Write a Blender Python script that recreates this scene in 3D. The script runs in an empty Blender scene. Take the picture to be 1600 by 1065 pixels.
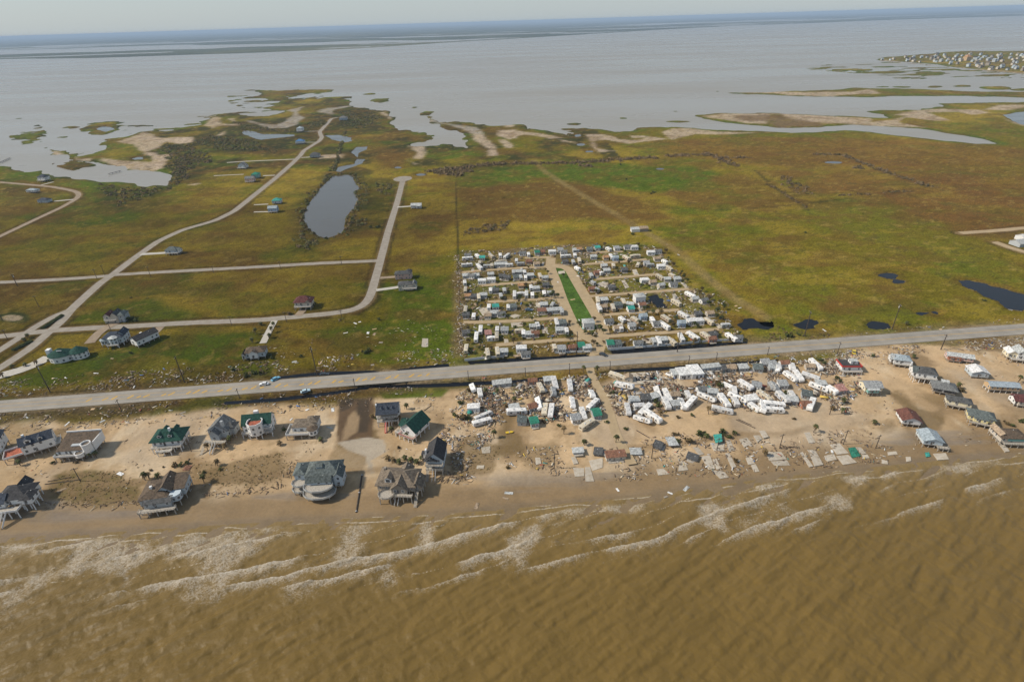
import bpy, bmesh, math, random
import numpy as np
from mathutils import Matrix, Vector
random.seed(7)
R = math.radians

# ---------------------------------------------------------------- camera
CAM_H, FPX, HOR_Y, ROLL = 160.0, 870.0, 33.0, 1.75
PITCH = math.atan((532.5 - HOR_Y) * math.cos(R(ROLL)) / FPX)
scene = bpy.context.scene
COL = scene.collection
cam_d = bpy.data.cameras.new('camera')
cam_d.sensor_width = 36.0
cam_d.lens = 36.0 * FPX / 1600.0
cam_d.clip_start = 1.0
cam_d.clip_end = 200000.0
cam = bpy.data.objects.new('camera', cam_d)
COL.objects.link(cam)
CAM_M = Matrix.Rotation(math.pi / 2 - PITCH, 3, 'X') @ Matrix.Rotation(R(-ROLL), 3, 'Z')
cam.matrix_world = Matrix.Translation((0, 0, CAM_H)) @ CAM_M.to_4x4()
scene.camera = cam

# ---------------------------------------------------------------- daylight
SUN_EL, SUN_AZ = R(43), (-0.998, -0.05)         # the sun stands to the west (left)
world = bpy.data.worlds.new('World')
scene.world = world
world.use_nodes = True
wn = world.node_tree.nodes
sky = wn.new('ShaderNodeTexSky')
sky.sky_type = 'NISHITA'
sky.sun_disc = False
sky.sun_elevation = SUN_EL
sky.sun_rotation = math.atan2(SUN_AZ[0], SUN_AZ[1])
sky.altitude = 150
sky.air_density = 1.0
sky.dust_density = 0.8
sky.ozone_density = 1.0
wn['Background'].inputs['Strength'].default_value = 0.12
veil = wn.new('ShaderNodeMix')               # thin, even high cloud whitens the whole sky
veil.data_type = 'RGBA'
gt = wn.new('ShaderNodeTexCoord')
sx = wn.new('ShaderNodeSeparateXYZ')
vr_ = wn.new('ShaderNodeMapRange')           # haze whitens the sky towards the horizon all round
vr_.inputs[1].default_value, vr_.inputs[2].default_value = 0.0, 0.55
vr_.inputs[3].default_value, vr_.inputs[4].default_value = 0.85, 0.25
world.node_tree.links.new(gt.outputs['Generated'], sx.inputs[0])
world.node_tree.links.new(sx.outputs[2], vr_.inputs[0])
world.node_tree.links.new(vr_.outputs[0], veil.inputs[0])
veil.inputs[7].default_value = (3.45, 3.95, 4.20, 1)
world.node_tree.links.new(sky.outputs[0], veil.inputs[6])
world.node_tree.links.new(veil.outputs[2], wn['Background'].inputs[0])
sun_d = bpy.data.lights.new('sun', 'SUN')
sun_d.energy = 4.0
sun_d.angle = R(4.0)
sun_d.color = (1.0, 0.915, 0.79)
sun = bpy.data.objects.new('sun', sun_d)
COL.objects.link(sun)
sd_ = Vector((SUN_AZ[0] * math.cos(SUN_EL), SUN_AZ[1] * math.cos(SUN_EL), math.sin(SUN_EL)))
sun.rotation_euler = sd_.to_track_quat('Z', 'Y').to_euler()
sun.location = (0, 0, 400)
vs = scene.view_settings
vs.view_transform = 'Standard'
vs.look = 'None'
vs.exposure = 0.15
vs.gamma = 1.0
scene.cycles.max_bounces = 6
scene.cycles.volume_bounces = 0
scene.cycles.transparent_max_bounces = 4

# ---------------------------------------------------------------- survey helpers: photograph pixel -> point on the ground
M3 = np.array(CAM_M)
def GA(pts, z=0.0):
    p = np.asarray(pts, float).reshape(-1, 2)
    d = np.stack([(p[:, 0] - 800) / FPX, -(p[:, 1] - 532.5) / FPX, -np.ones(len(p))], 1) @ M3.T
    t = (z - CAM_H) / d[:, 2]
    return d[:, :2] * t[:, None]
def G(px, py, z=0.0):
    q = GA([(px, py)], z)[0]
    return float(q[0]), float(q[1])
def mpp(px, py):
    a, b = G(px - 5, py), G(px + 5, py)
    return math.hypot(a[0] - b[0], a[1] - b[1]) / 10
def zoomed(ox, oy, s):
    return lambda *p: [(ox + x / s, oy + y / s) for x, y in p]

# ---------------------------------------------------------------- noise
def _hash(ix, iy, seed):
    h = (ix.astype(np.int64) * 374761393 + iy.astype(np.int64) * 668265263 + seed * 974711) & 0xffffffff
    h = ((h ^ (h >> 13)) * 1274126177) & 0xffffffff
    return ((h ^ (h >> 16)) & 0xffff) / 65535.0
def vnoise(x, y, seed=0):
    ix, iy = np.floor(x), np.floor(y)
    fx, fy = x - ix, y - iy
    fx, fy = fx * fx * (3 - 2 * fx), fy * fy * (3 - 2 * fy)
    a, b = _hash(ix, iy, seed), _hash(ix + 1, iy, seed)
    c, d = _hash(ix, iy + 1, seed), _hash(ix + 1, iy + 1, seed)
    return (a + (b - a) * fx) * (1 - fy) + (c + (d - c) * fx) * fy
def fbm(x, y, scale, octv=4, seed=0, gain=0.5):
    x, y = np.asarray(x) / scale, np.asarray(y) / scale
    s, a, t = 0, 1.0, 0
    for o in range(octv):
        c, sn = math.cos(o * 0.7 + seed), math.sin(o * 0.7 + seed)
        s = s + a * vnoise(x * c - y * sn + 17 * o, x * sn + y * c - 31 * o, seed * 13 + o)
        t += a
        a *= gain
        x, y = x * 2.03, y * 2.03
    return s / t * 2 - 1          # about -1 .. 1
def sstep(a, b, x):
    t = np.clip((x - a) / (b - a), 0, 1)
    return t * t * (3 - 2 * t)
def sdf(poly, X, Y, margin=60.0):
    """signed distance to a polygon in world metres, positive inside; -1e3 beyond the margin"""
    P = np.asarray(poly, float)
    out = np.full(X.shape, -1e3)
    m = (X > P[:, 0].min() - margin) & (X < P[:, 0].max() + margin) & (Y > P[:, 1].min() - margin) & (Y < P[:, 1].max() + margin)
    x, y = X[m], Y[m]
    if not len(x):
        return out
    d2 = np.full(x.shape, 1e12)
    ins = np.zeros(x.shape, bool)
    for (ax, ay), (bx, by) in zip(P, np.roll(P, -1, 0)):
        ex, ey = bx - ax, by - ay
        L = ex * ex + ey * ey + 1e-9
        t = np.clip(((x - ax) * ex + (y - ay) * ey) / L, 0, 1)
        d2 = np.minimum(d2, (x - ax - t * ex) ** 2 + (y - ay - t * ey) ** 2)
        if ay != by:
            c = ((ay > y) != (by > y)) & (x < (bx - ax) * (y - ay) / (by - ay) + ax)
            ins ^= c
    out[m] = np.where(ins, 1, -1) * np.sqrt(d2)
    return out
def dline(pts, X, Y, margin=80.0):
    """distance to a polyline"""
    P = np.asarray(pts, float)
    out = np.full(X.shape, 1e3)
    m = (X > P[:, 0].min() - margin) & (X < P[:, 0].max() + margin) & (Y > P[:, 1].min() - margin) & (Y < P[:, 1].max() + margin)
    x, y = X[m], Y[m]
    d2 = np.full(x.shape, 1e6)
    for (ax, ay), (bx, by) in zip(P[:-1], P[1:]):
        ex, ey = bx - ax, by - ay
        t = np.clip(((x - ax) * ex + (y - ay) * ey) / (ex * ex + ey * ey + 1e-9), 0, 1)
        d2 = np.minimum(d2, (x - ax - t * ex) ** 2 + (y - ay - t * ey) ** 2)
    out[m] = np.sqrt(d2)
    return out
def ell(cx, cy, rx, ry, n=14):
    return [(cx + rx * math.cos(i * 2 * math.pi / n), cy + ry * math.sin(i * 2 * math.pi / n)) for i in range(n)]

# ---------------------------------------------------------------- materials
MATS = {}
def mat(name, col, rough=0.8, var=0.12, scale=3.0, bump=0.0, spec=0.3, metal=0.0, col2=None, coord='Object', rnd=0.0):
    if name in MATS:
        return MATS[name]
    m = bpy.data.materials.new(name)
    m.use_nodes = True
    N, L = m.node_tree.nodes, m.node_tree.links
    b = N['Principled BSDF']
    b.inputs['Roughness'].default_value = rough
    b.inputs['Specular IOR Level'].default_value = spec
    b.inputs['Metallic'].default_value = metal
    tc = N.new('ShaderNodeTexCoord')
    no = N.new('ShaderNodeTexNoise')
    no.inputs['Scale'].default_value = scale
    no.inputs['Detail'].default_value = 5
    no.inputs['Roughness'].default_value = 0.65
    L.new(tc.outputs[coord], no.inputs['Vector'])
    mx = N.new('ShaderNodeMix')
    mx.data_type = 'RGBA'
    c2 = col2 or tuple(c * (1 - 2.2 * var) for c in col)
    c1 = col if col2 else tuple(min(1, c * (1 + 0.9 * var)) for c in col)
    mx.inputs[6].default_value = (*c1, 1)
    mx.inputs[7].default_value = (*c2, 1)
    rp = N.new('ShaderNodeMapRange')
    rp.inputs[1].default_value, rp.inputs[2].default_value = 0.36, 0.66
    L.new(no.outputs[0], rp.inputs[0])
    L.new(rp.outputs[0], mx.inputs[0])
    last = mx.outputs[2]
    if rnd:
        oi = N.new('ShaderNodeObjectInfo')
        hs = N.new('ShaderNodeHueSaturation')
        mr = N.new('ShaderNodeMapRange')
        mr.inputs[3].default_value, mr.inputs[4].default_value = 1 - rnd, 1 + rnd * 0.6
        L.new(oi.outputs['Random'], mr.inputs[0])
        L.new(mr.outputs[0], hs.inputs['Value'])
        L.new(last, hs.inputs['Color'])
        last = hs.outputs[0]
    L.new(last, b.inputs['Base Color'])
    if bump:
        bp = N.new('ShaderNodeBump')
        bp.inputs['Strength'].default_value = bump
        bp.inputs['Distance'].default_value = 0.05
        L.new(no.outputs[0], bp.inputs['Height'])
        L.new(bp.outputs[0], b.inputs['Normal'])
    MATS[name] = m
    return m
def attr_mat(name, attr, rough=0.9, spec=0.2, fine=(6.0, 0.18), bump=0.3, bump_scale=2.0, wet=None, tex=None):
    m = bpy.data.materials.new(name)
    m.use_nodes = True
    N, L = m.node_tree.nodes, m.node_tree.links
    b = N['Principled BSDF']
    b.inputs['Roughness'].default_value = rough
    b.inputs['Specular IOR Level'].default_value = spec
    at = N.new('ShaderNodeAttribute')
    at.attribute_name = attr
    geo = N.new('ShaderNodeNewGeometry')
    n1 = N.new('ShaderNodeTexNoise')
    n1.inputs['Scale'].default_value = 1 / fine[0] * 4
    n1.inputs['Detail'].default_value = 8
    n1.inputs['Roughness'].default_value = 0.75
    L.new(geo.outputs['Position'], n1.inputs['Vector'])
    mr = N.new('ShaderNodeMapRange')
    mr.inputs[1].default_value, mr.inputs[2].default_value = 0.3, 0.7
    mr.inputs[3].default_value, mr.inputs[4].default_value = 1 - fine[1] * 1.6, 1 + fine[1] * 1.6
    L.new(n1.outputs[0], mr.inputs[0])
    mu = N.new('ShaderNodeMix')
    mu.data_type = 'RGBA'
    mu.blend_type = 'MULTIPLY'
    mu.inputs[0].default_value = 1
    L.new(at.outputs['Color'], mu.inputs[6])
    L.new(mr.outputs[0], mu.inputs[7])
    if tex:
        ta = N.new('ShaderNodeAttribute')
        ta.attribute_name = tex
        L.new(ta.outputs['Fac'], mu.inputs[0])
    L.new(mu.outputs[2], b.inputs['Base Color'])
    if wet:
        aw = N.new('ShaderNodeAttribute')
        aw.attribute_name = wet
        m2 = N.new('ShaderNodeMapRange')
        m2.inputs[3].default_value, m2.inputs[4].default_value = rough, 0.22
        L.new(aw.outputs['Fac'], m2.inputs[0])
        L.new(m2.outputs[0], b.inputs['Roughness'])
        m3 = N.new('ShaderNodeMapRange')
        m3.inputs[3].default_value, m3.inputs[4].default_value = spec, 0.5
        L.new(aw.outputs['Fac'], m3.inputs[0])
        L.new(m3.outputs[0], b.inputs['Specular IOR Level'])
    if bump:
        bp = N.new('ShaderNodeBump')
        bp.inputs['Strength'].default_value = bump
        bp.inputs['Distance'].default_value = 0.25
        L.new(n1.outputs[0], bp.inputs['Height'])
        L.new(bp.outputs[0], b.inputs['Normal'])
    return m

# ---------------------------------------------------------------- object helpers
def link(name, me, m=None, parent=None, kind=None, label=None, cat=None, group=None):
    o = bpy.data.objects.new(name, me)
    COL.objects.link(o)
    if m is not None and me is not None and not me.materials:
        me.materials.append(m)
    if parent is not None:
        o.parent = parent
    for k, v in (('kind', kind), ('label', label), ('category', cat), ('group', group)):
        if v:
            o[k] = v
    return o
def mesh_from(name, V, F, smooth=False):
    me = bpy.data.meshes.new(name)
    V = np.asarray(V, np.float32).reshape(-1, 3)
    if isinstance(F, np.ndarray):
        k = F.shape[1]
        me.vertices.add(len(V))
        me.vertices.foreach_set('co', V.ravel())
        me.loops.add(F.size)
        me.loops.foreach_set('vertex_index', F.ravel().astype(np.int32))
        me.polygons.add(len(F))
        me.polygons.foreach_set('loop_start', np.arange(0, F.size, k, dtype=np.int32))
        me.update(calc_edges=True)
        me.validate()
    else:
        me.from_pydata([tuple(v) for v in V.tolist()], [], F)
        me.update()
    if smooth:
        me.polygons.foreach_set('use_smooth', np.ones(len(me.polygons), bool))
    return me
def set_attr(me, name, arr):
    arr = np.asarray(arr, np.float32)
    if arr.ndim == 2:
        a = me.attributes.new(name, 'FLOAT_COLOR', 'POINT')
        rgba = np.ones((len(arr), 4), np.float32)
        rgba[:, :3] = arr
        a.data.foreach_set('color', rgba.ravel())
    else:
        a = me.attributes.new(name, 'FLOAT', 'POINT')
        a.data.foreach_set('value', arr)
def grid_faces(nr, nc):
    i = np.arange(nr * nc).reshape(nr, nc)
    return np.stack([i[:-1, :-1], i[:-1, 1:], i[1:, 1:], i[1:, :-1]], -1).reshape(-1, 4)

# ================================================================ THE LAND: outlines surveyed from the photograph
z1, z2, z3, z4 = zoomed(0, 130, 5.333), zoomed(250, 120, 5.333), zoomed(500, 120, 5.333), zoomed(780, 130, 5.333)
z5, z6 = zoomed(1050, 60, 5.333), zoomed(1300, 60, 5.333)
k6, k7 = zoomed(700, 370, 5.323), zoomed(920, 370, 5.323)
s3, s4, s5 = zoomed(700, 540, 4.84), zoomed(950, 540, 4.84), zoomed(1200, 500, 4.0)
LAND = [(-900, 262)] + z1((0, 700), (70, 705), (230, 735), (330, 750), (440, 770), (590, 785), (700, 805), (850, 820), (1000, 825), (1120, 835), (1150, 855),
    (1220, 865), (1280, 850), (1390, 855), (1425, 810), (1400, 770), (1320, 745), (1200, 730), (1040, 735), (910, 768), (1020, 722), (800, 665), (640, 650), (500, 620),
    (380, 580), (350, 555), (260, 548), (340, 535), (400, 480), (460, 490), (430, 515), (480, 545), (600, 560), (690, 580), (710, 600), (800, 590), (900, 555),
    (920, 540), (880, 500), (900, 475), (1000, 455), (1080, 435), (1180, 405), (1300, 400), (1420, 395), (1540, 365)) + \
    z2((300, 400), (380, 360), (490, 320), (620, 315), (740, 320), (800, 335), (920, 322), (1000, 290), (900, 275), (800, 262), (690, 255), (900, 250), (1000, 240),
    (980, 210), (900, 190), (780, 180), (600, 190), (700, 170), (860, 155), (780, 120), (600, 118), (760, 108), (1000, 115), (1170, 105), (1460, 112), (1440, 130),
    (1250, 140), (1040, 165), (1040, 182), (1250, 187), (1440, 180), (1560, 195), (1560, 212)) + \
    z3((240, 205), (280, 235), (430, 275), (530, 290), (580, 310), (610, 350), (570, 395), (650, 430), (800, 460), (900, 475), (955, 505), (930, 545), (820, 565),
    (960, 565), (1070, 575), (1090, 590), (1240, 610), (1300, 585), (1260, 545), (1250, 470), (1100, 435), (960, 400), (870, 380), (850, 340), (870, 290), (930, 290),
    (950, 340), (1030, 375), (1180, 385), (1300, 395), (1450, 400), (1540, 398)) + \
    z4((60, 345), (170, 350), (330, 385), (500, 425), (600, 460), (640, 440), (660, 385), (720, 372), (840, 380), (950, 410), (1140, 400), (1150, 370), (1300, 365), (1440, 365)) + \
    z5((150, 750), (350, 760), (600, 765), (850, 775), (1000, 785), (1250, 780), (1400, 768)) + \
    z6((100, 765), (400, 785), (700, 820), (950, 850), (1200, 875), (1390, 880), (1300, 860), (1150, 825), (900, 785), (700, 755), (480, 738), (200, 725), (0, 735)) + \
    z5((1150, 745), (950, 748), (700, 730), (550, 715), (400, 695), (250, 675), (140, 640), (350, 622), (700, 622), (900, 622), (1200, 640), (1600, 657)) + \
    z6((440, 660), (420, 635), (290, 610), (400, 598), (560, 600), (690, 595), (850, 580), (900, 560), (850, 540), (1100, 538), (1350, 535), (1600, 535)) + \
    [(2600, 165), (3200, 700), (2600, 1500), (-1000, 1500), (-1700, 700)]
ISLES = [
    z5((450, 455), (700, 448), (850, 445), (1150, 435), (1400, 425)) + z6((200, 412), (310, 415), (700, 425), (1000, 435), (1300, 445), (1600, 448)) + [(2400, 160), (2400, 172)] +
    z6((1600, 493), (1200, 484), (800, 480), (600, 482), (300, 490), (0, 490)) + z5((1000, 485), (800, 470), (600, 466)),
    z6((370, 175), (380, 188), (600, 197), (850, 217), (1000, 240), (1200, 262), (1450, 285), (1600, 300)) + [(2300, 170), (2300, 70), (1600, 80), (1500, 80), (1430, 86), (1380, 90)],
    z1((700, 400), (760, 330), (930, 320), (1090, 318), (1000, 345), (1330, 355), (1340, 365), (1020, 362), (1020, 385), (930, 425), (850, 440), (770, 430)),
]
SMALL = [(33, 186, 10, 1.6), (50, 215, 11, 4), (45, 223, 13, 3.2), (55, 232, 10, 2), (25, 211, 4, 1.6), (60, 198, 9, 1.6), (112, 199, 8, 1.2), (110, 215, 16, 1.0), (590, 157, 16, 3.5),
         (580, 147, 8, 1), (648, 168, 4, 1), (895, 194, 7, 1.6), (890, 203, 9, 1), (972, 185, 4, 1), (1020, 180, 4, 1), (1052, 182, 5, 1), (1058, 174, 4, .8), (1062, 190, 26, .9),
         (1375, 136, 12, 1), (1415, 136, 16, 1), (1460, 135.6, 16, 1.8), (1503, 134.5, 18, 1.8), (1557, 137.5, 28, 3), (1596, 140, 16, 2), (1120, 143, 5, .6)]
MARSH = z6((-230, 245), (0, 215), (370, 195), (600, 200), (850, 222), (1000, 245), (1300, 275), (1600, 305), (1600, 335), (1300, 328), (1100, 320), (800, 340), (520, 335), (300, 305), (60, 280), (-200, 262))
POND = {   # name -> (outline, bank slope)
    'main': zoomed(400, 240, 3.55)((430, 125), (500, 118), (540, 125), (540, 150), (580, 195), (545, 215), (560, 250), (545, 300), (500, 350), (485, 400), (480, 440), (400, 467), (365, 468), (290, 420), (270, 370), (270, 330), (310, 260), (370, 180)),
    'creek': zoomed(400, 240, 3.55)((436, 100), (450, 75), (540, 60), (560, 30), (610, 30), (590, 55), (500, 87), (470, 105)) ,
    'creek2': z3((250, 630), (300, 585), (400, 582), (390, 607), (330, 632), (310, 672), (280, 650)),
    'west': z2((680, 450), (740, 448), (850, 478), (1000, 476), (1130, 483), (1130, 497), (920, 517), (850, 524), (760, 507), (700, 477)),
    'east': z3((45, 490), (150, 485), (260, 510), (270, 537), (210, 549), (100, 525)),
    'ring': z1((800, 380), (850, 362), (920, 365), (960, 385), (880, 410)),
    'flat': z1((1080, 632), (1150, 612), (1200, 618), (1190, 635), (1120, 642)),
    'lake': [(1483, 434), (1510, 436.5), (1552, 445), (1600, 460), (1660, 475), (1640, 490), (1600, 484), (1577, 481), (1558, 470), (1530, 457), (1504, 447)],
    'pa': ell(1388, 430, 18, 4), 'pb': ell(1402, 440, 6, 1.6), 'pc': ell(1372, 509, 14, 5.5), 'pd': ell(1262, 507, 21, 7), 'pe': ell(1203, 504, 11, 4), 'pf': ell(1448, 489, 18, 4),
    'pg': ell(1302, 254, 13, 2), 'ph': [(1149, 506), (1165, 499), (1200, 500), (1217, 505), (1195, 513), (1160, 516)], 'pi': k7((492, 490), (560, 478), (600, 520), (640, 585), (570, 592), (510, 540)),
    'pj': ell(657, 273, 8, 2), 'pk': ell(622, 262, 7, 2), 'pl': z6((1420, 640), (1600, 610), (1900, 640), (1900, 760), (1600, 725), (1500, 690)), 'pm': ell(921, 237, 6, 1.5), 'pn': ell(908, 226, 5, 2), 'po': ell(903, 212, 5, 2.2),
    'pool_field': ell(1031, 264, 6, 1.5),
    'ditch_n': k6((165, 1036), (500, 1012), (850, 996), (1150, 972), (1200, 1000), (900, 1034), (500, 1052), (180, 1068)),
    'ditch_n2': k7((170, 945), (450, 925), (700, 912), (1000, 885), (1320, 868), (1330, 895), (1000, 925), (700, 962), (200, 982)),
    'ditch_w': zoomed(350, 540, 3.8)((270, 188), (560, 157), (880, 148), (940, 152), (900, 175), (600, 180), (280, 208)),
    'ditch_w2': zoomed(350, 540, 3.8)((1025, 142), (1180, 122), (1330, 108), (1345, 130), (1180, 148), (1040, 160)),
    'ditch_s': [(350, 627), (429, 621.5), (508, 612.5), (587, 601), (692, 598), (793, 594), (860, 588), (860, 592), (793, 599.5), (692, 604), (587, 606.5), (508, 618), (429, 627.5), (350, 632)],
    'ditch_s2': [(955, 577), (1043, 572.5), (1115, 568), (1218, 560), (1218, 563.5), (1115, 572), (1043, 577.5), (955, 582)],
}
SHORE = [(-700, 902), (-300, 868), (0, 842), (150, 834), (300, 824), (450, 815), (600, 808), (720, 802), (850, 791), (1000, 777), (1100, 762), (1200, 748), (1300, 737), (1400, 727), (1500, 717), (1600, 708), (2000, 676), (2600, 640)]
shore_w = GA(SHORE)
def offshore(X, Y):
    """metres seaward of the gulf waterline (negative on land)"""
    return (np.interp(X, shore_w[:, 0], shore_w[:, 1]) - Y) * 0.98

# ---------------------------------------------------------------- tessellation of the ground sheet: finer where it is near
ys = [-500., -300, -150, -60, 0, 40, 70, 85]
while ys[-1] < 3600:
    y = ys[-1]
    ys.append(y + (0.62 + 0.85 * (y / 380.0) ** 1.75 if y > 110 else 2.0))
ys = np.array(ys)
def half_w(y):
    return 0.98 * np.maximum(y, 60) + 190
_out = 1 + 1.6 * (np.arange(1, 25) / 24.0) ** 1.6
us = np.concatenate([-_out[::-1], np.linspace(-1, 1, 720), _out])      # coarser beyond the sides
NC = len(us)
GX = (us[None, :] * half_w(ys)[:, None]).ravel()
GY = np.repeat(ys, NC)
NR = len(ys)
far = np.clip(GY / 300.0, 0.4, 6)
nA = fbm(GX, GY, 140, 5, 1)
nB = fbm(GX, GY, 34, 5, 2)
nC = fbm(GX, GY, 7, 4, 3)
nD = fbm(GX, GY, 2.2, 3, 4)
jag = fbm(GX, GY * 0.6, 38, 5, 5)
sd_land = sdf(GA(LAND), GX, GY, 400)
for p in ISLES:
    sd_land = np.maximum(sd_land, sdf(GA(p), GX, GY, 200))
for e in SMALL:
    sd_land = np.maximum(sd_land, sdf(GA(ell(*e)), GX, GY, 80))
sd_marsh = sdf(GA(MARSH), GX, GY, 200)
mn = fbm(GX * 0.5, GY * 1.3, 42, 4, 6)
sd_land = np.maximum(sd_land, np.where(sd_marsh > 0, (mn - 0.10) * 60, -1e3))
for mp_ in (z1((860, 470), (1000, 395), (1250, 375), (1600, 335), (1600, 405), (1200, 415), (1000, 470), (900, 500)), z2((190, 350), (330, 330), (620, 300), (1010, 270), (1010, 335), (760, 345), (400, 420), (190, 420)), z2((560, 160), (880, 150), (1010, 200), (1010, 245), (690, 262), (560, 215)), z2((1030, 150), (1300, 135), (1600, 150), (1600, 215), (1040, 190)), z1((60, 410), (330, 345), (400, 420), (330, 560), (180, 560), (100, 500)), z1((400, 620), (700, 660), (1000, 720), (950, 745), (600, 735), (430, 680)), z4((520, 380), (700, 380), (680, 560), (620, 470))):
    sm_ = sdf(GA(mp_), GX, GY, 60)
    sd_land = np.maximum(sd_land, np.where(sm_ > 0, (fbm(GX * .55, GY * 1.2, 26, 4, 9) - .10) * 40, -1e3))
edge_amp = 2.0 + 7.0 * sstep(500, 1100, GY)
sdl = sd_land + jag * edge_amp
# ragged, half-drowned marsh edges on the west side of the bay shore
rag = sstep(40, 0, np.abs(sd_land)) * sstep(650, 900, GY)
rag = rag * np.where(GX < 40, 1.0, .45)
sdl = sdl + rag * (16 * (fbm(GX, GY * 0.5, 15, 3, 7) - 0.05) + 26 * (fbm(GX, GY * .45, 48, 3, 8) - .02))
z_in = np.clip(sdl * 0.10, -1.6, 1.0)
z_in = z_in + np.where(z_in > 0.6, 0.22 * nB + 0.10 * nC, 0)
sd_water = np.full(GX.shape, -1e3)
for nm, p in POND.items():
    w = sdf(GA(p), GX, GY, 40)
    w = w + (nB * 1.6 + nC * 0.8) * np.where(nm.startswith('ditch'), 0.25, np.clip(GY / 400.0, 0.6, 2.5))
    if nm in ('pa', 'pb', 'pc', 'pd', 'pe', 'pf', 'ph', 'pi', 'lake'):
        w = w + 4.0 * fbm(GX, GY, 9, 3, 66) + 2.0 * fbm(GX, GY, 3.5, 2, 67)
    sd_water = np.maximum(sd_water, w)
z_in = np.minimum(z_in, np.clip(-sd_water * 0.30, -1.2, 2.0))
off = offshore(GX, GY)
onsh = -off
dune = fbm(GX, GY, 16, 4, 8)
scarp = 23 + 5 * fbm(GX, GY * 0.2, 26, 3, 9)
z_beach = np.where(onsh < 0, onsh * 0.05, onsh * 0.022)
z_beach = z_beach + 0.75 * sstep(0, 3.0, onsh - scarp) + 0.28 * dune * sstep(-4, 8, onsh - scarp)
z_beach = np.clip(z_beach, -3.0, 1.5)
GZ = np.minimum(z_in, z_beach)

# ---------------------------------------------------------------- roads (centre lines)
q3, q4 = zoomed(0, 240, 3.55), zoomed(400, 240, 3.55)
HW_TOP = GA([(0, 629), (350, 602.6), (700, 580), (1000, 557.5), (1200, 539), (1600, 509)])
HW_BOT = GA([(0, 647), (350, 620), (700, 593), (1000, 570.6), (1200, 554), (1600, 524)])
hc = (HW_TOP + HW_BOT) / 2
hfit = np.polyfit(hc[:, 0], hc[:, 1], 1)
HW = [(x, float(np.polyval(hfit, x))) for x in (-900, 900)]
HW_ANG = math.atan(hfit[0])
ROADS = [   # name, centre line, width, material, description
    ('highway', HW, 11.2, 'asphalt'),
    ('road', GA(q3((400, 870), (560, 722), (640, 668), (740, 590), (880, 490), (1010, 430), (1200, 375), (1300, 325), (1400, 245)) + q4((110, 140), (200, 60), (250, 12)) + z2((1200, 620), (1330, 540), (1350, 510), (1330, 465), (1380, 410), (1430, 352), (1480, 345))), 6.6, 'road'),
    ('road', GA([(113, 485), (88, 494), (60, 510), (20, 537), (-30, 568), (-90, 604)]), 5.6, 'road'),
    ('road', GA([(113, 485), (97, 505), (76, 522), (50, 545), (0, 578), (-40, 602)]), 6.0, 'road'),
    ('road', GA([(-200, 451), (0, 443), (100, 438), (158, 434), (180, 431), (250, 427), (400, 419), (500, 413), (594, 409)]), 5.4, 'road'),
    ('road', GA([(-150, 540), (0, 528), (73, 519), (150, 514), (200, 512), (300, 506)] + q4((0, 932), (300, 905), (450, 890), (520, 880), (560, 868), (600, 848), (628, 815), (645, 770), (690, 600), (730, 450), (780, 290), (815, 150))), 6.0, 'road'),
    ('road', GA([(-200, 280)] + q3((0, 163), (200, 180), (300, 190), (380, 205), (425, 216), (442, 232), (425, 256), (350, 300), (200, 370), (0, 465)) + [(-150, 440)]), 5.2, 'dirt'),
    ('park_lane', GA(k6((860, 185), (848, 255), (900, 380), (950, 530), (1000, 650), (1050, 760), (1105, 828), (1190, 868), (1260, 895))), 7.0, 'sandroad'),
    ('park_lane', GA(k6((850, 252), (930, 246), (1000, 268), (1060, 370), (1140, 500), (1230, 650), (1290, 770), (1305, 850), (1260, 900), (1245, 960), (1225, 1010))), 7.0, 'sandroad'),
] + [('park_lane', GA(k6(*p)), 3.6, 'sandroad') for p in (
    ((120, 305), (400, 280), (845, 255)), ((280, 415), (520, 396), (740, 385)), ((330, 552), (640, 535), (930, 518)), ((130, 722), (400, 718), (650, 705), (975, 680)), ((400, 912), (650, 890), (1110, 858)),
    ((640, 186), (860, 178)))] + [('park_lane', GA(k7(*p)), 3.6, 'sandroad') for p in (
    ((20, 140), (140, 136), (280, 130)), ((-60, 240), (300, 214), (480, 196)), ((60, 362), (400, 335), (580, 320)), ((0, 506), (420, 475), (830, 444)), ((100, 662), (400, 640), (750, 618)), ((120, 842), (500, 815), (800, 800), (1080, 780)))] + [
    ('beach_lane', GA(s3((1068, 175), (1090, 260), (1140, 340), (1185, 410), (1230, 540), (1262, 680), (1320, 780), (1392, 910))), 4.2, 'sandroad'),
    ('track', GA([(1500, 366), (1560, 362), (1600, 358), (1800, 345)]), 6, 'sandroad'),
    ('track', GA([(1553, 380), (1580, 390), (1600, 396), (1700, 420)]), 6, 'sandroad'),
] + [('driveway', GA(p), w, m) for p, w, m in (
    ([(221, 399), (245, 398), (268, 396)], 5, 'concrete'), (z2((560, 722), (700, 712), (1120, 694)), 4, 'concrete'), (z2((450, 832), (700, 820)), 3, 'concrete'),
    (z2((860, 832), (960, 828)), 4, 'concrete'), (z2((1195, 462), (1320, 458)), 3, 'concrete'), (z2((1180, 680), (1260, 676)), 4, 'concrete'), (z2((1210, 552), (1300, 552)), 3, 'concrete'),
    (q4((690, 697), (780, 690)), 4, 'dirt'), (q4((668, 765), (790, 748)), 4, 'concrete'), (q4((785, 303), (870, 297)), 4, 'concrete'), (q4((-10, 290), (70, 286)), 3, 'concrete'), (q4((-10, 330), (70, 328)), 3, 'concrete'),
    (q4((235, 905), (265, 870)), 5, 'dirt'), (q4((105, 935), (75, 990), (40, 1060)), 4, 'concrete'), (q3((300, 270), (410, 260)), 4, 'concrete'), (q3((230, 180), (300, 162)), 3, 'concrete'),
    (q3((500, 1060), (560, 985), (660, 940)), 6, 'dirt'), ([(0, 590), (30, 582), (60, 572), (78, 560)], 8, 'concrete'), ([(235, 530), (252, 513)], 5, 'dirt'))]
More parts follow.
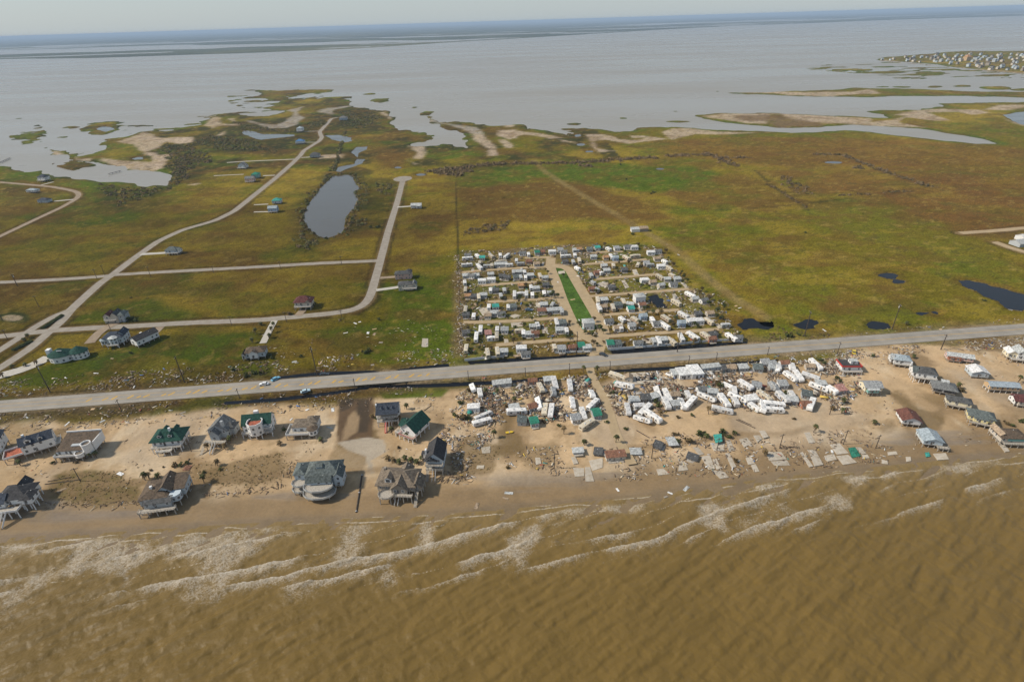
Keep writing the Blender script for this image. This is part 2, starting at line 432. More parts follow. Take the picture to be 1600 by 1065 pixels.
CUL = [(GA([(629.5, 281)])[0], 15.0)]
road_d = np.full(GX.shape, 1e3)
for nm, p, w, m in ROADS:
    if nm not in ('beach_lane',):
        road_d = np.minimum(road_d, dline(p, GX, GY) - w / 2)
hw_d = dline(HW, GX, GY)
flat = sstep(5, 1.0, road_d) * (sd_water < 0)
GZ = GZ * (1 - flat) + 0.95 * flat
hwf = sstep(8.6, 6.4, hw_d) * (sd_water < -.6)
GZ = np.where(hwf > 0, np.maximum(GZ, GZ * (1 - hwf) + 1.25 * hwf), GZ)

# ---------------------------------------------------------------- ground colours (albedo, plus shade over the western fields)
def C(*c):
    return np.array(c, float)
OLIVE, YEL, BROWN, GREEN, DARK = C(.132, .108, .009), C(.235, .168, .020), C(.112, .062, .015), C(.068, .098, .006), C(.030, .030, .010)
LUSH, SAND, SANDP, WET, MUD = C(.056, .100, .018), C(.455, .322, .185), C(.51, .41, .28), C(.195, .130, .062), C(.30, .265, .215)
RUST, DIRT = C(.160, .068, .020), C(.27, .19, .105)
A = np.empty((len(GX), 3))
A[:] = OLIVE
def paint(col, w):
    global A
    w = np.clip(w, 0, 1)[:, None]
    A = A * (1 - w) + np.asarray(col) * w
def zone(px, feather=4.0, amp=5.0, nz=None):
    d = sdf(GA(px), GX, GY, 80 + feather * 4)
    f = feather * np.clip(GY / 350.0, 0.5, 4)
    n = (nB if nz is None else nz) * amp * np.clip(GY / 350.0, 0.5, 4)
    return sstep(-f, f, d + n)
paint(YEL, sstep(-0.15, 0.45, nA + 0.4 * nB))
paint(BROWN, sstep(0.0, 0.5, fbm(GX, GY, 90, 5, 11) + 0.25 * nC) * 0.75)
paint(GREEN, sstep(0.1, 0.5, fbm(GX, GY, 60, 4, 12) + 0.2 * nC) * 0.6)
# fields
P_ = [(BROWN, [(720, 292), (880, 285), (1000, 310), (1060, 345), (940, 345), (725, 345)], .75), (BROWN, [(1000, 290), (1150, 270), (1300, 300), (1480, 305), (1300, 330), (1080, 330)], .6),
      (RUST, [(1030, 222), (1200, 214), (1400, 220), (1700, 240), (1800, 262), (1450, 262), (1200, 258), (1040, 246)], .35), (BROWN, [(1290, 300), (1480, 270), (1750, 290), (1750, 362), (1500, 366), (1440, 345), (1340, 318)], .6),
      (RUST, [(1290, 300), (1480, 280), (1700, 300), (1700, 340), (1480, 350), (1380, 325)], .15),
      (BROWN, [(1180, 268), (1250, 268), (1430, 300), (1390, 306), (1250, 300)], .7),
      (YEL, [(720, 345), (1000, 345), (1060, 380), (1040, 385), (725, 392)], .5), (OLIVE, [(1080, 340), (1400, 330), (1600, 380), (1600, 520), (1200, 500), (1100, 430)], .5),
      (GREEN, [(1060, 400), (1110, 430), (1160, 490), (1120, 480), (1060, 420)], .7),
      (GREEN, [(718, 292), (740, 266), (900, 254), (1000, 258), (1090, 262), (1130, 272), (1050, 302), (1000, 304), (930, 290), (850, 280), (740, 293)], .95),
      (LUSH, [(740, 272), (900, 258), (1000, 268), (1020, 285), (900, 272), (760, 284)], .35),
      (GREEN, [(625, 450), (715, 430), (722, 560), (640, 570), (560, 560), (480, 520), (590, 500)], .8), (GREEN, [(60, 500), (240, 470), (330, 505), (200, 510), (110, 505)], .85),
      (GREEN, [(0, 600), (120, 560), (250, 530), (430, 520), (420, 560), (250, 590), (60, 608)], .9), (LUSH, [(150, 560), (230, 545), (290, 560), (230, 590), (120, 590)], .35),
      (GREEN, [(80, 330), (150, 290), (240, 300), (220, 345), (120, 360)], .75), (YEL, [(280, 310), (390, 285), (420, 300), (340, 345), (260, 340)], .85), (YEL, [(440, 265), (520, 262), (500, 300), (420, 335), (410, 320)], .85),
      (YEL, [(0, 345), (60, 350), (180, 360), (230, 390), (150, 430), (0, 430)], .6), (YEL, [(300, 350), (470, 330), (470, 400), (300, 400)], .5), (BROWN, [(230, 405), (330, 395), (460, 385), (400, 412), (230, 420)], .6),
      (YEL, [(640, 280), (715, 290), (712, 380), (630, 380)], .55), (BROWN, [(640, 345), (705, 330), (700, 365), (650, 380)], .7), (BROWN, [(585, 230), (640, 232), (635, 265), (590, 268)], .8),
      (BROWN, [(575, 196), (640, 205), (670, 214), (650, 224), (585, 222)], .7), (BROWN, [(0, 290), (100, 296), (60, 330), (0, 340)], .6), (GREEN, [(655, 228), (740, 232), (765, 245), (680, 250)], .9),
      (DARK, z1((1400, 520), (1600, 500), (1600, 830), (1500, 850), (1420, 800), (1380, 700)), .7), (DARK, z2((0, 560), (300, 600), (440, 700), (380, 760), (240, 830), (60, 930), (60, 780)), .75),
      (DARK, [(290, 215), (400, 186), (470, 198), (520, 168), (595, 170), (610, 195), (540, 205), (500, 225), (440, 245), (320, 240)], .8), (DARK, [(150, 285), (210, 290), (265, 292), (250, 310), (190, 330), (150, 315)], .7),
      (GREEN, [(0, 262), (100, 276), (160, 288), (150, 300), (60, 284), (0, 280)], .8),
      (DARK, q4((240, 300), (330, 210), (420, 115), (560, 110), (600, 250), (640, 260), (600, 420), (420, 480), (330, 560), (160, 560), (200, 430)), .55), (DARK, q4((560, 140), (790, 160), (760, 280), (690, 420), (500, 470), (560, 330)), .45),
      (BROWN, [(725, 345), (790, 342), (795, 362), (725, 368)], .5)]
for c_, p_, w_ in P_:
    paint(c_, zone(p_, 6, 9) * w_)
# bay-side marsh greens close to the water
paint(GREEN, sstep(26, 4, sdl) * sstep(520, 700, GY) * (0.55 + 0.45 * sstep(-.4, .3, nC)))
paint(C(.055, .070, .016), sstep(9, 0, sdl) * sstep(520, 700, GY) * 0.8)
paint(BROWN * 0.8, sstep(6, 0, -sd_water) * 0.55)
paint(DARK, sstep(-0.1, 0.3, fbm(GX, GY, 45, 5, 14)) * sstep(560, 760, GY) * 0.85 * (GX < 150))
SANDS = [z1((960, 492), (1090, 455), (1190, 418), (1280, 428), (1300, 455), (1400, 460), (1600, 455), (1600, 500), (1490, 512), (1400, 495), (1310, 545), (1230, 575), (1330, 610), (1425, 595), (1420, 640), (1350, 700), (1280, 735), (1080, 722), (840, 650), (850, 628), (1010, 650), (1260, 665), (1310, 640), (1150, 560), (1110, 515)),
         z1((390, 572), (470, 568), (550, 608), (480, 600)), z1((625, 615), (660, 635), (765, 635), (750, 650), (630, 645)),
         z2((-50, 520), (150, 505), (270, 510), (240, 555), (150, 560), (-50, 545)), z2((370, 410), (420, 345), (490, 335), (520, 395), (560, 400), (660, 400), (640, 412), (520, 408), (440, 435)), z2((555, 355), (610, 350), (640, 380), (600, 375)),
         z2((450, 500), (530, 458), (556, 465), (540, 490)), z2((1340, 665), (1530, 648), (1510, 680), (1330, 688)), z2((-50, 660), (90, 655), (60, 700), (10, 770), (-50, 770)), z2((240, 905), (330, 890), (345, 898), (290, 910)),
         z3((470, 305), (540, 295), (580, 320), (590, 360), (565, 335)), z3((740, 578), (860, 575), (872, 640), (850, 690), (780, 690), (822, 635)), z3((735, 705), (820, 735), (790, 735)),
         z3((1160, 420), (1300, 450), (1400, 520), (1480, 590), (1480, 665), (1400, 665), (1390, 605), (1270, 530), (1280, 480)), z3((1450, 470), (1640, 440), (1640, 520), (1520, 500)), z3((1490, 525), (1600, 560), (1600, 600), (1540, 600)),
         z4((-20, 400), (100, 390), (200, 412), (380, 425), (520, 462), (430, 468), (200, 432), (90, 472), (-20, 445)), z4((45, 350), (130, 352), (110, 372), (60, 372)), z4((510, 475), (620, 495), (640, 505), (540, 492)),
         z4((715, 435), (880, 430), (1000, 470), (1150, 482), (1280, 455), (1430, 470), (1200, 492), (1080, 512), (880, 480), (800, 492), (800, 550), (970, 572), (830, 582), (790, 540), (750, 480)), z4((1080, 440), (1200, 445), (1250, 460), (1120, 462)),
         z4((1370, 405), (1480, 385)) + z5((0, 758), (150, 755), (350, 785), (560, 792), (800, 790), (560, 800), (400, 808), (200, 802), (40, 842), (0, 852)) + [(1040, 214)],
         z5((250, 655), (400, 632), (700, 628), (900, 628), (1150, 645), (1600, 672)) + z6((300, 672), (330, 702), (500, 690), (600, 650), (480, 645), (700, 605), (900, 592), (1100, 600), (1200, 600), (1300, 625), (1170, 640), (1050, 615), (800, 625), (900, 660), (990, 690), (850, 690), (620, 665), (540, 705), (780, 748), (480, 735), (200, 720), (0, 712)) + z5((1330, 718), (1000, 690), (900, 640), (830, 640), (780, 715), (650, 715), (480, 690)),
         z6((1250, 598), (1380, 560), (1620, 560), (1620, 585), (1450, 605)), z6((1380, 650), (1620, 735), (1620, 745), (1480, 700)),
         z5((560, 458), (850, 447), (1000, 452), (1500, 450)) + z6((310, 430), (380, 455), (380, 465), (60, 478), (0, 486)) + z5((1000, 478), (840, 462)), z6((420, 180), (1000, 240), (1600, 290), (1600, 298), (950, 240), (400, 190))]
paint(C(.045, .060, .016), zone(ell(23, 498, 27, 9.5), 1.2, .8) * .85)
paint(C(.42, .33, .21), zone(ell(20, 498.5, 17, 5), .8, .6))
# field track, fence line, ditch lines
trk = dline(GA([(834, 252), (850, 268), (880, 288), (920, 312), (960, 335), (1010, 365), (1060, 395), (1110, 440), (1150, 470), (1195, 497)]), GX, GY)
paint(C(.21, .155, .060), sstep(5.5, 1.5, trk + nC * 1.5) * .65)
paint(DARK, sstep(1.6, .5, dline(GA([(712, 287), (716, 400), (721, 556)]), GX, GY)) * .8)
paint(C(.20, .13, .07), sstep(5, 1, np.abs(dline(GA([(717, 430), (721, 470), (722, 556)]), GX, GY) - 2.5) + nC * 2) * .55)
for ln in ([(1120, 330), (1200, 326), (1392, 305), (1430, 299)], [(1180, 268), (1215, 298), (1262, 330)], [(540, 206), (524, 262), (505, 285)], [(605, 420), (590, 470), (560, 492)]):
    paint(DARK, sstep(3.2, 1.0, dline(GA(ln), GX, GY) + nC) * .6)
# park ground: trodden soil, patchy lawn, litter-brown
pk = zone(k6((120, 140), (700, 100), (1250, 60)) + k7((400, 60), (560, 90), (700, 230), (830, 400), (1000, 500), (1180, 700), (1290, 860), (700, 915)) + k6((1200, 965), (130, 1040)), 2, 3)
paint(C(.105, .110, .028), pk * .7)
paint(C(.17, .125, .065), pk * sstep(-.05, .45, nB + .5 * nC) * .8)
paint(LUSH, zone(k6((878, 270), (930, 262), (985, 262), (1030, 330), (1120, 520), (1215, 680), (1245, 760), (1200, 800), (1120, 790), (1070, 750), (1000, 600), (930, 420)), .8, .6))
# road verges
for nm, p, w, m in ROADS:
    if nm in ('road', 'track'):
        dd = dline(p, GX, GY) - w / 2
        paint(BROWN, sstep(5.5, 2.0, dd + nC * 1.5) * .55)
        paint(DARK, sstep(1.6, .5, np.abs(dd - 3.0) + nB) * .55)
        paint(DIRT, sstep(1.6, 0, dd + nC * .8) * .8)
    if nm in ('park_lane',):
        paint(DIRT, sstep(1.4, 0, dline(p, GX, GY) - w / 2 + nC * .9) * .7)
paint(C(.135, .105, .045), sstep(17, 9, hw_d + 3 * nB) * .7)
paint(C(.25, .185, .11), sstep(10.0, 6.5, hw_d + 1.6 * nC) * .8)
# gulf side: washed-over sand south of the highway
SB = GA([(-500, 702), (0, 664), (60, 656), (120, 664), (250, 648), (350, 640), (420, 628), (500, 633), (600, 622), (640, 626), (700, 614), (800, 603), (900, 596), (1000, 590), (1100, 582), (1200, 573), (1300, 561), (1340, 552), (1400, 545), (1500, 540), (1600, 535), (2200, 500)])
south = np.interp(GX, SB[:, 0], SB[:, 1]) - GY
sw = sstep(-3.5, 3.5, south + 5 * nB + 2.5 * nC)
sandc = SAND[None] * (0.93 + 0.14 * nB[:, None] + 0.10 * nC[:, None])
A = A * (1 - sw[:, None]) + sandc * sw[:, None]
paint(SANDP, sw * sstep(.12, .5, fbm(GX, GY, 22, 4, 20)) * .6)
paint(C(.26, .175, .088), sw * sstep(.10, .5, fbm(GX, GY, 26, 5, 21) + .25 * nD) * .55)
paint(C(.28, .20, .105), sw * sstep(.30, .55, nD + .4 * nC) * .35)
paint(C(.19, .125, .062), sw * sstep(.12, .5, fbm(GX, GY * .35, 13, 4, 26) + .2 * nD) * .65)
paint(C(.17, .115, .060), sw * sstep(.2, .5, fbm(GX, GY, 34, 5, 41) + .15 * nD) * .75)
paint(C(.33, .265, .19), sw * sstep(.1, .5, fbm(GX, GY, 30, 4, 42)) * .5)
paint(SANDP, sw * sstep(.25, .5, fbm(GX, GY * .3, 8, 4, 27)) * .5)
DUNEV = [([(80, 742), (150, 735), (225, 750), (220, 785), (130, 792), (75, 780)], .85), ([(325, 742), (400, 715), (450, 700), (460, 730), (440, 765), (380, 770), (330, 765)], .7), ([(290, 722), (345, 728), (352, 752), (320, 770), (300, 750)], .6),
         ([(525, 625), (585, 622), (582, 688), (528, 694)], .95), ([(1505, 532), (1560, 528), (1600, 540), (1600, 556), (1520, 552)], .8), ([(720, 680), (765, 690), (780, 705), (770, 735), (715, 750), (700, 720)], .7),
         ([(820, 705), (865, 700), (865, 728), (830, 735)], .6), ([(1385, 618), (1400, 615), (1465, 660), (1450, 665)], .8), ([(1440, 622), (1480, 625), (1500, 645), (1465, 650)], .6), ([(1370, 660), (1400, 655), (1405, 675), (1375, 680)], .6),
         ([(0, 676), (110, 668), (120, 690), (60, 712), (0, 716)], .55), ([(780, 655), (800, 640), (805, 700), (785, 725)], .8), ([(525, 700), (570, 712), (565, 735), (520, 722)], .6), ([(1530, 690), (1600, 655), (1600, 640), (1500, 660)], .3)]
for p_, w_ in DUNEV:
    paint(C(.135, .092, .042), zone(p_, 4.0, 13, nB + .8 * nC) * w_)
paint(C(.095, .085, .024), zone([(80, 742), (150, 735), (225, 750), (220, 785), (130, 792), (75, 780)], 2, 6, nC) * .4 * sstep(-.1, .3, nD))
paint(GREEN, zone([(592, 612), (680, 605), (700, 612), (690, 622), (600, 625)], 1.5, 2) * .9)
paint(GREEN, zone(s3((500, 290), (640, 280), (640, 360), (500, 370)), 2, 3) * .6)
paint(C(.088, .052, .024), zone([(527, 624), (585, 622), (583, 660), (580, 688), (560, 684), (545, 692), (528, 692)], 1.2, 2.0, nB + .5 * nC) * .92)
paint(C(.30, .21, .115), zone(zoomed(350, 540, 3.8)((740, 430), (790, 380), (805, 430), (800, 520), (730, 570), (690, 580)), 1.5, 2, nC) * .7)
paint(C(.05, .034, .018), zone(zoomed(350, 540, 3.8)((680, 330), (770, 325), (760, 380), (690, 405)), 1, 1) * .95)
paint(C(.05, .034, .018), zone(zoomed(350, 540, 3.8)((795, 330), (862, 330), (868, 450), (850, 520), (800, 525), (815, 440), (785, 400)), 1, 1) * .95)
paint(C(.34, .29, .22), zone([(528, 694), (575, 686), (600, 690), (605, 708), (580, 722), (585, 740), (578, 742), (572, 715), (545, 706)], .8, .6) * .9)
scb = sstep(2.6, .4, np.abs(onsh - scarp - 1.5)) * sstep(-.25, .15, fbm(GX, GY, 40, 2, 23))
paint(C(.20, .135, .070), scb * .7)
vs_ = sstep(6.2, 8, hw_d) * sstep(20, 12, hw_d + 4 * nB) * (GY < np.polyval(hfit, GX))
paint(C(.115, .080, .034), vs_ * .75 * (GX < -20))
paint(C(.070, .066, .018), vs_ * sstep(0, .4, nC + nB) * .7 * (GX < -20))
# swash: wet sand
wetv = sstep(20 + 5 * nB, 9, onsh)
paint(WET, wetv * .9)
paint(C(.165, .118, .062), sstep(5, 0, onsh) * .7)
stre = sstep(.0, .4, fbm(GX * .22, GY * 1.6, 9, 4, 24)) * sstep(22, 15, onsh) * sstep(5, 9, onsh)
paint(C(.200, .160, .112), stre * .55)  # greyer streaks: sky sheen on the wet sand, tinted into the colour
wet_a = np.clip(wetv * .45 + stre * .9 + sstep(4, 1, onsh) * .6 + zone([(525, 625), (585, 622), (582, 688), (528, 694)], 2, 2) * .4, 0, 1)
gr_ = (1 - sw)[:, None]
FINAL_TINTS = [(RUST, [(1030, 222), (1200, 214), (1400, 220), (1750, 240), (1800, 285), (1750, 362), (1500, 364), (1400, 325), (1290, 300), (1200, 262), (1040, 246)], .30), (BROWN, [(722, 296), (880, 286), (1000, 312), (1050, 345), (940, 350), (725, 350)], .5), (GREEN, [(718, 292), (740, 266), (900, 254), (1000, 258), (1090, 262), (1130, 272), (1050, 302), (1000, 304), (930, 290), (850, 280), (740, 293)], .62), (C(.085, .120, .008), [(740, 272), (900, 258), (1010, 266), (1030, 290), (900, 274), (760, 286)], .25)]
paint(BROWN, (1 - sw) * sstep(.10, .38, fbm(GX * .55, GY, 24, 4, 61) + .15 * nC) * .55)
paint(GREEN, (1 - sw) * sstep(.16, .42, fbm(GX * .6, GY, 30, 4, 62) + .12 * nC) * .45)
paint(YEL, (1 - sw) * sstep(.18, .45, fbm(GX * .5, GY, 20, 4, 63) + .12 * nC) * .5 * sstep(700, 500, GY))
for c_, p_, w_ in FINAL_TINTS:
    paint(c_, zone(p_, 6, 9) * w_ * (.75 + .25 * sstep(-.3, .3, nC)))
paint(C(.215, .155, .055), sstep(6.0, 2.0, trk + nC * 1.5) * .55)
for p_ in SANDS:
    paint(C(.40, .31, .22), zone(p_, 1.6, 2.2, nB + 0.5 * nC) * (0.8 + 0.2 * nD))
paint(C(.16, .105, .055), zone(z5((480, 645), (850, 640), (950, 660), (1300, 720), (1250, 740), (900, 748), (800, 700), (600, 690)), 2.5, 7) * .85)
paint(MUD, zone(z2((720, 370), (850, 395), (980, 405), (1030, 380), (1100, 340), (1120, 300), (1060, 285), (1200, 252), (1140, 300), (1195, 350), (1130, 405), (1050, 432), (900, 432), (800, 395)), 1.5, 2) * .9)
paint(MUD, zone(z2((1310, 290), (1400, 265), (1600, 240), (1600, 250), (1450, 280), (1440, 320), (1340, 305)), 1.5, 2) * .8)
paint(MUD, zone(z3((870, 350), (960, 360), (1000, 385), (1300, 430), (1370, 480), (1280, 470), (1100, 410), (900, 375)), 1.5, 2) * .8)
mott = 1 + (.14 + .22 * gr_) * nC[:, None] + (.12 + .26 * gr_) * nD[:, None]
paint(DARK, (1 - sw) * sstep(.16, .5, nD * .8 + nC * .6) * .6)
paint(BROWN, (1 - sw) * sstep(.05, .4, fbm(GX, GY, 17, 4, 29) + .3 * nD) * .45)
paint(C(.25, .18, .045), (1 - sw) * sstep(.25, .6, fbm(GX, GY, 4.5, 3, 28)) * .5)
paint(LUSH, zone(k6((878, 270), (930, 262), (985, 262), (1030, 330), (1120, 520), (1215, 680), (1245, 760), (1200, 800), (1120, 790), (1070, 750), (1000, 600), (930, 420)), .8, .6))
A = np.clip(A * mott, .004, .75)
west_shade = sstep(-40, -170, GX - .15 * GY) * (1 - sw) * sstep(700, 500, GY)
A = A * (1.06 - .44 * west_shade[:, None])          # shade over the western pasture, painted into the albedo
# below water: mud
paint(C(.07, .06, .045), sstep(0.0, -.4, GZ) * (off < 0))

ground_me = mesh_from('ground', np.stack([GX, GY, GZ], 1), grid_faces(NR, NC), True)
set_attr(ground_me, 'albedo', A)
set_attr(ground_me, 'wet', wet_a)
set_attr(ground_me, 'tex', .22 + .78 * (1 - sw))
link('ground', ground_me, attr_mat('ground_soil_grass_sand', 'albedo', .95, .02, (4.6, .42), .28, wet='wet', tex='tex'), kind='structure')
def ground_z(x, y):
    j = int(np.clip(np.searchsorted(ys, y) - 1, 0, NR - 2))
    ty = (y - ys[j]) / (ys[j + 1] - ys[j])
    r = []
    for k in (j, j + 1):
        f = x / float(half_w(ys[k]))
        i = int(np.clip(np.searchsorted(us, f) - 1, 0, NC - 2))
        f = (f - us[i]) / (us[i + 1] - us[i])
        r.append(GZ[k * NC + i] * (1 - f) + GZ[k * NC + i + 1] * f)
    return float(r[0] * (1 - ty) + r[1] * ty)
def GP(px, py):
    """pixel -> (x, y, z) on the terrain"""
    z = 0.9
    for _ in range(4):
        x, y = G(px, py, z)
        z = max(0.0, ground_z(x, y))
    return x, y, z

# ---------------------------------------------------------------- road surfaces
def strip_mesh(name, pts, w, zoff=.06, step=4.0, fixed=None, half=None):
    P = np.asarray(pts, float)
    seg = np.r_[0, np.cumsum(np.hypot(*np.diff(P, axis=0).T))]
    n = max(2, int(seg[-1] / step))
    t = np.linspace(0, seg[-1], n)
    Q = np.stack([np.interp(t, seg, P[:, 0]), np.interp(t, seg, P[:, 1])], 1)
    if len(P) > 2:
        for _ in range(3):
            Q[1:-1] = (Q[:-2] + 2 * Q[1:-1] + Q[2:]) / 4
    T = np.gradient(Q, axis=0)
    T /= np.hypot(T[:, 0], T[:, 1])[:, None]
    Nn = np.stack([-T[:, 1], T[:, 0]], 1)
    V, F = [], []
    cols = (-.5, -.25, 0, .25, .5)
    for q, nn in zip(Q, Nn):
        for c in cols:
            ww = w * (1 + .05 * math.sin(q[0] * .37 + c * 9) * (fixed is None))
            x, y = q + nn * c * ww
            V.append((x, y, (fixed if fixed is not None else max(.95, ground_z(x, y)) + zoff)))
    k = len(cols)
    for i in range(n - 1):
        for j in range(k - 1):
            a = i * k + j
            F.append((a, a + k, a + k + 1, a + 1))
    return mesh_from(name, V, F)
RM = {'asphalt': mat('sun_bleached_asphalt', (.30, .268, .22), .9, .12, .12, .1, coord='Object', col2=(.225, .205, .172)),
      'road': mat('pale_road_surface', (.30, .265, .215), .92, .15, .3, .1, col2=(.235, .20, .155)), 'dirt': mat('dirt_road', (.30, .235, .165), .95, .2, .3, .2, col2=(.23, .17, .11)),
      'sandroad': mat('packed_sand_lane', (.40, .30, .175), .95, .2, .3, .2, col2=(.33, .245, .14)), 'concrete': mat('pale_concrete', (.46, .43, .37), .85, .15, .5, .1, col2=(.38, .345, .28))}
zz = .05
for nm, p, w, m in ROADS:
    zz += .0043
    if nm == 'highway':
        o = link('highway', strip_mesh('highway', p, w, fixed=1.42, step=12), RM[m], kind='structure')
        continue
    link(nm, strip_mesh(nm, p, w, zz), RM[m], kind='structure')
cme = mesh_from('road', [(CUL[0][0][0] + 11 * math.cos(a * .2618), CUL[0][0][1] + 13 * math.sin(a * .2618), 1.0 + zz + .012) for a in range(24)], [tuple(range(24))])
link('road', cme, RM['road'], kind='structure')
# highway markings: edge lines, double yellow, worn yellow turn-lane hatching to the west
def hw_pt(x, off_):
    c, s = math.cos(HW_ANG), math.sin(HW_ANG)
    return (x - s * off_, float(np.polyval(hfit, x)) + c * off_)
yel = mat('worn_yellow_paint', (.58, .33, .035), .8, .2, 1.2, col2=(.44, .27, .06))
wht = mat('worn_white_paint', (.48, .46, .42), .8, .2, 1.0, col2=(.33, .31, .27))
def marking(name, quads, m, z=1.4245):
    V, F = [], []
    for a, b, w in quads:
        dx, dy = b[0] - a[0], b[1] - a[1]
        L_ = math.hypot(dx, dy)
        nx, ny = -dy / L_ * w / 2, dx / L_ * w / 2
        i = len(V)
        V += [(a[0] - nx, a[1] - ny, z), (b[0] - nx, b[1] - ny, z), (b[0] + nx, b[1] + ny, z), (a[0] + nx, a[1] + ny, z)]
        F.append((i, i + 1, i + 2, i + 3))
    link(name, mesh_from(name, V, F), m, kind='structure')
for o_ in (-3.9, 3.9):
    marking('edge_line', [(hw_pt(x, o_), hw_pt(x + 20, o_), .16) for x in range(-880, 880, 20)], wht)
for o_ in (-.16, .16) if True else ():
    marking('centre_line', [(hw_pt(x, o_), hw_pt(x + 20, o_), .14) for x in range(-30, 880, 20)], yel)
for o_ in (-1.7, 1.7):
    marking('turn_lane_line', [(hw_pt(x, o_), hw_pt(x + 10, o_), .15) for x in range(-400, -34, 10)], yel)
marking('turn_lane_hatching', [(hw_pt(x + (x * 7 % 3) * .4, -1.4), hw_pt(x + 2.4, -.2 + (x * 13 % 5) * .35), .7 + (x * 11 % 4) * .12) for x in range(-214, -40, 4) if x * 17 % 7 > 1], yel, 1.4285)

# ---------------------------------------------------------------- water
def water_mat(name, base, rough, r2=None, scale=.004, bump=0.0, bscale=.5, spec=.5):
    m = bpy.data.materials.new(name)
    m.use_nodes = True
    N, L = m.node_tree.nodes, m.node_tree.links
    b = N['Principled BSDF']
    b.inputs['Base Color'].default_value = (*base, 1)
    b.inputs['Roughness'].default_value = rough
    b.inputs['IOR'].default_value = 1.333
    b.inputs['Specular IOR Level'].default_value = spec
    geo = N.new('ShaderNodeNewGeometry')
    if r2:
        mp = N.new('ShaderNodeMapping')
        mp.inputs['Scale'].default_value = (scale * .35, scale * 1.6, 1)
        mp.inputs['Rotation'].default_value = (0, 0, .12)
        no = N.new('ShaderNodeTexNoise')
        no.inputs['Scale'].default_value = 1
        no.inputs['Detail'].default_value = 5
        L.new(geo.outputs['Position'], mp.inputs[0])
        L.new(mp.outputs[0], no.inputs['Vector'])
        mr = N.new('ShaderNodeMapRange')
        mr.inputs[1].default_value, mr.inputs[2].default_value = .38, .64
        mr.inputs[3].default_value, mr.inputs[4].default_value = rough, r2
        L.new(no.outputs[0], mr.inputs[0])
        L.new(mr.outputs[0], b.inputs['Roughness'])
    if bump:
        n2 = N.new('ShaderNodeTexNoise')
        n2.inputs['Scale'].default_value = bscale
        n2.inputs['Detail'].default_value = 4
        L.new(geo.outputs['Position'], n2.inputs['Vector'])
        bp = N.new('ShaderNodeBump')
        bp.inputs['Strength'].default_value = bump
        bp.inputs['Distance'].default_value = .3
        L.new(n2.outputs[0], bp.inputs['Height'])
        L.new(bp.outputs[0], b.inputs['Normal'])
    return m
bay_m = water_mat('silty_bay_water', (.255, .225, .175), .22, .34, .0028)
yb = [250., 600, 1000, 1500, 2500, 4000, 7000, 12000, 25000, 60000]
V, F = [], []
for j, y in enumerate(yb):
    for i in range(9):
        V.append(((i / 4 - 1) * (y * 1.3 + 1500), y, 0.0))
bay_me = mesh_from('bay', V, grid_faces(len(yb), 9))
link('bay', bay_me, bay_m, kind='structure')
pond_m = water_mat('still_pond_water', (.085, .078, .064), .10, .22, .03)
dark_m = water_mat('dark_ditch_water', (.008, .009, .011), .06, spec=.22)
for nm, p in POND.items():
    W_ = GA(p)
    c = W_.mean(0)
    nxt, prv = np.roll(W_, -1, 0), np.roll(W_, 1, 0)
    t = nxt - prv
    t /= np.hypot(t[:, 0], t[:, 1])[:, None] + 1e-9
    nn = np.stack([t[:, 1], -t[:, 0]], 1)
    area = np.sum(W_[:, 0] * nxt[:, 1] - nxt[:, 0] * W_[:, 1])
    nn *= 1 if area > 0 else -1
    gr = 1.2 if nm.startswith('ditch') else 3.0 * np.clip(c[1] / 400, .6, 2)
    W2 = W_ + nn * gr
    isd = nm.startswith('ditch')
    me = mesh_from('ditch_water' if isd else 'pond_water', [(x, y, .03) for x, y in W2], [tuple(range(len(W2)))])
    link('ditch_water' if isd else 'pond_water', me, dark_m if (isd or nm in ('lake', 'pa', 'pb', 'pc', 'pd', 'pe', 'pf', 'ph', 'pi')) else pond_m, kind='structure')

# the gulf: brown surf with real wave relief; foam where the breakers are
gx = np.arange(-262, 304, .43)
gyr = np.arange(62, 226, .37)
X, Y = np.meshgrid(gx, gyr)
keep_off = offshore(X, Y)
cr = GA([(300, 1000), (400, 950)])
cd = (cr[1] - cr[0]) / np.hypot(*(cr[1] - cr[0]))
u = X * cd[0] + Y * cd[1]
v = -X * cd[1] + Y * cd[0]
wob = fbm(X, Y, 45, 3, 30) * 5 + fbm(X, Y, 14, 2, 31) * 1.2
amp_ = .55 + .45 * fbm(X, Y, 30, 3, 32)
Zg = .20 * amp_ * np.sin((v + wob) * 2 * math.pi / 9.5) + .08 * np.sin((v * .95 + u * .22 + wob * 1.3) * 2 * math.pi / 5.3) * (.6 + .6 * fbm(X, Y, 18, 2, 33))
cw = .62
u2 = X * math.cos(cw) + Y * math.sin(cw)
v2 = -X * math.sin(cw) + Y * math.cos(cw)
Zg += .20 * fbm(u2, v2 * .45, 2.0, 3, 36) 
Zg += .12 * fbm(X, Y, 1.7, 3, 34) + .30 * fbm(u * .26, v, 3.4, 2, 35) + .46 * fbm(u * .26, v, 1.8, 2, 38)
foam = np.zeros_like(X)
SP = 5.6
ph = keep_off + .20 * X + 3.2 * fbm(X, Y, 34, 3, 40) + .7 * fbm(X, Y, 7, 2, 41)
kk = np.floor(ph / SP)
d = ph - kk * SP
zone_ = sstep(.5, 4, keep_off) * sstep(40, 22, keep_off + 8 * fbm(X, Y * 0, 60, 2, 42) + np.interp(X, [-150, 0, 200], [-4, 2, 6]))
mk = sstep(-.12, .26, fbm(X + kk * 37.7, kk * 91.3, 28, 3, 43) + .10 * np.sin(kk * 2.1)) * zone_
mk2 = sstep(-.25, .15, fbm(X + kk * 17.7, kk * 51.3, 17, 3, 44)) * zone_
line = np.exp(-(d / (.18 + .20 * mk)) ** 2) * np.maximum(mk, .75 * mk2)
tl_ = 3.6 * (1 + .7 * fbm(X, kk * 13.0, 6, 3, 45))
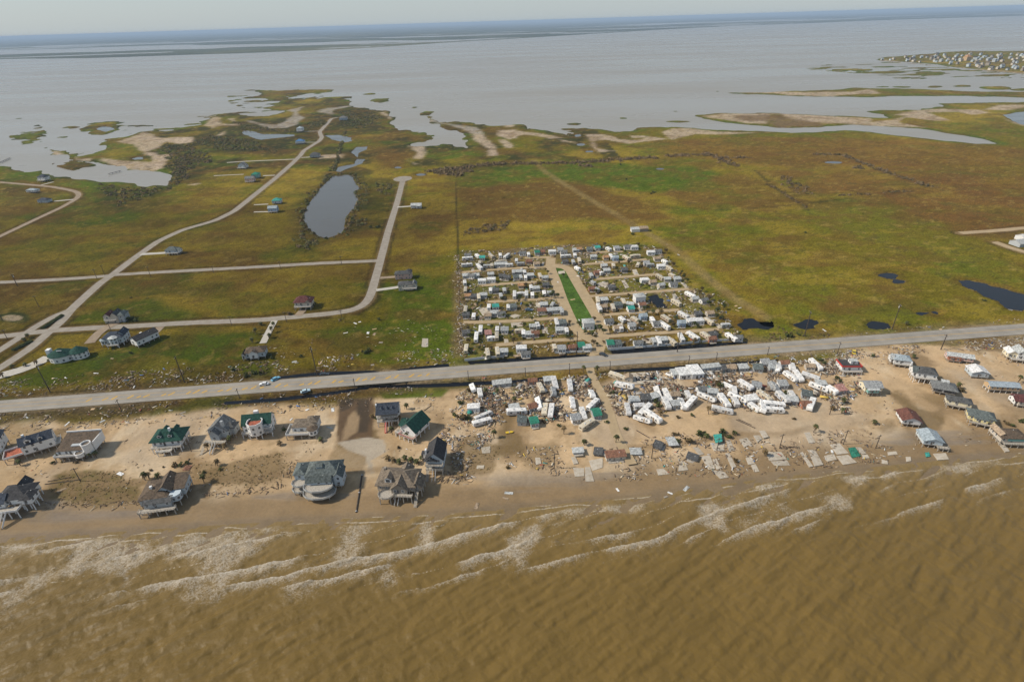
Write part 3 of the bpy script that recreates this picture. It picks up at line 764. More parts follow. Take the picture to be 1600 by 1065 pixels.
trail = np.exp(-d / np.maximum(tl_, .8)) * .80 * mk
foam = np.maximum(line, trail)
foam = np.maximum(foam, .54 * zone_ * sstep(-.22, .45, fbm(X, Y, 15, 4, 80)))
for b0, a0, sd0 in ((-.6, 1.3, 46), (1.6, 2.2, 47), (4.2, 3.0, 48)):      # thin swash edges
    sk = b0 + a0 * fbm(gx, gx * 0 + sd0, 24, 3, sd0)
    foam = np.maximum(foam, .85 * np.exp(-((keep_off - sk[None]) / .26) ** 2) * sstep(-.3, .2, fbm(X, Y, 14, 2, sd0 + 5)))
Zg += .50 * mk * np.exp(-((d - .5) / 1.1) ** 2)
Zg *= sstep(-6, 6, keep_off) * .85 + .15
Zg = np.where(keep_off < 0, np.minimum(Zg, .02 - .02 * np.abs(keep_off)), Zg)
f = grid_faces(len(gyr), len(gx))
ok = (keep_off.ravel()[f] > -7).any(1)
f = f[ok]
used = np.unique(f)
remap = -np.ones(X.size, np.int64)
remap[used] = np.arange(len(used))
gulf_me = mesh_from('gulf', np.stack([X.ravel(), Y.ravel(), Zg.ravel()], 1)[used], remap[f], True)
set_attr(gulf_me, 'foam', foam.ravel()[used])
set_attr(gulf_me, 'shoal', np.exp(-np.clip(keep_off, 0, 99) / 14).ravel()[used])
gm = bpy.data.materials.new('muddy_surf')
gm.use_nodes = True
N, L = gm.node_tree.nodes, gm.node_tree.links
b = N['Principled BSDF']
b.inputs['IOR'].default_value = 1.333
geo = N.new('ShaderNodeNewGeometry')
fa = N.new('ShaderNodeAttribute'); fa.attribute_name = 'foam'
sh = N.new('ShaderNodeAttribute'); sh.attribute_name = 'shoal'
n0 = N.new('ShaderNodeTexNoise'); n0.inputs['Scale'].default_value = .03; n0.inputs['Detail'].default_value = 4
n1 = N.new('ShaderNodeTexNoise'); n1.inputs['Scale'].default_value = .9; n1.inputs['Detail'].default_value = 6; n1.inputs['Roughness'].default_value = .7
vo = N.new('ShaderNodeTexVoronoi'); vo.feature = 'DISTANCE_TO_EDGE'; vo.inputs['Scale'].default_value = 1.5
wp = N.new('ShaderNodeVectorMath'); wp.operation = 'MULTIPLY_ADD'; wp.inputs[1].default_value = (1.6, 1.6, 0)
for n in (n0, n1):
    L.new(geo.outputs['Position'], n.inputs['Vector'])
L.new(n1.outputs['Color'], wp.inputs[0]); L.new(geo.outputs['Position'], wp.inputs[2]); L.new(wp.outputs[0], vo.inputs['Vector'])
def mrange(src, a, b_, c, d):
    m_ = N.new('ShaderNodeMapRange'); m_.inputs[1].default_value, m_.inputs[2].default_value, m_.inputs[3].default_value, m_.inputs[4].default_value = a, b_, c, d
    L.new(src, m_.inputs[0]); return m_.outputs[0]
def mth(op, a, b_):
    m_ = N.new('ShaderNodeMath'); m_.operation = op
    for i_, v_ in ((0, a), (1, b_)):
        if isinstance(v_, (int, float)): m_.inputs[i_].default_value = v_
        else: L.new(v_, m_.inputs[i_])
    return m_.outputs[0]
nf = N.new('ShaderNodeTexNoise'); nf.inputs['Scale'].default_value = 1.5; nf.inputs['Detail'].default_value = 4; nf.inputs['Roughness'].default_value = .62
L.new(wp.outputs[0], nf.inputs['Vector'])
lace = mth('ADD', mrange(vo.outputs[0], 0, .3, .14, -.10), mrange(nf.outputs[0], .3, .7, -.30, .30))
ff = mrange(mth('ADD', fa.outputs['Fac'], lace), .25, 1.15, 0, .80)
ff = mth('MULTIPLY', ff, mrange(fa.outputs['Fac'], .10, .42, 0, 1))
def mixc(f_, a, b_):
    m_ = N.new('ShaderNodeMix'); m_.data_type = 'RGBA'; L.new(f_, m_.inputs[0])
    for i_, v_ in ((6, a), (7, b_)):
        if isinstance(v_, tuple): m_.inputs[i_].default_value = (*v_, 1)
        else: L.new(v_, m_.inputs[i_])
    return m_.outputs[2]
wc = mixc(mrange(n0.outputs[0], .35, .68, 0, 1), (.158, .100, .025), (.138, .088, .022))
wc = mixc(sh.outputs['Fac'], wc, (.205, .140, .055))
cc = mixc(ff, wc, (.60, .545, .46))
L.new(cc, b.inputs['Base Color'])
L.new(mrange(ff, 0, 1, .36, .8), b.inputs['Roughness'])
b.inputs['Specular IOR Level'].default_value = .28
bp = N.new('ShaderNodeBump'); bp.inputs['Strength'].default_value = .7; bp.inputs['Distance'].default_value = .3
L.new(n1.outputs[0], bp.inputs['Height']); L.new(bp.outputs[0], b.inputs['Normal'])
link('gulf', gulf_me, gm, kind='structure')
V = [(x_, y_, -.06) for x_, y_ in ((-2500, -800), (2500, -800), (2500, 62.2), (-2500, 62.2), (-2500, 62.2), (-261.6, 62.2), (-261.6, 222), (-2500, 180), (303.2, 62.2), (2500, 62.2), (2500, 420), (303.2, 250))]
link('gulf', mesh_from('gulf', V, [(0, 1, 2, 3), (8, 9, 10, 11), (4, 5, 6, 7)]), gm, kind='structure')

# ---------------------------------------------------------------- the mainland across the bay
rows = [3200.]
while rows[-1] < 58000:
    rows.append(rows[-1] * 1.022 + 8)
rows = np.array(rows)
fu = np.linspace(-1, 1, 420)
FX = (fu[None] * (rows[:, None] * 1.12 + 400)).ravel()
FY = np.repeat(rows, 420)
fs = GA([(-500, 112), (0, 93), (150, 90.5), (250, 87.5), (400, 83), (560, 76), (700, 66.5), (830, 59), (1000, 48.5), (1150, 40.5), (1250, 37), (1400, 31), (1600, 25), (2100, 9)])
base_y = np.interp(FX, fs[:, 0], fs[:, 1])
fd = FY - base_y
fz = np.clip((fd + 130 * fbm(FX, FY, 500, 4, 90)) * .02, -2, 2.5)
lag = GA([(-300, 101), (0, 84), (150, 82), (200, 79), (330, 76.5), (360, 74), (560, 69), (690, 63), (560, 64), (420, 69), (250, 72), (100, 77), (0, 79), (-300, 95)])
ld = sdf(lag, FX, FY, 900) + 200 * fbm(FX, FY, 700, 4, 91)
fz = np.minimum(fz, np.where(fd > 150, np.clip(-ld * .02, -1.5, 3), 9))
fz = np.minimum(fz, np.where((fd > 250) & (fd < 7000), np.clip((.16 - fbm(FX * .3, FY * 1.2, 650, 4, 92)) * 9, -1.5, 3), 9))
fz = np.minimum(fz, np.where(fd > 8000, 2.5, 9))
fcol = np.empty((len(FX), 3)); fcol[:] = (.055, .060, .026)
fn = fbm(FX, FY, 900, 5, 93)[:, None]
fcol = fcol * (1 + .5 * fn) + sstep(.15, .5, fbm(FX, FY, 1500, 4, 94))[:, None] * C(.04, .03, .01)
far_me = mesh_from('far_shore', np.stack([FX, FY, fz], 1), grid_faces(len(rows), 420), True)
set_attr(far_me, 'albedo', fcol)
link('far_shore', far_me, attr_mat('far_marsh_land', 'albedo', .95, .1, (200., .2), 0), kind='structure')

# ---------------------------------------------------------------- humid air over the bay
hz = bpy.data.materials.new('humid_air')
hz.use_nodes = True
N, L = hz.node_tree.nodes, hz.node_tree.links
for n in list(N):
    if n.type == 'BSDF_PRINCIPLED':
        N.remove(n)
pv = N.new('ShaderNodeVolumePrincipled')
pv.inputs['Color'].default_value = (.55, .71, .90, 1)
pv.inputs['Density'].default_value = HAZE_D = 0.68e-4
pv.inputs['Anisotropy'].default_value = 0.0
L.new(pv.outputs[0], [n for n in N if n.type == 'OUTPUT_MATERIAL'][0].inputs['Volume'])
hb = 70000.0
V = [(x, y, z) for z in (-5, 168) for x, y in ((-hb, -3000), (hb, -3000), (hb, 64000), (-hb, 64000))]
F = [(3, 2, 1, 0), (4, 5, 6, 7), (0, 1, 5, 4), (1, 2, 6, 5), (2, 3, 7, 6), (3, 0, 4, 7)]
link('haze', mesh_from('haze', V, F), hz, kind='stuff')

# ================================================================ BUILDERS
def bm_mesh(name, bm):
    me = bpy.data.meshes.new(name)
    bmesh.ops.recalc_face_normals(bm, faces=bm.faces)
    bm.to_mesh(me)
    bm.free()
    return me
def add_box(bm, x0, x1, y0, y1, z0, z1, M=None):
    vs_ = [bm.verts.new((x, y, z)) for z in (z0, z1) for x, y in ((x0, y0), (x1, y0), (x1, y1), (x0, y1))]
    for f in ((3, 2, 1, 0), (4, 5, 6, 7), (0, 1, 5, 4), (1, 2, 6, 5), (2, 3, 7, 6), (3, 0, 4, 7)):
        bm.faces.new([vs_[i] for i in f])
    if M is not None:
        for v_ in vs_:
            v_.co = M @ v_.co
    return vs_
def add_prism(bm, poly, z0, z1):
    a = [bm.verts.new((x, y, z0)) for x, y in poly]
    b_ = [bm.verts.new((x, y, z1)) for x, y in poly]
    n = len(poly)
    bm.faces.new(a[::-1]); bm.faces.new(b_)
    for i in range(n):
        bm.faces.new((a[i], a[(i + 1) % n], b_[(i + 1) % n], b_[i]))
def boxes(name, lst):
    bm = bmesh.new()
    for b_ in lst:
        add_box(bm, *b_)
    return bm_mesh(name, bm)
_BOX = {}
def box_me(name, *d):
    k = (name,) + tuple(round(v, 2) for v in d)
    if k not in _BOX:
        _BOX[k] = boxes(name, [d])
    return _BOX[k]
def tube_me(name, r0, r1, h, n=7):
    bm = bmesh.new()
    bmesh.ops.create_cone(bm, cap_ends=True, segments=n, radius1=r0, radius2=r1, depth=h, matrix=Matrix.Translation((0, 0, h / 2)))
    return bm_mesh(name, bm)
def part(name, me, m, parent, loc=(0, 0, 0), rz=0.0, label=None):
    o = bpy.data.objects.new(name, me)
    COL.objects.link(o)
    if not me.materials:
        me.materials.append(m)
    elif m is not None and me.materials[0] is not m:
        o.material_slots[0].link = 'OBJECT'
        o.material_slots[0].material = m
    o.parent = parent
    o.location = loc
    o.rotation_euler = (0, 0, rz)
    if label:
        o['label'] = label
    return o
def thing(name, label, cat, loc, rz=0.0, group=None, tilt=(0, 0)):
    o = bpy.data.objects.new(name, None)
    COL.objects.link(o)
    o.empty_display_size = .5
    o.location = loc
    o.rotation_euler = (tilt[0], tilt[1], rz)
    o['label'] = label
    o['category'] = cat
    if group:
        o['group'] = group
    return o
KIDS = {}
def copy_tree(o, parent=None):
    if o.name not in KIDS:                # children are looked up once per prototype
        KIDS[o.name] = list(o.children)
    c = o.copy()
    COL.objects.link(c)
    if parent is not None:
        c.parent = parent
    for ch in KIDS[o.name]:
        copy_tree(ch, c)
    return c
_on = ['first', 'second', 'third', 'fourth', 'fifth', 'sixth', 'seventh', 'eighth', 'ninth', 'tenth', 'eleventh', 'twelfth', 'thirteenth', 'fourteenth', 'fifteenth', 'sixteenth', 'seventeenth', 'eighteenth', 'nineteenth', 'twentieth']
ORD = _on + [str(i) + {1: 'st', 2: 'nd', 3: 'rd'}.get(i % 10 if i % 100 not in (11, 12, 13) else 0, 'th') for i in range(21, 300)]


def rmat(n, c, c2=None):
    return mat('roof_' + n, c, .88, .26, 1.1, .25, .2, col2=c2, coord='Object', rnd=.10)
ROOF = {'navy': rmat('navy', (.050, .060, .078)), 'char': rmat('charcoal', (.060, .058, .058)), 'green': rmat('green', (.018, .062, .046)), 'brown': rmat('brown', (.120, .088, .060)),
        'taupe': rmat('taupe', (.185, .148, .108)), 'grey': rmat('grey', (.170, .172, .165)), 'slate': rmat('slate_green', (.120, .138, .130)), 'pale': rmat('pale_metal', (.46, .47, .45)), 'white': rmat('white', (.70, .69, .66)),
        'red': rmat('redbrown', (.165, .072, .052)), 'maroon': rmat('maroon', (.12, .045, .040)), 'teal': rmat('teal', (.06, .33, .27)), 'sea': rmat('sea_green', (.035, .20, .13)), 'rust': rmat('rust', (.23, .115, .072)), 'orange': rmat('orange', (.42, .24, .12)),
        'mottled': rmat('mottled_grey', (.40, .41, .39), (.12, .12, .13)), 'bluegrey': rmat('bluegrey', (.33, .38, .40)), 'dkgrey': rmat('dark_grey', (.095, .095, .092)), 'tan': rmat('tan', (.36, .27, .18)), 'blue': rmat('blue', (.09, .20, .36)), 'pink': rmat('pink', (.36, .19, .16)), 'patch': rmat('storm_patched', (.36, .42, .45), (.20, .23, .26)), 'deckred': rmat('terracotta_deck', (.42, .13, .075))}
def wmat(n, c):
    return mat('siding_' + n, c, .7, .07, 2.5, .1, .3, rnd=.06)
WALL = {'white': wmat('white', (.74, .73, .70)), 'cream': wmat('cream', (.72, .64, .45)), 'grey': wmat('grey', (.40, .42, .42)), 'bgrey': wmat('blue_grey', (.46, .52, .55)), 'tan': wmat('tan', (.52, .36, .20)), 'dark': wmat('dark', (.12, .11, .10)),
        'pink': wmat('pink', (.62, .42, .35)), 'beige': wmat('beige', (.55, .49, .40)), 'blue': wmat('blue', (.32, .42, .55)), 'wood': wmat('weathered_wood', (.30, .26, .21)), 'red': wmat('red', (.50, .045, .03)), 'brick': wmat('brick', (.34, .14, .08)), 'yellow': wmat('yellow', (.70, .60, .30)), 'teal': wmat('teal', (.20, .42, .38))}
GLASS = mat('window_glass', (.035, .045, .055), .12, .05, 1, spec=.6)
TRIM = mat('white_trim', (.76, .75, .72), .6, .05, 2)
STILT = mat('timber_stilt', (.42, .38, .32), .85, .15, 1.5, .2)
DECK = mat('deck_boards', (.40, .36, .30), .85, .15, 1.5, .2)
DARKIN = mat('opening_shade', (.02, .02, .022), .8, .05, 1)

def roof_mesh(kind, x0, x1, y0, y1, z, rise, axis='x', oh=.55, t=.16):
    bm = bmesh.new()
    X0, X1, Y0, Y1 = x0 - oh, x1 + oh, y0 - oh, y1 + oh
    if kind == 'flat':
        add_box(bm, x0 - .15, x1 + .15, y0 - .15, y1 + .15, z, z + .2)
    elif kind == 'shed':      # high at the back (+y) or at +x
        s = [(X0, Y0, z), (X1, Y0, z), (X1, Y1, z + rise), (X0, Y1, z + rise)] if axis == 'x' else [(X0, Y0, z), (X1, Y0, z + rise), (X1, Y1, z + rise), (X0, Y1, z)]
        a = [bm.verts.new(p) for p in s]
        b_ = [bm.verts.new((p[0], p[1], p[2] + t)) for p in s]
        bm.faces.new(a[::-1]); bm.faces.new(b_)
        for i in range(4):
            bm.faces.new((a[i], a[(i + 1) % 4], b_[(i + 1) % 4], b_[i]))
    elif kind == 'gable':
        w = (y1 - y0) if axis == 'x' else (x1 - x0)
        sl = rise / (w / 2)
        c = (y0 + y1) / 2 if axis == 'x' else (x0 + x1) / 2
        e = w / 2 + oh
        sec = [(c - e, z - sl * oh), (c, z + rise), (c + e, z - sl * oh), (c + e, z - sl * oh + t), (c, z + rise + t * 1.15), (c - e, z - sl * oh + t)]
        A0, A1 = (X0, X1) if axis == 'x' else (Y0, Y1)
        mk = (lambda q, a_: (a_, q[0], q[1])) if axis == 'x' else (lambda q, a_: (q[0], a_, q[1]))
        a = [bm.verts.new(mk(q, A0)) for q in sec]
        b_ = [bm.verts.new(mk(q, A1)) for q in sec]
        for (i, j, k, l) in ((0, 1, 4, 5), (1, 2, 3, 4)):
            bm.faces.new((a[i], a[j], a[k], a[l])); bm.faces.new((b_[i], b_[j], b_[k], b_[l]))
        for i in range(6):
            bm.faces.new((a[i], a[(i + 1) % 6], b_[(i + 1) % 6], b_[i]))
    else:                     # hip
        lx, ly = X1 - X0, Y1 - Y0
        cx, cy = (X0 + X1) / 2, (Y0 + Y1) / 2
        r = max(.05, (lx - ly) / 2) if lx >= ly else .05
        q = max(.05, (ly - lx) / 2) if ly > lx else .05
        e0 = [bm.verts.new(p) for p in ((X0, Y0, z - .1), (X1, Y0, z - .1), (X1, Y1, z - .1), (X0, Y1, z - .1))]
        e1 = [bm.verts.new(p) for p in ((X0, Y0, z + t - .1), (X1, Y0, z + t - .1), (X1, Y1, z + t - .1), (X0, Y1, z + t - .1))]
        tp = [bm.verts.new(p) for p in ((cx - r, cy - q, z + rise), (cx + r, cy - q, z + rise), (cx + r, cy + q, z + rise), (cx - r, cy + q, z + rise))]
        bm.faces.new(e0[::-1]); bm.faces.new(tp)
        for i in range(4):
            j = (i + 1) % 4
            bm.faces.new((e0[i], e0[j], e1[j], e1[i])); bm.faces.new((e1[i], e1[j], tp[j], tp[i]))
    return bm_mesh('roof', bm)
def wall_mesh(kind, x0, x1, y0, y1, z0, z1, rise, axis):
    bm = bmesh.new()
    add_box(bm, x0, x1, y0, y1, z0, z1)
    if kind == 'gable':
        c = (y0 + y1) / 2 if axis == 'x' else (x0 + x1) / 2
        tri = [((y0 if axis == 'x' else x0), z1 - .01), ((y1 if axis == 'x' else x1), z1 - .01), (c, z1 + rise - .02)]
        A0, A1 = (x0, x1) if axis == 'x' else (y0, y1)
        mk = (lambda q, a_: (a_, q[0], q[1])) if axis == 'x' else (lambda q, a_: (q[0], a_, q[1]))
        a = [bm.verts.new(mk(q, A0)) for q in tri]
        b_ = [bm.verts.new(mk(q, A1)) for q in tri]
        bm.faces.new(a); bm.faces.new(b_[::-1])
        for i in range(3):
            bm.faces.new((a[i], a[(i + 1) % 3], b_[(i + 1) % 3], b_[i]))
    elif kind == 'shed':
        if axis == 'x':
            p = [(x0, y0, z1 - .01), (x1, y0, z1 - .01), (x1, y1, z1 - .01), (x0, y1, z1 - .01), (x0, y1, z1 + rise - .05), (x1, y1, z1 + rise - .05)]
            v_ = [bm.verts.new(q) for q in p]
            for f in ((0, 1, 5, 4), (3, 4, 5, 2), (0, 4, 3), (1, 2, 5)):
                bm.faces.new([v_[i] for i in f])
    return bm_mesh('wall', bm)
_WIN = {}
def window(root, x, y, z, ang, w=1.1, h=1.3):
    k = (round(w, 1), round(h, 1))
    if k not in _WIN:
        bm = bmesh.new()
        for b_ in ((-w / 2 - .09, -w / 2, -.07, .02, -.09, h + .09), (w / 2, w / 2 + .09, -.07, .02, -.09, h + .09), (-w / 2, w / 2, -.07, .02, h, h + .09), (-w / 2, w / 2, -.1, .02, -.09, 0), (-w / 2, w / 2, -.045, -.02, h * .48, h * .54)):
            add_box(bm, *b_)
        _WIN[k] = (bm_mesh('window', bm), boxes('pane', [(-w / 2, w / 2, -.03, .0, .0, h)]))
    f = part('window', _WIN[k][0], TRIM, root, (x, y, z), ang)
    part('pane', _WIN[k][1], GLASS, f)
def railing(root, x0, x1, y0, y1, z, m, sides='wsen', solid=False):
    bm = bmesh.new()
    hh = 1.0
    S = {'s': ((x0, y0), (x1, y0)), 'n': ((x0, y1), (x1, y1)), 'w': ((x0, y0), (x0, y1)), 'e': ((x1, y0), (x1, y1))}
    for s in sides:
        (ax, ay), (bx, by) = S[s]
        L_ = math.hypot(bx - ax, by - ay)
        hx, hy = (0, .05) if s in 'sn' else (.05, 0)
        ex, ey = (0, .03) if s in 'sn' else (.03, 0)
        if solid:
            add_box(bm, ax - ex - .03, bx + ex + .03, ay - ey - .03, by + ey + .03, z, z + hh)
            continue
        add_box(bm, ax - hx, bx + hx, ay - hy, by + hy, z + hh - .08, z + hh)
        add_box(bm, ax - ex, bx + ex, ay - ey, by + ey, z + .48, z + .56)
        n = max(1, int(L_ / 1.3))
        for i in range(n + 1):
            cx, cy = ax + (bx - ax) * i / n, ay + (by - ay) * i / n
            add_box(bm, cx - .05, cx + .05, cy - .05, cy + .05, z, z + hh - .08)
    part('railing', bm_mesh('railing', bm), m, root)
_STILT = {}
def stilts(root, rects, h, m, step=3.3, r=.16, below=.6):
    seen = set()
    k = (round(h, 1), r)
    if k not in _STILT:
        _STILT[k] = boxes('stilt', [(-r, r, -r, r, -below, h)])
    for (x0, x1, y0, y1) in rects:
        nx, ny = max(1, round((x1 - x0 - .6) / step)), max(1, round((y1 - y0 - .6) / step))
        for i in range(nx + 1):
            for j in range(ny + 1):
                x, y = x0 + .3 + (x1 - x0 - .6) * i / nx, y0 + .3 + (y1 - y0 - .6) * j / ny
                if any(abs(x - a) < 1.4 and abs(y - b_) < 1.4 for a, b_ in seen):
                    continue
                seen.add((x, y))
                part('stilt', _STILT[k], m, root, (x, y, 0))
def stairs(root, x, y0, y1, z, m, w=1.4):
    bm = bmesh.new()
    n = max(4, int(z / .28))
    for i in range(n):
        a, b_ = y0 + (y1 - y0) * i / n, y0 + (y1 - y0) * (i + 1) / n
        zz_ = z * (i + 1) / n
        add_box(bm, x - w / 2, x + w / 2, min(a, b_), max(a, b_), zz_ - .1, zz_)
    part('staircase', bm_mesh('staircase', bm), m, root)
    bm = bmesh.new()
    for sx in (-w / 2 - .05, w / 2 + .05):
        v_ = [bm.verts.new(p) for p in ((sx - .04, y0, 0), (sx + .04, y0, 0), (sx + .04, y1, z), (sx - .04, y1, z), (sx - .04, y0, 1), (sx + .04, y0, 1), (sx + .04, y1, z + 1), (sx - .04, y1, z + 1))]
        for f in ((0, 1, 2, 3), (4, 5, 6, 7), (0, 1, 5, 4), (1, 2, 6, 5), (2, 3, 7, 6), (3, 0, 4, 7)):
            bm.faces.new([v_[i] for i in f])
    part('stair_rail', bm_mesh('stair_rail', bm), TRIM, root)
def ngon(cx, cy, r, n=8, a0=None, sq=1.0):
    a0 = math.pi / n if a0 is None else a0
    return [(cx + r * math.cos(a0 + 2 * math.pi * i / n), cy + sq * r * math.sin(a0 + 2 * math.pi * i / n)) for i in range(n)]
def house(name, label, px, py, rot, spec, stilt=None, win=True, scale=1.0, cat='house', stilt_mat=None, group=None, wsp=2.7):
    x, y, z = GP(px, py)
    scale = scale if scale != 1.0 else (.72 if py < 455 or px > 1290 else .87)
    root = thing(name, label, cat, (x, y, z - .05), R(rot), group)
    root.scale = (scale, scale, scale)
    rects = []
    for s in spec:
        t = s[0]
        if t == 'b':          # block: x0 x1 y0 y1 z0 z1 roof rise axis wall roofmat
            _, x0, x1, y0, y1, z0, z1, rk, rise, ax, wm, rm = s[:12]
            if z0 > .8:
                rects.append((x0, x1, y0, y1))
                part('floor_deck', box_me('floor_deck', x0 - .1, x1 + .1, y0 - .1, y1 + .1, z0 - .3, z0 - .003), STILT, root)
            if wm:
                part('wall', wall_mesh(rk, x0, x1, y0, y1, z0, z1, rise, ax), WALL[wm], root)
            if rk != 'none':
                rf = part('roof', roof_mesh(rk, x0, x1, y0, y1, z1 + .01, rise, ax, s[12] if len(s) > 12 else .55), ROOF[rm], root)
                if rk in ('gable', 'hip') and rise > 1.2:
                    L_ = (x1 - x0) if ax == 'x' else (y1 - y0)
                    part('vent_pipe', box_me('vent_pipe', -.12, .12, -.12, .12, 0, .7), TRIM, rf, ((x0 + x1) / 2 + (x1 - x0) * .18, (y0 + y1) / 2 + (y1 - y0) * .2, z1 + rise * .45))
            if win and wm:
                st = max(1, round((z1 - z0) / 2.8))
                for k in range(st):
                    wz = z0 + k * (z1 - z0) / st + .85
                    for (ax_, ay_, bx_, by_, an) in ((x0, y0, x1, y0, 0), (x1, y0, x1, y1, R(90)), (x1, y1, x0, y1, R(180)), (x0, y1, x0, y0, R(-90))):
                        L_ = math.hypot(bx_ - ax_, by_ - ay_)
                        n = int(L_ / wsp)
                        for i in range(n):
                            u_ = (i + .5) / n
                            if (i * 7 + k * 3 + int(L_ * 10)) % 5 == 4:
                                continue
                            window(root, ax_ + (bx_ - ax_) * u_, ay_ + (by_ - ay_) * u_, wz, an)
                if True:
                    part('door', box_me('door', -.5, .5, -.06, .02, 0, 2.1), WALL['dark'] if wm != 'dark' else TRIM, root, (x0 + (x1 - x0) * .42 if (x1 - x0) > 3 else (x0 + x1) / 2, y0, z0 + .02))
        elif t == 'd':        # deck: x0 x1 y0 y1 z railmat sides solid
            _, x0, x1, y0, y1, z0, rm = s[:7]
            part('deck', box_me('deck', x0, x1, y0, y1, z0 - .22, z0), s[9] if len(s) > 9 and s[9] else DECK, root)
            railing(root, x0 + .06, x1 - .06, y0 + .06, y1 - .06, z0 + .002, rm, s[7] if len(s) > 7 else 'wse', s[8] if len(s) > 8 else False)
            rects.append((x0, x1, y0, y1))
        elif t == 'o':        # polygonal block: cx cy r n z0 z1 rise wall roof sq
            _, cx, cy, r_, n, z0, z1, rise, wm, rm = s[:10]
            sq = s[10] if len(s) > 10 else 1.0
            bm = bmesh.new(); add_prism(bm, ngon(cx, cy, r_, n, None, sq), z0, z1)
            part('wall', bm_mesh('wall', bm), WALL[wm], root)
            if rise > 0:
                bm = bmesh.new()
                ring = [bm.verts.new((a, b_, z1)) for a, b_ in ngon(cx, cy, r_ + .5, n, None, sq)]
                ring2 = [bm.verts.new((a, b_, z1 + .16)) for a, b_ in ngon(cx, cy, r_ + .5, n, None, sq)]
                top = bm.verts.new((cx, cy, z1 + rise))
                bm.faces.new(ring[::-1])
                for i in range(n):
                    bm.faces.new((ring[i], ring[(i + 1) % n], ring2[(i + 1) % n], ring2[i])); bm.faces.new((ring2[i], ring2[(i + 1) % n], top))
                part('roof', bm_mesh('roof', bm), ROOF[rm], root)
            elif rise < 0:    # roof terrace with a parapet
                bm = bmesh.new()
                o_, i_ = ngon(cx, cy, r_ + .1, n, None, sq), ngon(cx, cy, r_ - .25, n, None, sq)
                V_ = [[bm.verts.new((a, b_, zq)) for a, b_ in pl] for pl, zq in ((o_, z1), (o_, z1 - rise), (i_, z1 - rise), (i_, z1))]
                for q in range(4):
                    for i in range(n):
                        j = (i + 1) % n
                        bm.faces.new((V_[q][i], V_[q][j], V_[(q + 1) % 4][j], V_[(q + 1) % 4][i]))
                part('parapet', bm_mesh('parapet', bm), WALL[wm], root)
                bm = bmesh.new(); add_prism(bm, i_, z1 + .01, z1 + .08)
                part('terrace', bm_mesh('terrace', bm), ROOF[rm], root)
            if win:
                P = ngon(cx, cy, r_, n, None, sq)
                st = max(1, round((z1 - z0) / 2.8))
                for k in range(st):
                    for i in range(n):
                        a, b_ = P[i], P[(i + 1) % n]
                        if math.hypot(a[0] - b_[0], a[1] - b_[1]) > 1.6:
                            window(root, (a[0] + b_[0]) / 2, (a[1] + b_[1]) / 2, z0 + k * (z1 - z0) / st + .85, math.atan2(b_[1] - a[1], b_[0] - a[0]))
            if z0 > .8:
                rects.append((cx - r_ * .8, cx + r_ * .8, cy - r_ * .8 * sq, cy + r_ * .8 * sq))
        elif t == 'od':       # polygonal deck: cx cy r n z railmat sq
            _, cx, cy, r_, n, z0, rm, sq = s[:8]
            bm = bmesh.new(); add_prism(bm, ngon(cx, cy, r_, n, None, sq), z0 - .25, z0)
            part('deck', bm_mesh('deck', bm), DECK, root)
            P = ngon(cx, cy, r_ - .08, n, None, sq)
            bm = bmesh.new()
            for i in range(n):
                a, b_ = Vector(P[i]), Vector(P[(i + 1) % n])
                L_ = (b_ - a).length
                an = math.atan2(b_.y - a.y, b_.x - a.x)
                Mx = Matrix.Translation((a.x, a.y, z0 + .002)) @ Matrix.Rotation(an, 4, 'Z')
                for bb in ((0, L_, -.05, .05, .92, 1.0), (0, L_, -.03, .03, .1, .6), (-.05, .05, -.05, .05, 0, .92)):
                    add_box(bm, *bb, M=Mx)
            part('railing', bm_mesh('railing', bm), rm, root)
            rects.append((cx - r_ * .75, cx + r_ * .75, cy - r_ * .75 * sq, cy + r_ * .75 * sq))
        elif t == 'dm':       # dormer: x y z w roof wall, facing -y unless turned
            _, dx, dy, dz, w, rm, wm = s[:7]
            an = s[7] if len(s) > 7 else 0
            dl = s[8] if len(s) > 8 else w * 1.3
            h = w * .62
            e = bpy.data.objects.new('dormer', wall_mesh('gable', -w / 2, w / 2, 0, dl, -.6, h, w * .38, 'y'))
            COL.objects.link(e); e.parent = root; e.location = (dx, dy, dz); e.rotation_euler = (0, 0, an)
            e.data.materials.append(WALL[wm])
            part('dormer_roof', roof_mesh('gable', -w / 2, w / 2, 0, dl, h + .01, w * .38, 'y', .22, .12), ROOF[rm], e)
            part('pane', box_me('pane', -w * .3, w * .3, -.04, .02, h * .15, h * .9), GLASS, e)
        elif t == 'bx':       # plain trim box: name mat dims
            part(s[1], box_me(s[1], *s[3:9]), s[2], root)
        elif t == 'st':
            stairs(root, s[1], s[2], s[3], s[4], s[5] if len(s) > 5 else DECK)
    if stilt:
        stilts(root, rects, stilt, stilt_mat or STILT)
    return root

W_, K_ = TRIM, DECK
# ---------------------------------------------------------------- beach houses west of the washed-out park
house('beach_house', 'white beach house with navy roof cut by the left edge of the photo', -4, 706, 24, [('b', -4.5, 4.5, -5, 5, 3, 9, 'gable', 2.8, 'y', 'white', 'navy'), ('d', -4.5, 4.5, -7.2, -5, 3, W_)], 3)
house('beach_house', 'white two-storey house with blue-grey roof and a red sun deck at its seaward end', 56, 706, 33, [('b', -3.5, 9.5, -4, 4, 2.8, 8, 'gable', 2.4, 'x', 'white', 'navy'), ('d', -11.5, -3.6, -4, 4, 3.4, W_, 'wsn', True, ROOF['deckred']), ('dm', 0, -3.6, 8.2, 2.6, 'navy', 'white'), ('dm', 5, -3.6, 8.2, 2.0, 'navy', 'white'), ('bx', 'chimney', TRIM, -2.2, -1.2, 1, 2, 8, 11), ('d', 9.5, 11.5, -3.5, 3.5, 2.8, W_, 'sen')], 2.8)
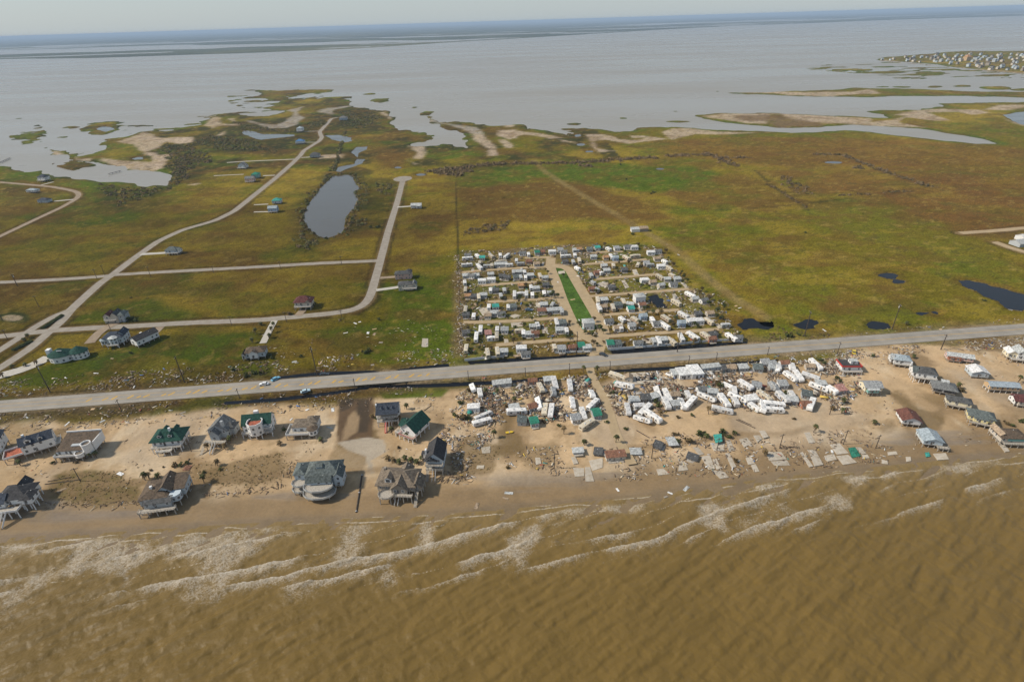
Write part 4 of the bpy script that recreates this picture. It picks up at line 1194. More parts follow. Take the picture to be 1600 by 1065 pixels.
house('beach_house', 'flat brown-roofed house ringed by white parapets with a round white tower', 131, 704, 4, [('b', -8, 8, -6, 5.5, 2.8, 5.2, 'shed', 2.6, 'x', 'white', 'brown', .1), ('bx', 'parapet', TRIM, -8.4, 8.4, 5.62, 6.0, 2.8, 8.7), ('bx', 'parapet', TRIM, 8.12, 8.5, -3, 5.6, 2.6, 7.4), ('d', -8.6, 4.4, -8.0, -6.12, 3.2, W_, 'ws', True), ('o', 6.4, -4.6, 2.2, 12, 2.6, 7.6, -.9, 'white', 'taupe'), ('bx', 'skylight', TRIM, -2, 2.2, 1.5, 2.6, 6.6, 6.95), ('bx', 'roof_hatch', WALL['grey'], -2, 2.6, -3.5, -.8, 5.75, 6.35), ('o', 3.2, -6.6, 2.2, 10, 2.4, 4.2, -.4, 'white', 'taupe')], 2.8)
house('beach_house', 'dark hip-roofed beach house with a white-edged deck at the lower left shore', 34, 786, 8, [('b', -5.5, 7, -4.5, 5, 4, 6.8, 'hip', 3.2, 'x', 'white', 'char'), ('b', -8.5, -1.5, -6, 1, 4, 6.6, 'gable', 2.2, 'x', 'white', 'navy'), ('b', -1, 3.2, 3, 7.5, 4, 7, 'gable', 2.6, 'y', 'white', 'char'), ('b', 5, 9, -5.5, .5, 4, 6.7, 'hip', 1.6, 'y', 'white', 'char'), ('d', -9.5, 5, -9.5, -6.02, 3.8, W_, 'wse', True), ('st', -9, -15, -9.6, 3.8)], 4, stilt_mat=TRIM)
house('beach_house', 'green hip-roofed stilt house with two small dormers and a white chimney', 271, 694, 6, [('b', -7, 7, -4.5, 5, 3.2, 6.2, 'hip', 4.0, 'x', 'white', 'green', 1.0), ('d', -7, 7, -6.6, -4.52, 3.2, W_), ('d', -4, 3, -9, -6.62, 2.6, W_), ('dm', -3, -3.6, 7.6, 1.9, 'green', 'white'), ('dm', 2, -3.6, 7.6, 1.9, 'green', 'white'), ('dm', -2, 4.0, 7.4, 2.2, 'green', 'grey', math.pi), ('dm', 3, 4.0, 7.4, 2.2, 'green', 'grey', math.pi), ('bx', 'chimney', TRIM, 1.0, 2.0, -1.2, -.3, 8, 11.2)], 3.2, stilt_mat=TRIM)
house('beach_house', 'weathered grey shingled beach house with steep cross gables between two green roofs', 350, 684, -4, [('b', -5, 5, -3, 5.5, 3, 7.4, 'gable', 3.6, 'y', 'grey', 'grey'), ('b', 2, 7, 0, 5, 3, 6.8, 'hip', 2.2, 'y', 'grey', 'dkgrey'), ('b', -3, 1.6, -5.5, -3.01, 3, 7.0, 'gable', 2.4, 'y', 'grey', 'grey'), ('d', -6, 5, -8, -5.52, 3.2, STILT), ('bx', 'chimney', WALL['grey'], 2.2, 3.4, -2, -.8, 6, 12.2), ('st', -5, -13, -8, 3.2)], 3)
house('beach_house', 'white three-level house with green roof and a red octagonal roof terrace', 408, 674, 6, [('b', -7, 7, -3, 5, 2.6, 7.6, 'gable', 3.4, 'x', 'white', 'green'), ('o', -.3, -3.4, 4.0, 8, 2.6, 8.6, -1.0, 'white', 'deckred'), ('d', 3.6, 7.6, -5.2, -3.02, 2.8, W_), ('d', 3.6, 7.6, -5.2, -3.02, 5.3, W_), ('d', -7.6, -4.2, -5, -3.02, 2.8, W_), ('bx', 'chimney', TRIM, -1.4, .8, 1, 2.6, 8, 12.4)], 2.6, stilt_mat=TRIM)
house('beach_house', 'low taupe-roofed house with a long white-walled terrace and an octagonal corner room', 476, 678, 2, [('b', -5, 7, -1.5, 5.5, 2.6, 5.8, 'hip', 1.6, 'x', 'white', 'taupe', .3), ('b', 1.5, 7.4, 1, 6.5, 2.6, 6.6, 'hip', 1.8, 'y', 'white', 'taupe', .3), ('d', -7.8, 4, -4.6, -1.52, 3.2, W_, 'ws', True), ('o', 5.6, -2.6, 2.5, 8, 2.5, 5.6, 1.2, 'white', 'brown'), ('d', -7.8, -5.1, -1.5, 4, 3.2, W_, 'wn', True)], 2.6)
house('beach_house', 'large brown-roofed beach house with grey seaward porches and a lone roof vent', 262, 780, 9, [('b', -8.5, 3.5, -5, 7, 3, 6, 'hip', 3.0, 'x', 'grey', 'brown'), ('b', -1.5, 4, -2, 8, 3, 7.4, 'gable', 2.2, 'y', 'bgrey', 'brown'), ('b', 4.2, 9, -1, 7.6, 3, 6.6, 'shed', 1.4, 'x', 'bgrey', 'brown'), ('b', -6, 5, -7.4, -5.01, 3, 5.4, 'shed', .8, 'x', 'grey', 'dkgrey'), ('d', -8, 7, -10, -7.42, 2.8, STILT), ('o', 5.8, -3, 2.6, 8, 3, 6.2, 0, 'bgrey', 'grey'), ('bx', 'chimney', TRIM, -4.6, -3.6, -1, 0, 7, 9.4)], 3)
house('beach_house', 'huge grey-blue beach house with slate hip roof and rounded tiers of seaward decks', 503, 760, 3, [('b', -5.5, 9.5, -1.5, 8, 2.4, 8.2, 'hip', 4.2, 'x', 'bgrey', 'slate'), ('b', -11, -6.5, 0, 7.6, 2.4, 8.4, 'hip', 1.6, 'y', 'bgrey', 'slate'), ('b', -6.6, -5.4, 3, 7, 2.4, 7, 'flat', .1, 'x', 'grey', 'dkgrey'), ('b', -4.6, 6, -4.2, -1.52, 2.4, 7.6, 'gable', 1.6, 'x', 'bgrey', 'slate'), ('b', 7, 10.8, -2.5, 4, 2.4, 8, 'gable', 2, 'y', 'bgrey', 'slate'), ('od', .6, -5.4, 6.6, 12, 5.4, WALL['grey'], .62), ('od', 1.0, -6.4, 7.4, 12, 2.6, WALL['grey'], .62), ('od', -8.4, -2.2, 3.6, 10, 5.2, WALL['grey'], .8), ('od', -8.4, -2.8, 3.8, 10, 2.4, WALL['grey'], .8), ('dm', 2, 2, 10, 2.2, 'slate', 'bgrey', R(90))], 2.4)
house('beach_house', 'broad tan-brown roofed house on dark stilts with a rounded front deck', 628, 765, -6, [('b', -9.5, 7.5, -4, 6.5, 4, 6.6, 'hip', 4.0, 'x', 'wood', 'taupe', .9), ('b', -2.5, 4.5, -6.2, 2, 4, 6.8, 'gable', 3.0, 'y', 'wood', 'taupe'), ('b', 6, 10.5, -3.5, 3, 4, 6.4, 'gable', 2.0, 'y', 'wood', 'taupe'), ('dm', -4.4, -3.4, 7.6, 3, 'taupe', 'white'), ('b', -1, 4, 5, 8.5, 4, 6.8, 'gable', 2.2, 'y', 'wood', 'taupe'), ('bx', 'chimney', WALL['wood'], -8, -7, 3, 4.2, 6, 10), ('od', -4.8, -7.2, 3.6, 12, 4, STILT, .8), ('d', -1.1, 7, -8, -6.22, 3.9, STILT), ('st', 8.5, -10, -3.6, 4)], 4)
house('beach_house', 'white house with navy roof, three dormers and a red staircase down its front', 609, 656, 4, [('b', -5.5, 5.5, -3, 5.5, 3, 7.4, 'gable', 3.2, 'x', 'white', 'navy'), ('d', -5.5, 5.5, -5.6, -3.02, 3.2, W_), ('d', -5.5, 5.5, -5.6, -3.02, 5.8, W_), ('b', -5.5, 5.5, -5.6, -3.03, 8.0, 8.05, 'shed', .9, 'x', None, 'navy', .3), ('dm', -3.0, -2.6, 8.2, 1.5, 'navy', 'white'), ('dm', -.2, -2.6, 8.2, 1.5, 'navy', 'white'), ('dm', 2.6, -2.6, 8.2, 1.5, 'navy', 'white'), ('bx', 'chimney', TRIM, -6.3, -5.52, 0, 1.2, 3, 10.5), ('st', -.8, -11, -5.7, 3.2, WALL['red'])], 3, stilt_mat=TRIM)
house('beach_house', 'green gabled white stilt house with a red porch among palms', 650, 676, -30, [('b', -4.5, 4.5, -5.5, 6, 3, 6.4, 'gable', 3.8, 'y', 'white', 'green', .8), ('b', -6.6, -4.3, -4, 2, 3, 6.0, 'gable', 1.8, 'x', 'white', 'green'), ('d', -4.5, 4.5, -8, -5.52, 3, WALL['red'], 'wse'), ('d', -7.4, -4.6, -7.4, -4.1, 3, W_)], 3, stilt_mat=TRIM)
house('beach_house', 'tall narrow house with steep charcoal gable standing at the edge of the debris field', 683, 727, -3, [('b', -4, 4, -4.5, 7, 3, 8, 'gable', 3.6, 'y', 'bgrey', 'char'), ('d', -4, 4, -6.6, -4.52, 3, STILT), ('d', -4, 4, -6.6, -4.52, 5.6, STILT), ('b', -4.2, 1, -5.4, -4.53, 7.6, 7.65, 'gable', 1.6, 'y', None, 'char'), ('bx', 'chimney', TRIM, -4.8, -4.02, -1, .4, 3, 10.4), ('b', -7.4, -4.2, 2, 4.6, 3, 5, 'flat', .1, 'x', 'dark', 'char'), ('st', -3, -11, -6.7, 3)], 3)
# ---------------------------------------------------------------- beach houses east of the park
house('beach_house', 'boxy white house with a bright red roof band beside the highway', 1324, 578, -4, [('b', -6.5, 6.5, -4, 5, 2.4, 5.4, 'flat', .1, 'x', 'white', 'char'), ('bx', 'roof_band', WALL['red'], -6.9, 6.9, -4.4, -4.16, 5.2, 6.3), ('bx', 'roof_band', WALL['red'], -6.9, -6.66, -4.15, 5.3, 5.2, 6.3), ('bx', 'roof_band', WALL['red'], 6.66, 6.9, -4.15, 5.3, 5.2, 6.3), ('b', .5, 5.5, -.5, 3.6, 5.62, 7.4, 'flat', .1, 'x', 'white', 'pale'), ('d', -6.5, 6.5, -6.8, -4.42, 2.6, W_), ('bx', 'roof_band', WALL['yellow'], 3.0, 4.6, 3.8, 4.4, 5.62, 7.6)], 2.4, stilt_mat=TRIM)
house('beach_house', 'stilt house with storm-mottled grey roof standing alone on swept sand', 1358, 612, -3, [('b', -5.5, 5.5, -3.5, 4.5, 3, 6, 'gable', 2.0, 'x', 'cream', 'mottled'), ('b', -4.5, 2.5, -5.4, -3.51, 3, 5.2, 'shed', .6, 'x', 'teal', 'pale')], 3)
house('beach_house', 'pale teal-roofed house with bright white gable near the highway', 1406, 568, -18, [('b', -5.5, 5, -4, 4, 2.4, 5.2, 'hip', 2.4, 'x', 'white', 'bluegrey'), ('b', -7.5, -5.4, -3, 3, 2.4, 5, 'gable', 2.0, 'x', 'white', 'pale'), ('d', -6, 5.5, -6, -4.02, 2.4, W_)], 2.4)
house('beach_house', 'tall white stilt house with dark slate hip roof and lit white gable', 1440, 592, -20, [('b', -5, 6.5, -4, 4.5, 3.8, 7, 'hip', 3.0, 'x', 'white', 'dkgrey'), ('b', -7.5, -4.9, -3.4, 3.4, 3.8, 7, 'gable', 2.6, 'x', 'white', 'slate'), ('d', -7, 6.5, -6.2, -4.02, 3.8, W_), ('bx', 'chimney', TRIM, -7.9, -7.1, 3.5, 4.4, 4, 10)], 3.8, stilt_mat=TRIM)
house('beach_house', 'dark open pavilion house under a wide grey hip roof with raised ridge', 1471, 612, -24, [('b', -6, 6, -4.5, 4.5, 2.4, 5, 'hip', 2.6, 'x', 'dark', 'grey', 1.2), ('b', -2, 2.2, .2, 2.2, 5.8, 7.4, 'shed', .8, 'x', 'grey', 'pale', .3)], 2.4)
house('beach_house', 'long low pink-walled house with pale metal roof just south of the highway', 1496, 563, -20, [('b', -8, 8, -3, 3, 2, 4.6, 'gable', 1.6, 'x', 'pink', 'pale'), ('b', -7.5, 0, -4.8, -3.01, 2, 4, 'shed', .6, 'x', 'brick', 'rust', .3)], 2)
house('beach_house', 'square house with a white roof and pale blue-white seaward wall', 1524, 586, -12, [('b', -5.2, 5.2, -4.5, 4.5, 1.6, 4.6, 'gable', 1.8, 'y', 'bgrey', 'white')], 1.6)
house('beach_house', 'long tan-walled building on white stilts with patched pale blue roof', 1562, 610, -9, [('b', -9, 9, -3.2, 3.2, 2.6, 5.2, 'gable', 1.4, 'x', 'tan', 'patch', .4)], 2.6, stilt_mat=TRIM)
house('beach_house', 'narrow dark-roofed cottage with lit cream wall beside the tidal channel', 1494, 634, -26, [('b', -6.5, 6.5, -3, 3, 2.6, 5.2, 'hip', 2.0, 'x', 'cream', 'dkgrey'), ('d', -6.5, 4, -5, -3.02, 2.6, STILT)], 2.6)
house('beach_house', 'slate hip-roofed house with lit yellow wall and two roof vents', 1528, 658, -28, [('b', -6.5, 6.5, -4, 4, 2.8, 5.6, 'hip', 2.8, 'x', 'yellow', 'slate'), ('b', -4, 3, -5.4, -4.01, 2.8, 5.0, 'shed', .5, 'x', 'yellow', 'slate', .3), ('d', -6, 6, -7.2, -5.42, 2.6, STILT)], 2.8)
house('beach_house', 'red-brown gabled white house with a red stair beside the tidal channel', 1417, 660, -13, [('b', -5, 5, -4.5, 5.5, 2.4, 5, 'gable', 2.2, 'y', 'white', 'red', .7), ('d', 5.02, 7.2, -3, 5, 2.4, WALL['red'], 'ns')], 2.4)
house('beach_house', 'pale grey gabled house nearest the surf east of the slabs', 1449, 691, -12, [('b', -5, 5, -5, 5, 2.6, 5, 'gable', 1.8, 'y', 'bgrey', 'bluegrey', .6), ('d', 2, 8, -7.5, -5.02, 2.2, STILT)], 2.6)
house('beach_house', 'brown-roofed house with teal windows at the right edge above the surf', 1573, 689, -6, [('b', -7, 7, -4, 5, 2.8, 5.4, 'hip', 2.0, 'x', 'beige', 'brown'), ('b', -6.8, -3, -2, 6.8, 2.8, 6, 'gable', 1.4, 'y', 'beige', 'tan'), ('bx', 'window_band', WALL['teal'], -3.5, 5.5, -4.25, -4.01, 3.6, 4.9), ('d', -6, 6, -6.2, -4.27, 2.6, STILT)], 2.8)
house('beach_house', 'sprawling white house with twin gables at the far right by the highway', 1584, 560, -16, [('b', -6.5, -1, -3.5, 4, 2.6, 6, 'gable', 1.8, 'y', 'cream', 'white'), ('b', -1, 5, -4.2, 5, 2.6, 7, 'gable', 2.4, 'y', 'white', 'pale'), ('b', 5, 9, -2, 4, 2.6, 5.6, 'shed', 1, 'x', 'cream', 'pale'), ('d', -5, 6, -6.8, -4.22, 2.6, W_)], 2.6)
house('beach_house', 'maroon-roofed house with white end wall cut by the right edge', 1600, 632, -10, [('b', -6.5, 7, -4, 4.5, 2, 4.8, 'hip', 2.2, 'x', 'beige', 'maroon'), ('b', -8, -6.4, -3, 3.5, 2, 4.6, 'gable', 1.8, 'x', 'white', 'maroon')], 2)
# ---------------------------------------------------------------- inland houses
house('house', 'white rounded house with two joined green conical roofs north of the highway', 108, 560, 6, [('o', -3.5, 0, 7.4, 12, .2, 4.2, 4.2, 'white', 'green', .8), ('o', 6.4, 1.5, 5.4, 12, .2, 4.4, 3.8, 'white', 'green', .85), ('bx', 'tower', TRIM, -12, -9.6, 0, 3, 0, 7.2), ('bx', 'skylight', WALL['grey'], -3.6, -.6, -2.6, -2.0, 7.2, 7.6)])
house('house', 'grey house with navy roof and round bay west of the white gabled house', 184, 536, 8, [('b', -6, 6, -3.5, 4.5, 2.2, 6.2, 'hip', 2.8, 'x', 'bgrey', 'navy'), ('b', 2, 6.4, -1, 6, 2.2, 7, 'gable', 2.2, 'y', 'bgrey', 'navy'), ('o', .6, -3.6, 2.8, 8, 2, 6.4, 1.4, 'bgrey', 'pale'), ('o', -6, -2.6, 2.2, 8, 2, 5, 1.2, 'bgrey', 'bluegrey'), ('d', -3, 4.4, -7.4, -6.3, 2.2, W_)], 2.2, stilt_mat=TRIM)
house('house', 'long white-sided house with charcoal gable roof at the end of a drive', 229, 534, -30, [('b', -3.6, 3.6, -7.5, 7.5, 1.8, 5.6, 'gable', 2.0, 'y', 'white', 'char'), ('bx', 'skylight', TRIM, -2.4, -1.4, -1.2, .2, 6.3, 7.2)], 1.8)
house('house', 'maroon and grey two-part house with dark hedge beside the loop road', 184, 501, 4, [('b', -7, -2, -3, 3.5, .2, 5.4, 'gable', 2.2, 'y', 'beige', 'maroon'), ('b', -1.6, 3, -3.4, 4, .2, 6, 'gable', 2.2, 'y', 'beige', 'dkgrey'), ('b', 3, 7, -3, 4.4, .2, 5.6, 'hip', 2, 'y', 'grey', 'slate'), ('d', -6, 2, -5, -3.42, 2.8, W_)])
house('house', 'white house with brown roof half hidden by dark shrubs north of the highway', 402, 557, 8, [('b', -6, 6, -3, 4, 1.6, 5, 'hip', 2.4, 'x', 'bgrey', 'brown'), ('b', -3, 2, -4.5, -2.9, 1.6, 5.4, 'gable', 1.6, 'y', 'white', 'brown'), ('b', -7.6, -5.9, -4, 1, 1.6, 4.6, 'gable', 1.2, 'y', 'white', 'brown')], 1.6)
house('house', 'beige house with maroon hip roof standing alone inside the loop road', 477, 480, 2, [('b', -6, 6, -3.5, 4.5, 3, 6, 'hip', 3.6, 'x', 'beige', 'maroon', 1.0), ('d', -6, 6, -5.8, -3.52, 3, W_), ('b', 2, 6.3, -4.2, 2, 3, 6.2, 'gable', 1.8, 'y', 'beige', 'red')], 3)
house('house', 'pinkish house with dark hip roof, the farther of two by the bend', 631, 434, 3, [('b', -8, 8, -4, 4, .2, 5.8, 'hip', 2.2, 'x', 'pink', 'dkgrey', .5), ('b', 3, 8.4, -1, 4.6, .2, 6.4, 'hip', 2.4, 'y', 'pink', 'char', .5)])
house('house', 'beige two-storey house with grey roof, the nearer of two by the bend', 637, 451, 3, [('b', -8, 5, -4, 4, .2, 6.2, 'hip', 2.2, 'x', 'beige', 'dkgrey', .5), ('b', 4.8, 9, -3, 4, .2, 5.6, 'gable', 2, 'y', 'beige', 'grey'), ('d', -4, 9, -6.4, -4.02, 2.8, W_)])
house('house', 'small house with pale metal roof near the cul-de-sac', 651, 325, 0, [('b', -7, 7, -4, 4, 1.4, 5, 'gable', 2, 'x', 'white', 'pale'), ('b', 1, 6, -5.6, -4.01, 1.4, 4.2, 'shed', .6, 'x', 'grey', 'pale')], 1.4)
house('house', 'grey-green stilt house on a white drive beside the diagonal road', 272, 396, 0, [('b', -7, 6, -4, 4.5, 2.4, 5.6, 'hip', 3, 'x', 'bgrey', 'slate'), ('b', 4, 9, -3.4, 3, 2.4, 5, 'gable', 1.8, 'x', 'white', 'slate'), ('d', -6, 8, -6.2, -4.02, 2.4, W_)], 2.4)
house('house', 'teal-roofed house west of the pond, the farther of a pair', 434, 318, 5, [('b', -6, 6, -5, 5, 2, 5.6, 'hip', 3.0, 'x', 'bgrey', 'teal')], 2, win=True)
house('house', 'pale blue house west of the pond, the nearer of a pair', 428, 331, 5, [('b', -6, 6, -4.5, 4.5, 2, 6.4, 'gable', 2.4, 'x', 'blue', 'bluegrey'), ('d', -6, 6, -6.5, -4.52, 2, W_)], 2)
house('house', 'green-roofed house beside a pink house along the diagonal road', 401, 278, 3, [('b', -6, 6, -6, 6, 2, 7, 'hip', 3.4, 'x', 'teal', 'sea')], 2)
house('house', 'pink house beside a green-roofed house along the diagonal road', 392, 284, 3, [('b', -7, 7, -5, 5, 2, 6.6, 'gable', 2.6, 'x', 'pink', 'grey'), ('d', -7, 7, -7.5, -5.02, 2, W_)], 2)
house('house', 'grey-blue gabled house at the end of a long pale drive', 380, 263, -6, [('b', -6, 6, -5, 6, 2.4, 7, 'gable', 3.6, 'y', 'bgrey', 'grey'), ('b', 4, 9, -3, 4, 2.4, 6, 'hip', 2, 'y', 'white', 'grey'), ('d', -7, 9, -8, -5.02, 2.4, W_)], 2.4)
house('house', 'white house by the bend of the road near the bay', 470, 206, 0, [('b', -7, 7, -7, 7, 3, 9, 'hip', 4, 'x', 'white', 'bluegrey'), ('d', -7, 7, -10, -7.02, 3, W_)], 3)
house('house', 'blue-roofed white house beside the small western pond', 470, 225, 0, [('b', -9, 9, -6, 6, 2.6, 6.6, 'hip', 4, 'x', 'white', 'blue')], 2.6)
house('house', 'grey-roofed house east of the diagonal road', 493, 246, 4, [('b', -9, 9, -6, 6, 2, 6, 'hip', 4, 'x', 'grey', 'dkgrey')], 2)
house('house', 'grey house at the far end of the bay road', 537, 188, 4, [('b', -10, 10, -8, 8, 2, 7, 'hip', 4.4, 'x', 'bgrey', 'grey')], 2)
house('house', 'white house with navy roof on the shore of the western inlet', 70, 283, -8, [('b', -7, 7, -5, 6, 3, 8, 'hip', 3.6, 'x', 'white', 'navy'), ('d', -7, 7, -8, -5.02, 3, W_)], 3)
house('house', 'low pale-roofed stilt house inside the western bend road', 53, 301, -6, [('b', -8, 8, -4.5, 4.5, 2.4, 5, 'hip', 2.2, 'x', 'white', 'bluegrey')], 2.4)
house('house', 'blue-grey hip-roofed house beside the western bend road', 71, 316, -6, [('b', -8, 8, -4.5, 5, 1, 4.4, 'hip', 2.6, 'x', 'bgrey', 'navy')], 1)
house('barn', 'pale open-sided farm shed in the middle of the field', 1000, 361, 3, [('b', -11, -1, -3, 3, .1, 3.4, 'shed', .8, 'x', 'white', 'pale'), ('b', -.8, 9, -3, 3, .1, 3.8, 'shed', 1.2, 'x', 'wood', 'tan')], win=False, cat='shed')
house('barn', 'long pale-roofed farm shed cut by the right edge of the photo', 1600, 382, 10, [('b', -13, 13, -6, 6, .1, 4, 'gable', 2.6, 'x', 'grey', 'pale')], win=False, cat='shed')
house('barn', 'white-roofed farm shed behind the long shed at the right edge', 1602, 374, 10, [('b', -9, 9, -5, 5, .1, 4.4, 'gable', 2.2, 'x', 'white', 'white')], win=False, cat='shed')
house('park_building', 'long flat-roofed white park building south of the highway', *s4((605, 225))[0], 5, [('b', -6, .5, -3.4, 4, .1, 2.9, 'flat', .1, 'x', 'white', 'white'), ('b', .51, 7, -4, 5.5, .1, 3.1, 'flat', .1, 'x', 'white', 'white'), ('b', -9, -6.01, -2, 3.6, .1, 2.5, 'flat', .1, 'x', 'white', 'pale')], cat='building', scale=.95)

# ================================================================ TRAILERS AND CABINS
RVW = mat('trailer_white', (.74, .72, .68), .5, .15, .6, spec=.35, rnd=.22)
RVC = mat('trailer_cream', (.54, .47, .35), .5, .10, .7, spec=.35, rnd=.2)
RVS = mat('trailer_silver', (.40, .40, .38), .45, .12, .7, spec=.4, rnd=.2)
AC = mat('roof_unit', (.55, .55, .53), .6, .08, 2)
STRIPES = [mat('stripe_%d' % i, c, .5, .1, 2) for i, c in enumerate(((.28, .20, .12), (.10, .16, .30), (.30, .07, .05), (.12, .25, .22)))]
TYRE = mat('tyre', (.02, .02, .02), .9, .1, 2)
def rv_proto(L_, kind, body, stripe):
    root = thing('travel_trailer', 'x', 'trailer', (0, 0, 0))
    w, h = 1.28, 3.05
    z0 = .55
    l = L_ / 2
    if kind == 'trailer':
        prof = [(-l + .35, z0), (l - .9, z0), (l - .1, z0 + .7), (l - .25, h - .55), (l - .8, h), (-l + .25, h), (-l, h - .3), (-l, z0 + .3)]
    elif kind == 'fifth':
        prof = [(-l + .3, z0), (l - 2.6, z0), (l - 2.4, z0 + 1.0), (l - .4, z0 + 1.05), (l - .05, z0 + 1.7), (l - .5, h + .2), (-l + .25, h + .2), (-l, h - .2), (-l, z0 + .3)]
    else:
        prof = [(-l, z0 - .2), (l, z0 - .2), (l, h - .35), (l - .05, h - .2), (0, h + .25), (-l + .05, h - .2), (-l, h - .35)]
    bm = bmesh.new()
    a = [bm.verts.new((x, -w, z)) for x, z in prof]
    b_ = [bm.verts.new((x, w, z)) for x, z in prof]
    n = len(prof)
    bm.faces.new(a); bm.faces.new(b_[::-1])
    for i in range(n):
        bm.faces.new((a[i], a[(i + 1) % n], b_[(i + 1) % n], b_[i]))
    bmesh.ops.recalc_face_normals(bm, faces=bm.faces)
    bmesh.ops.bevel(bm, geom=[e for e in bm.edges if abs(e.verts[0].co.y - e.verts[1].co.y) < .01], offset=.14, segments=1, affect='EDGES')
    part('body', bm_mesh('body', bm), body, root)
    top = h + (.2 if kind == 'fifth' else .02 if kind == 'trailer' else .1)
    for x in ([-l * .35, l * .4] if L_ > 8 else [0]):
        part('roof_unit', box_me('roof_unit', -.42, .42, -.34, .34, -.1, .3), AC, root, (x, 0, top))
    part('roof_vent', box_me('roof_vent', -.2, .2, -.2, .2, -.1, .14), RVW, root, (l * .1, .5, top))
    for s in (-1, 1):
        for x in ((-l * .6, l * .05, l * .55) if L_ > 8 else (-l * .5, l * .3)):
            part('window', box_me('window', -.5, .5, -.02, .02, 0, .65), GLASS, root, (x, s * (w + .005), 1.65))
        part('stripe', box_me('stripe', -l * .86, l * .72, -.012, .012, 0, .24), stripe, root, (0, s * (w + .002), 1.2))
        for x in (-.45, .45):
            part('wheel', WHEEL, TYRE, root, (x - l * .15, s * (w - .2), .36))
    part('door', box_me('door', -.35, .35, -.02, .02, 0, 1.9), STRIPES[0], root, (l * .28, -w - .016, .8))
    part('rear_window', box_me('rear_window', -.02, .02, -.6, .6, 0, .7), GLASS, root, (-l - .005, 0, 1.7))
    return root
bm = bmesh.new()
bmesh.ops.create_cone(bm, cap_ends=True, segments=10, radius1=.36, radius2=.36, depth=.24, matrix=Matrix.Rotation(math.pi / 2, 4, 'X'))
WHEEL = bm_mesh('wheel', bm)
PROTO = {}
def rv(kind, x, y, z, rz, label, group, tilt=(0, 0), body=None):
    if kind not in PROTO:
        L_, k, bd, st = {'R0': (9.6, 'trailer', RVW, 0), 'R1': (10.4, 'fifth', RVW, 1), 'R2': (9.0, 'park', RVC, 0), 'R3': (8.8, 'trailer', RVC, 2), 'r0': (6.6, 'trailer', RVW, 3), 'r1': (6.2, 'park', RVW, 1), 'r2': (6.8, 'trailer', RVS, 0), 'r3': (6.4, 'trailer', RVC, 2)}[kind]
        PROTO[kind] = [rv_proto(L_, k, bd, STRIPES[st]), False]
    p = PROTO[kind]
    o = copy_tree(p[0]) if p[1] else p[0]
    p[1] = True
    o.location = (x, y, z - .05)
    o.rotation_euler = (tilt[0], tilt[1], rz)
    o.scale = (.90, .90, .90) if 'highway' not in label or 'displaced' not in label else (rng.uniform(.88, 1.04), rng.uniform(.9, 1.05), rng.uniform(.72, 1.0))
    o['label'], o['group'] = label, group
    return o
CPROTO = {}
CAB = {   # walls, roof kind, roof, w, d, h
    'c0': ('white', 'gable', 'grey', 6.4, 4.6, 2.6), 'c1': ('beige', 'gable', 'pale', 5.6, 4.4, 2.6), 'c2': ('grey', 'shed', 'pale', 6.0, 4.0, 2.5), 'c3': ('white', 'shed', 'mottled', 5.4, 4.6, 2.7), 'd': ('dark', 'shed', 'dkgrey', 5.6, 4.4, 2.4),
    'w': ('white', 'flat', 'white', 7.4, 5.4, 3.0), 't': ('white', 'gable', 'teal', 5.0, 6.0, 2.8), 'T': ('grey', 'gable', 'sea', 4.6, 7.0, 2.8), 'o': ('tan', 'gable', 'orange', 5.0, 4.6, 2.7), 'b': ('brick', 'gable', 'rust', 5.6, 4.6, 2.6), 'n': ('beige', 'gable', 'tan', 5.6, 5.0, 2.6), 'p': ('pink', 'shed', 'pink', 4.6, 5.4, 2.6),
    'l': ('blue', 'gable', 'bluegrey', 5.2, 5.4, 3.4), 'H': ('white', 'hip', 'pale', 8.4, 7.0, 5.2), 'O': ('beige', 'shed', 'rust', 10.5, 4.2, 2.6), 'L': ('grey', 'shed', 'pale', 12.0, 4.0, 2.6), 'g': ('grey', 'shed', 'slate', 5.6, 5.0, 2.5), 'r': ('white', 'gable', 'rust', 5.2, 4.8, 2.7)}
CDESC = {'c0': 'white grey-roofed cabin', 'c1': 'beige metal-roofed cabin', 'c2': 'grey shed-roofed cabin', 'c3': 'storm-mottled cabin', 'd': 'dark-roofed shelter', 'w': 'flat white-roofed cabin', 't': 'teal-roofed cabin', 'T': 'sea-green-roofed cabin', 'o': 'orange-roofed cabin', 'b': 'rust-roofed brick cabin',
         'n': 'tan-roofed cabin', 'p': 'pink-roofed cabin', 'l': 'pale blue cabin', 'H': 'white two-storey house', 'O': 'long rust-roofed shed', 'L': 'long pale-roofed shed', 'g': 'slate-roofed cabin', 'r': 'red-roofed white cabin'}
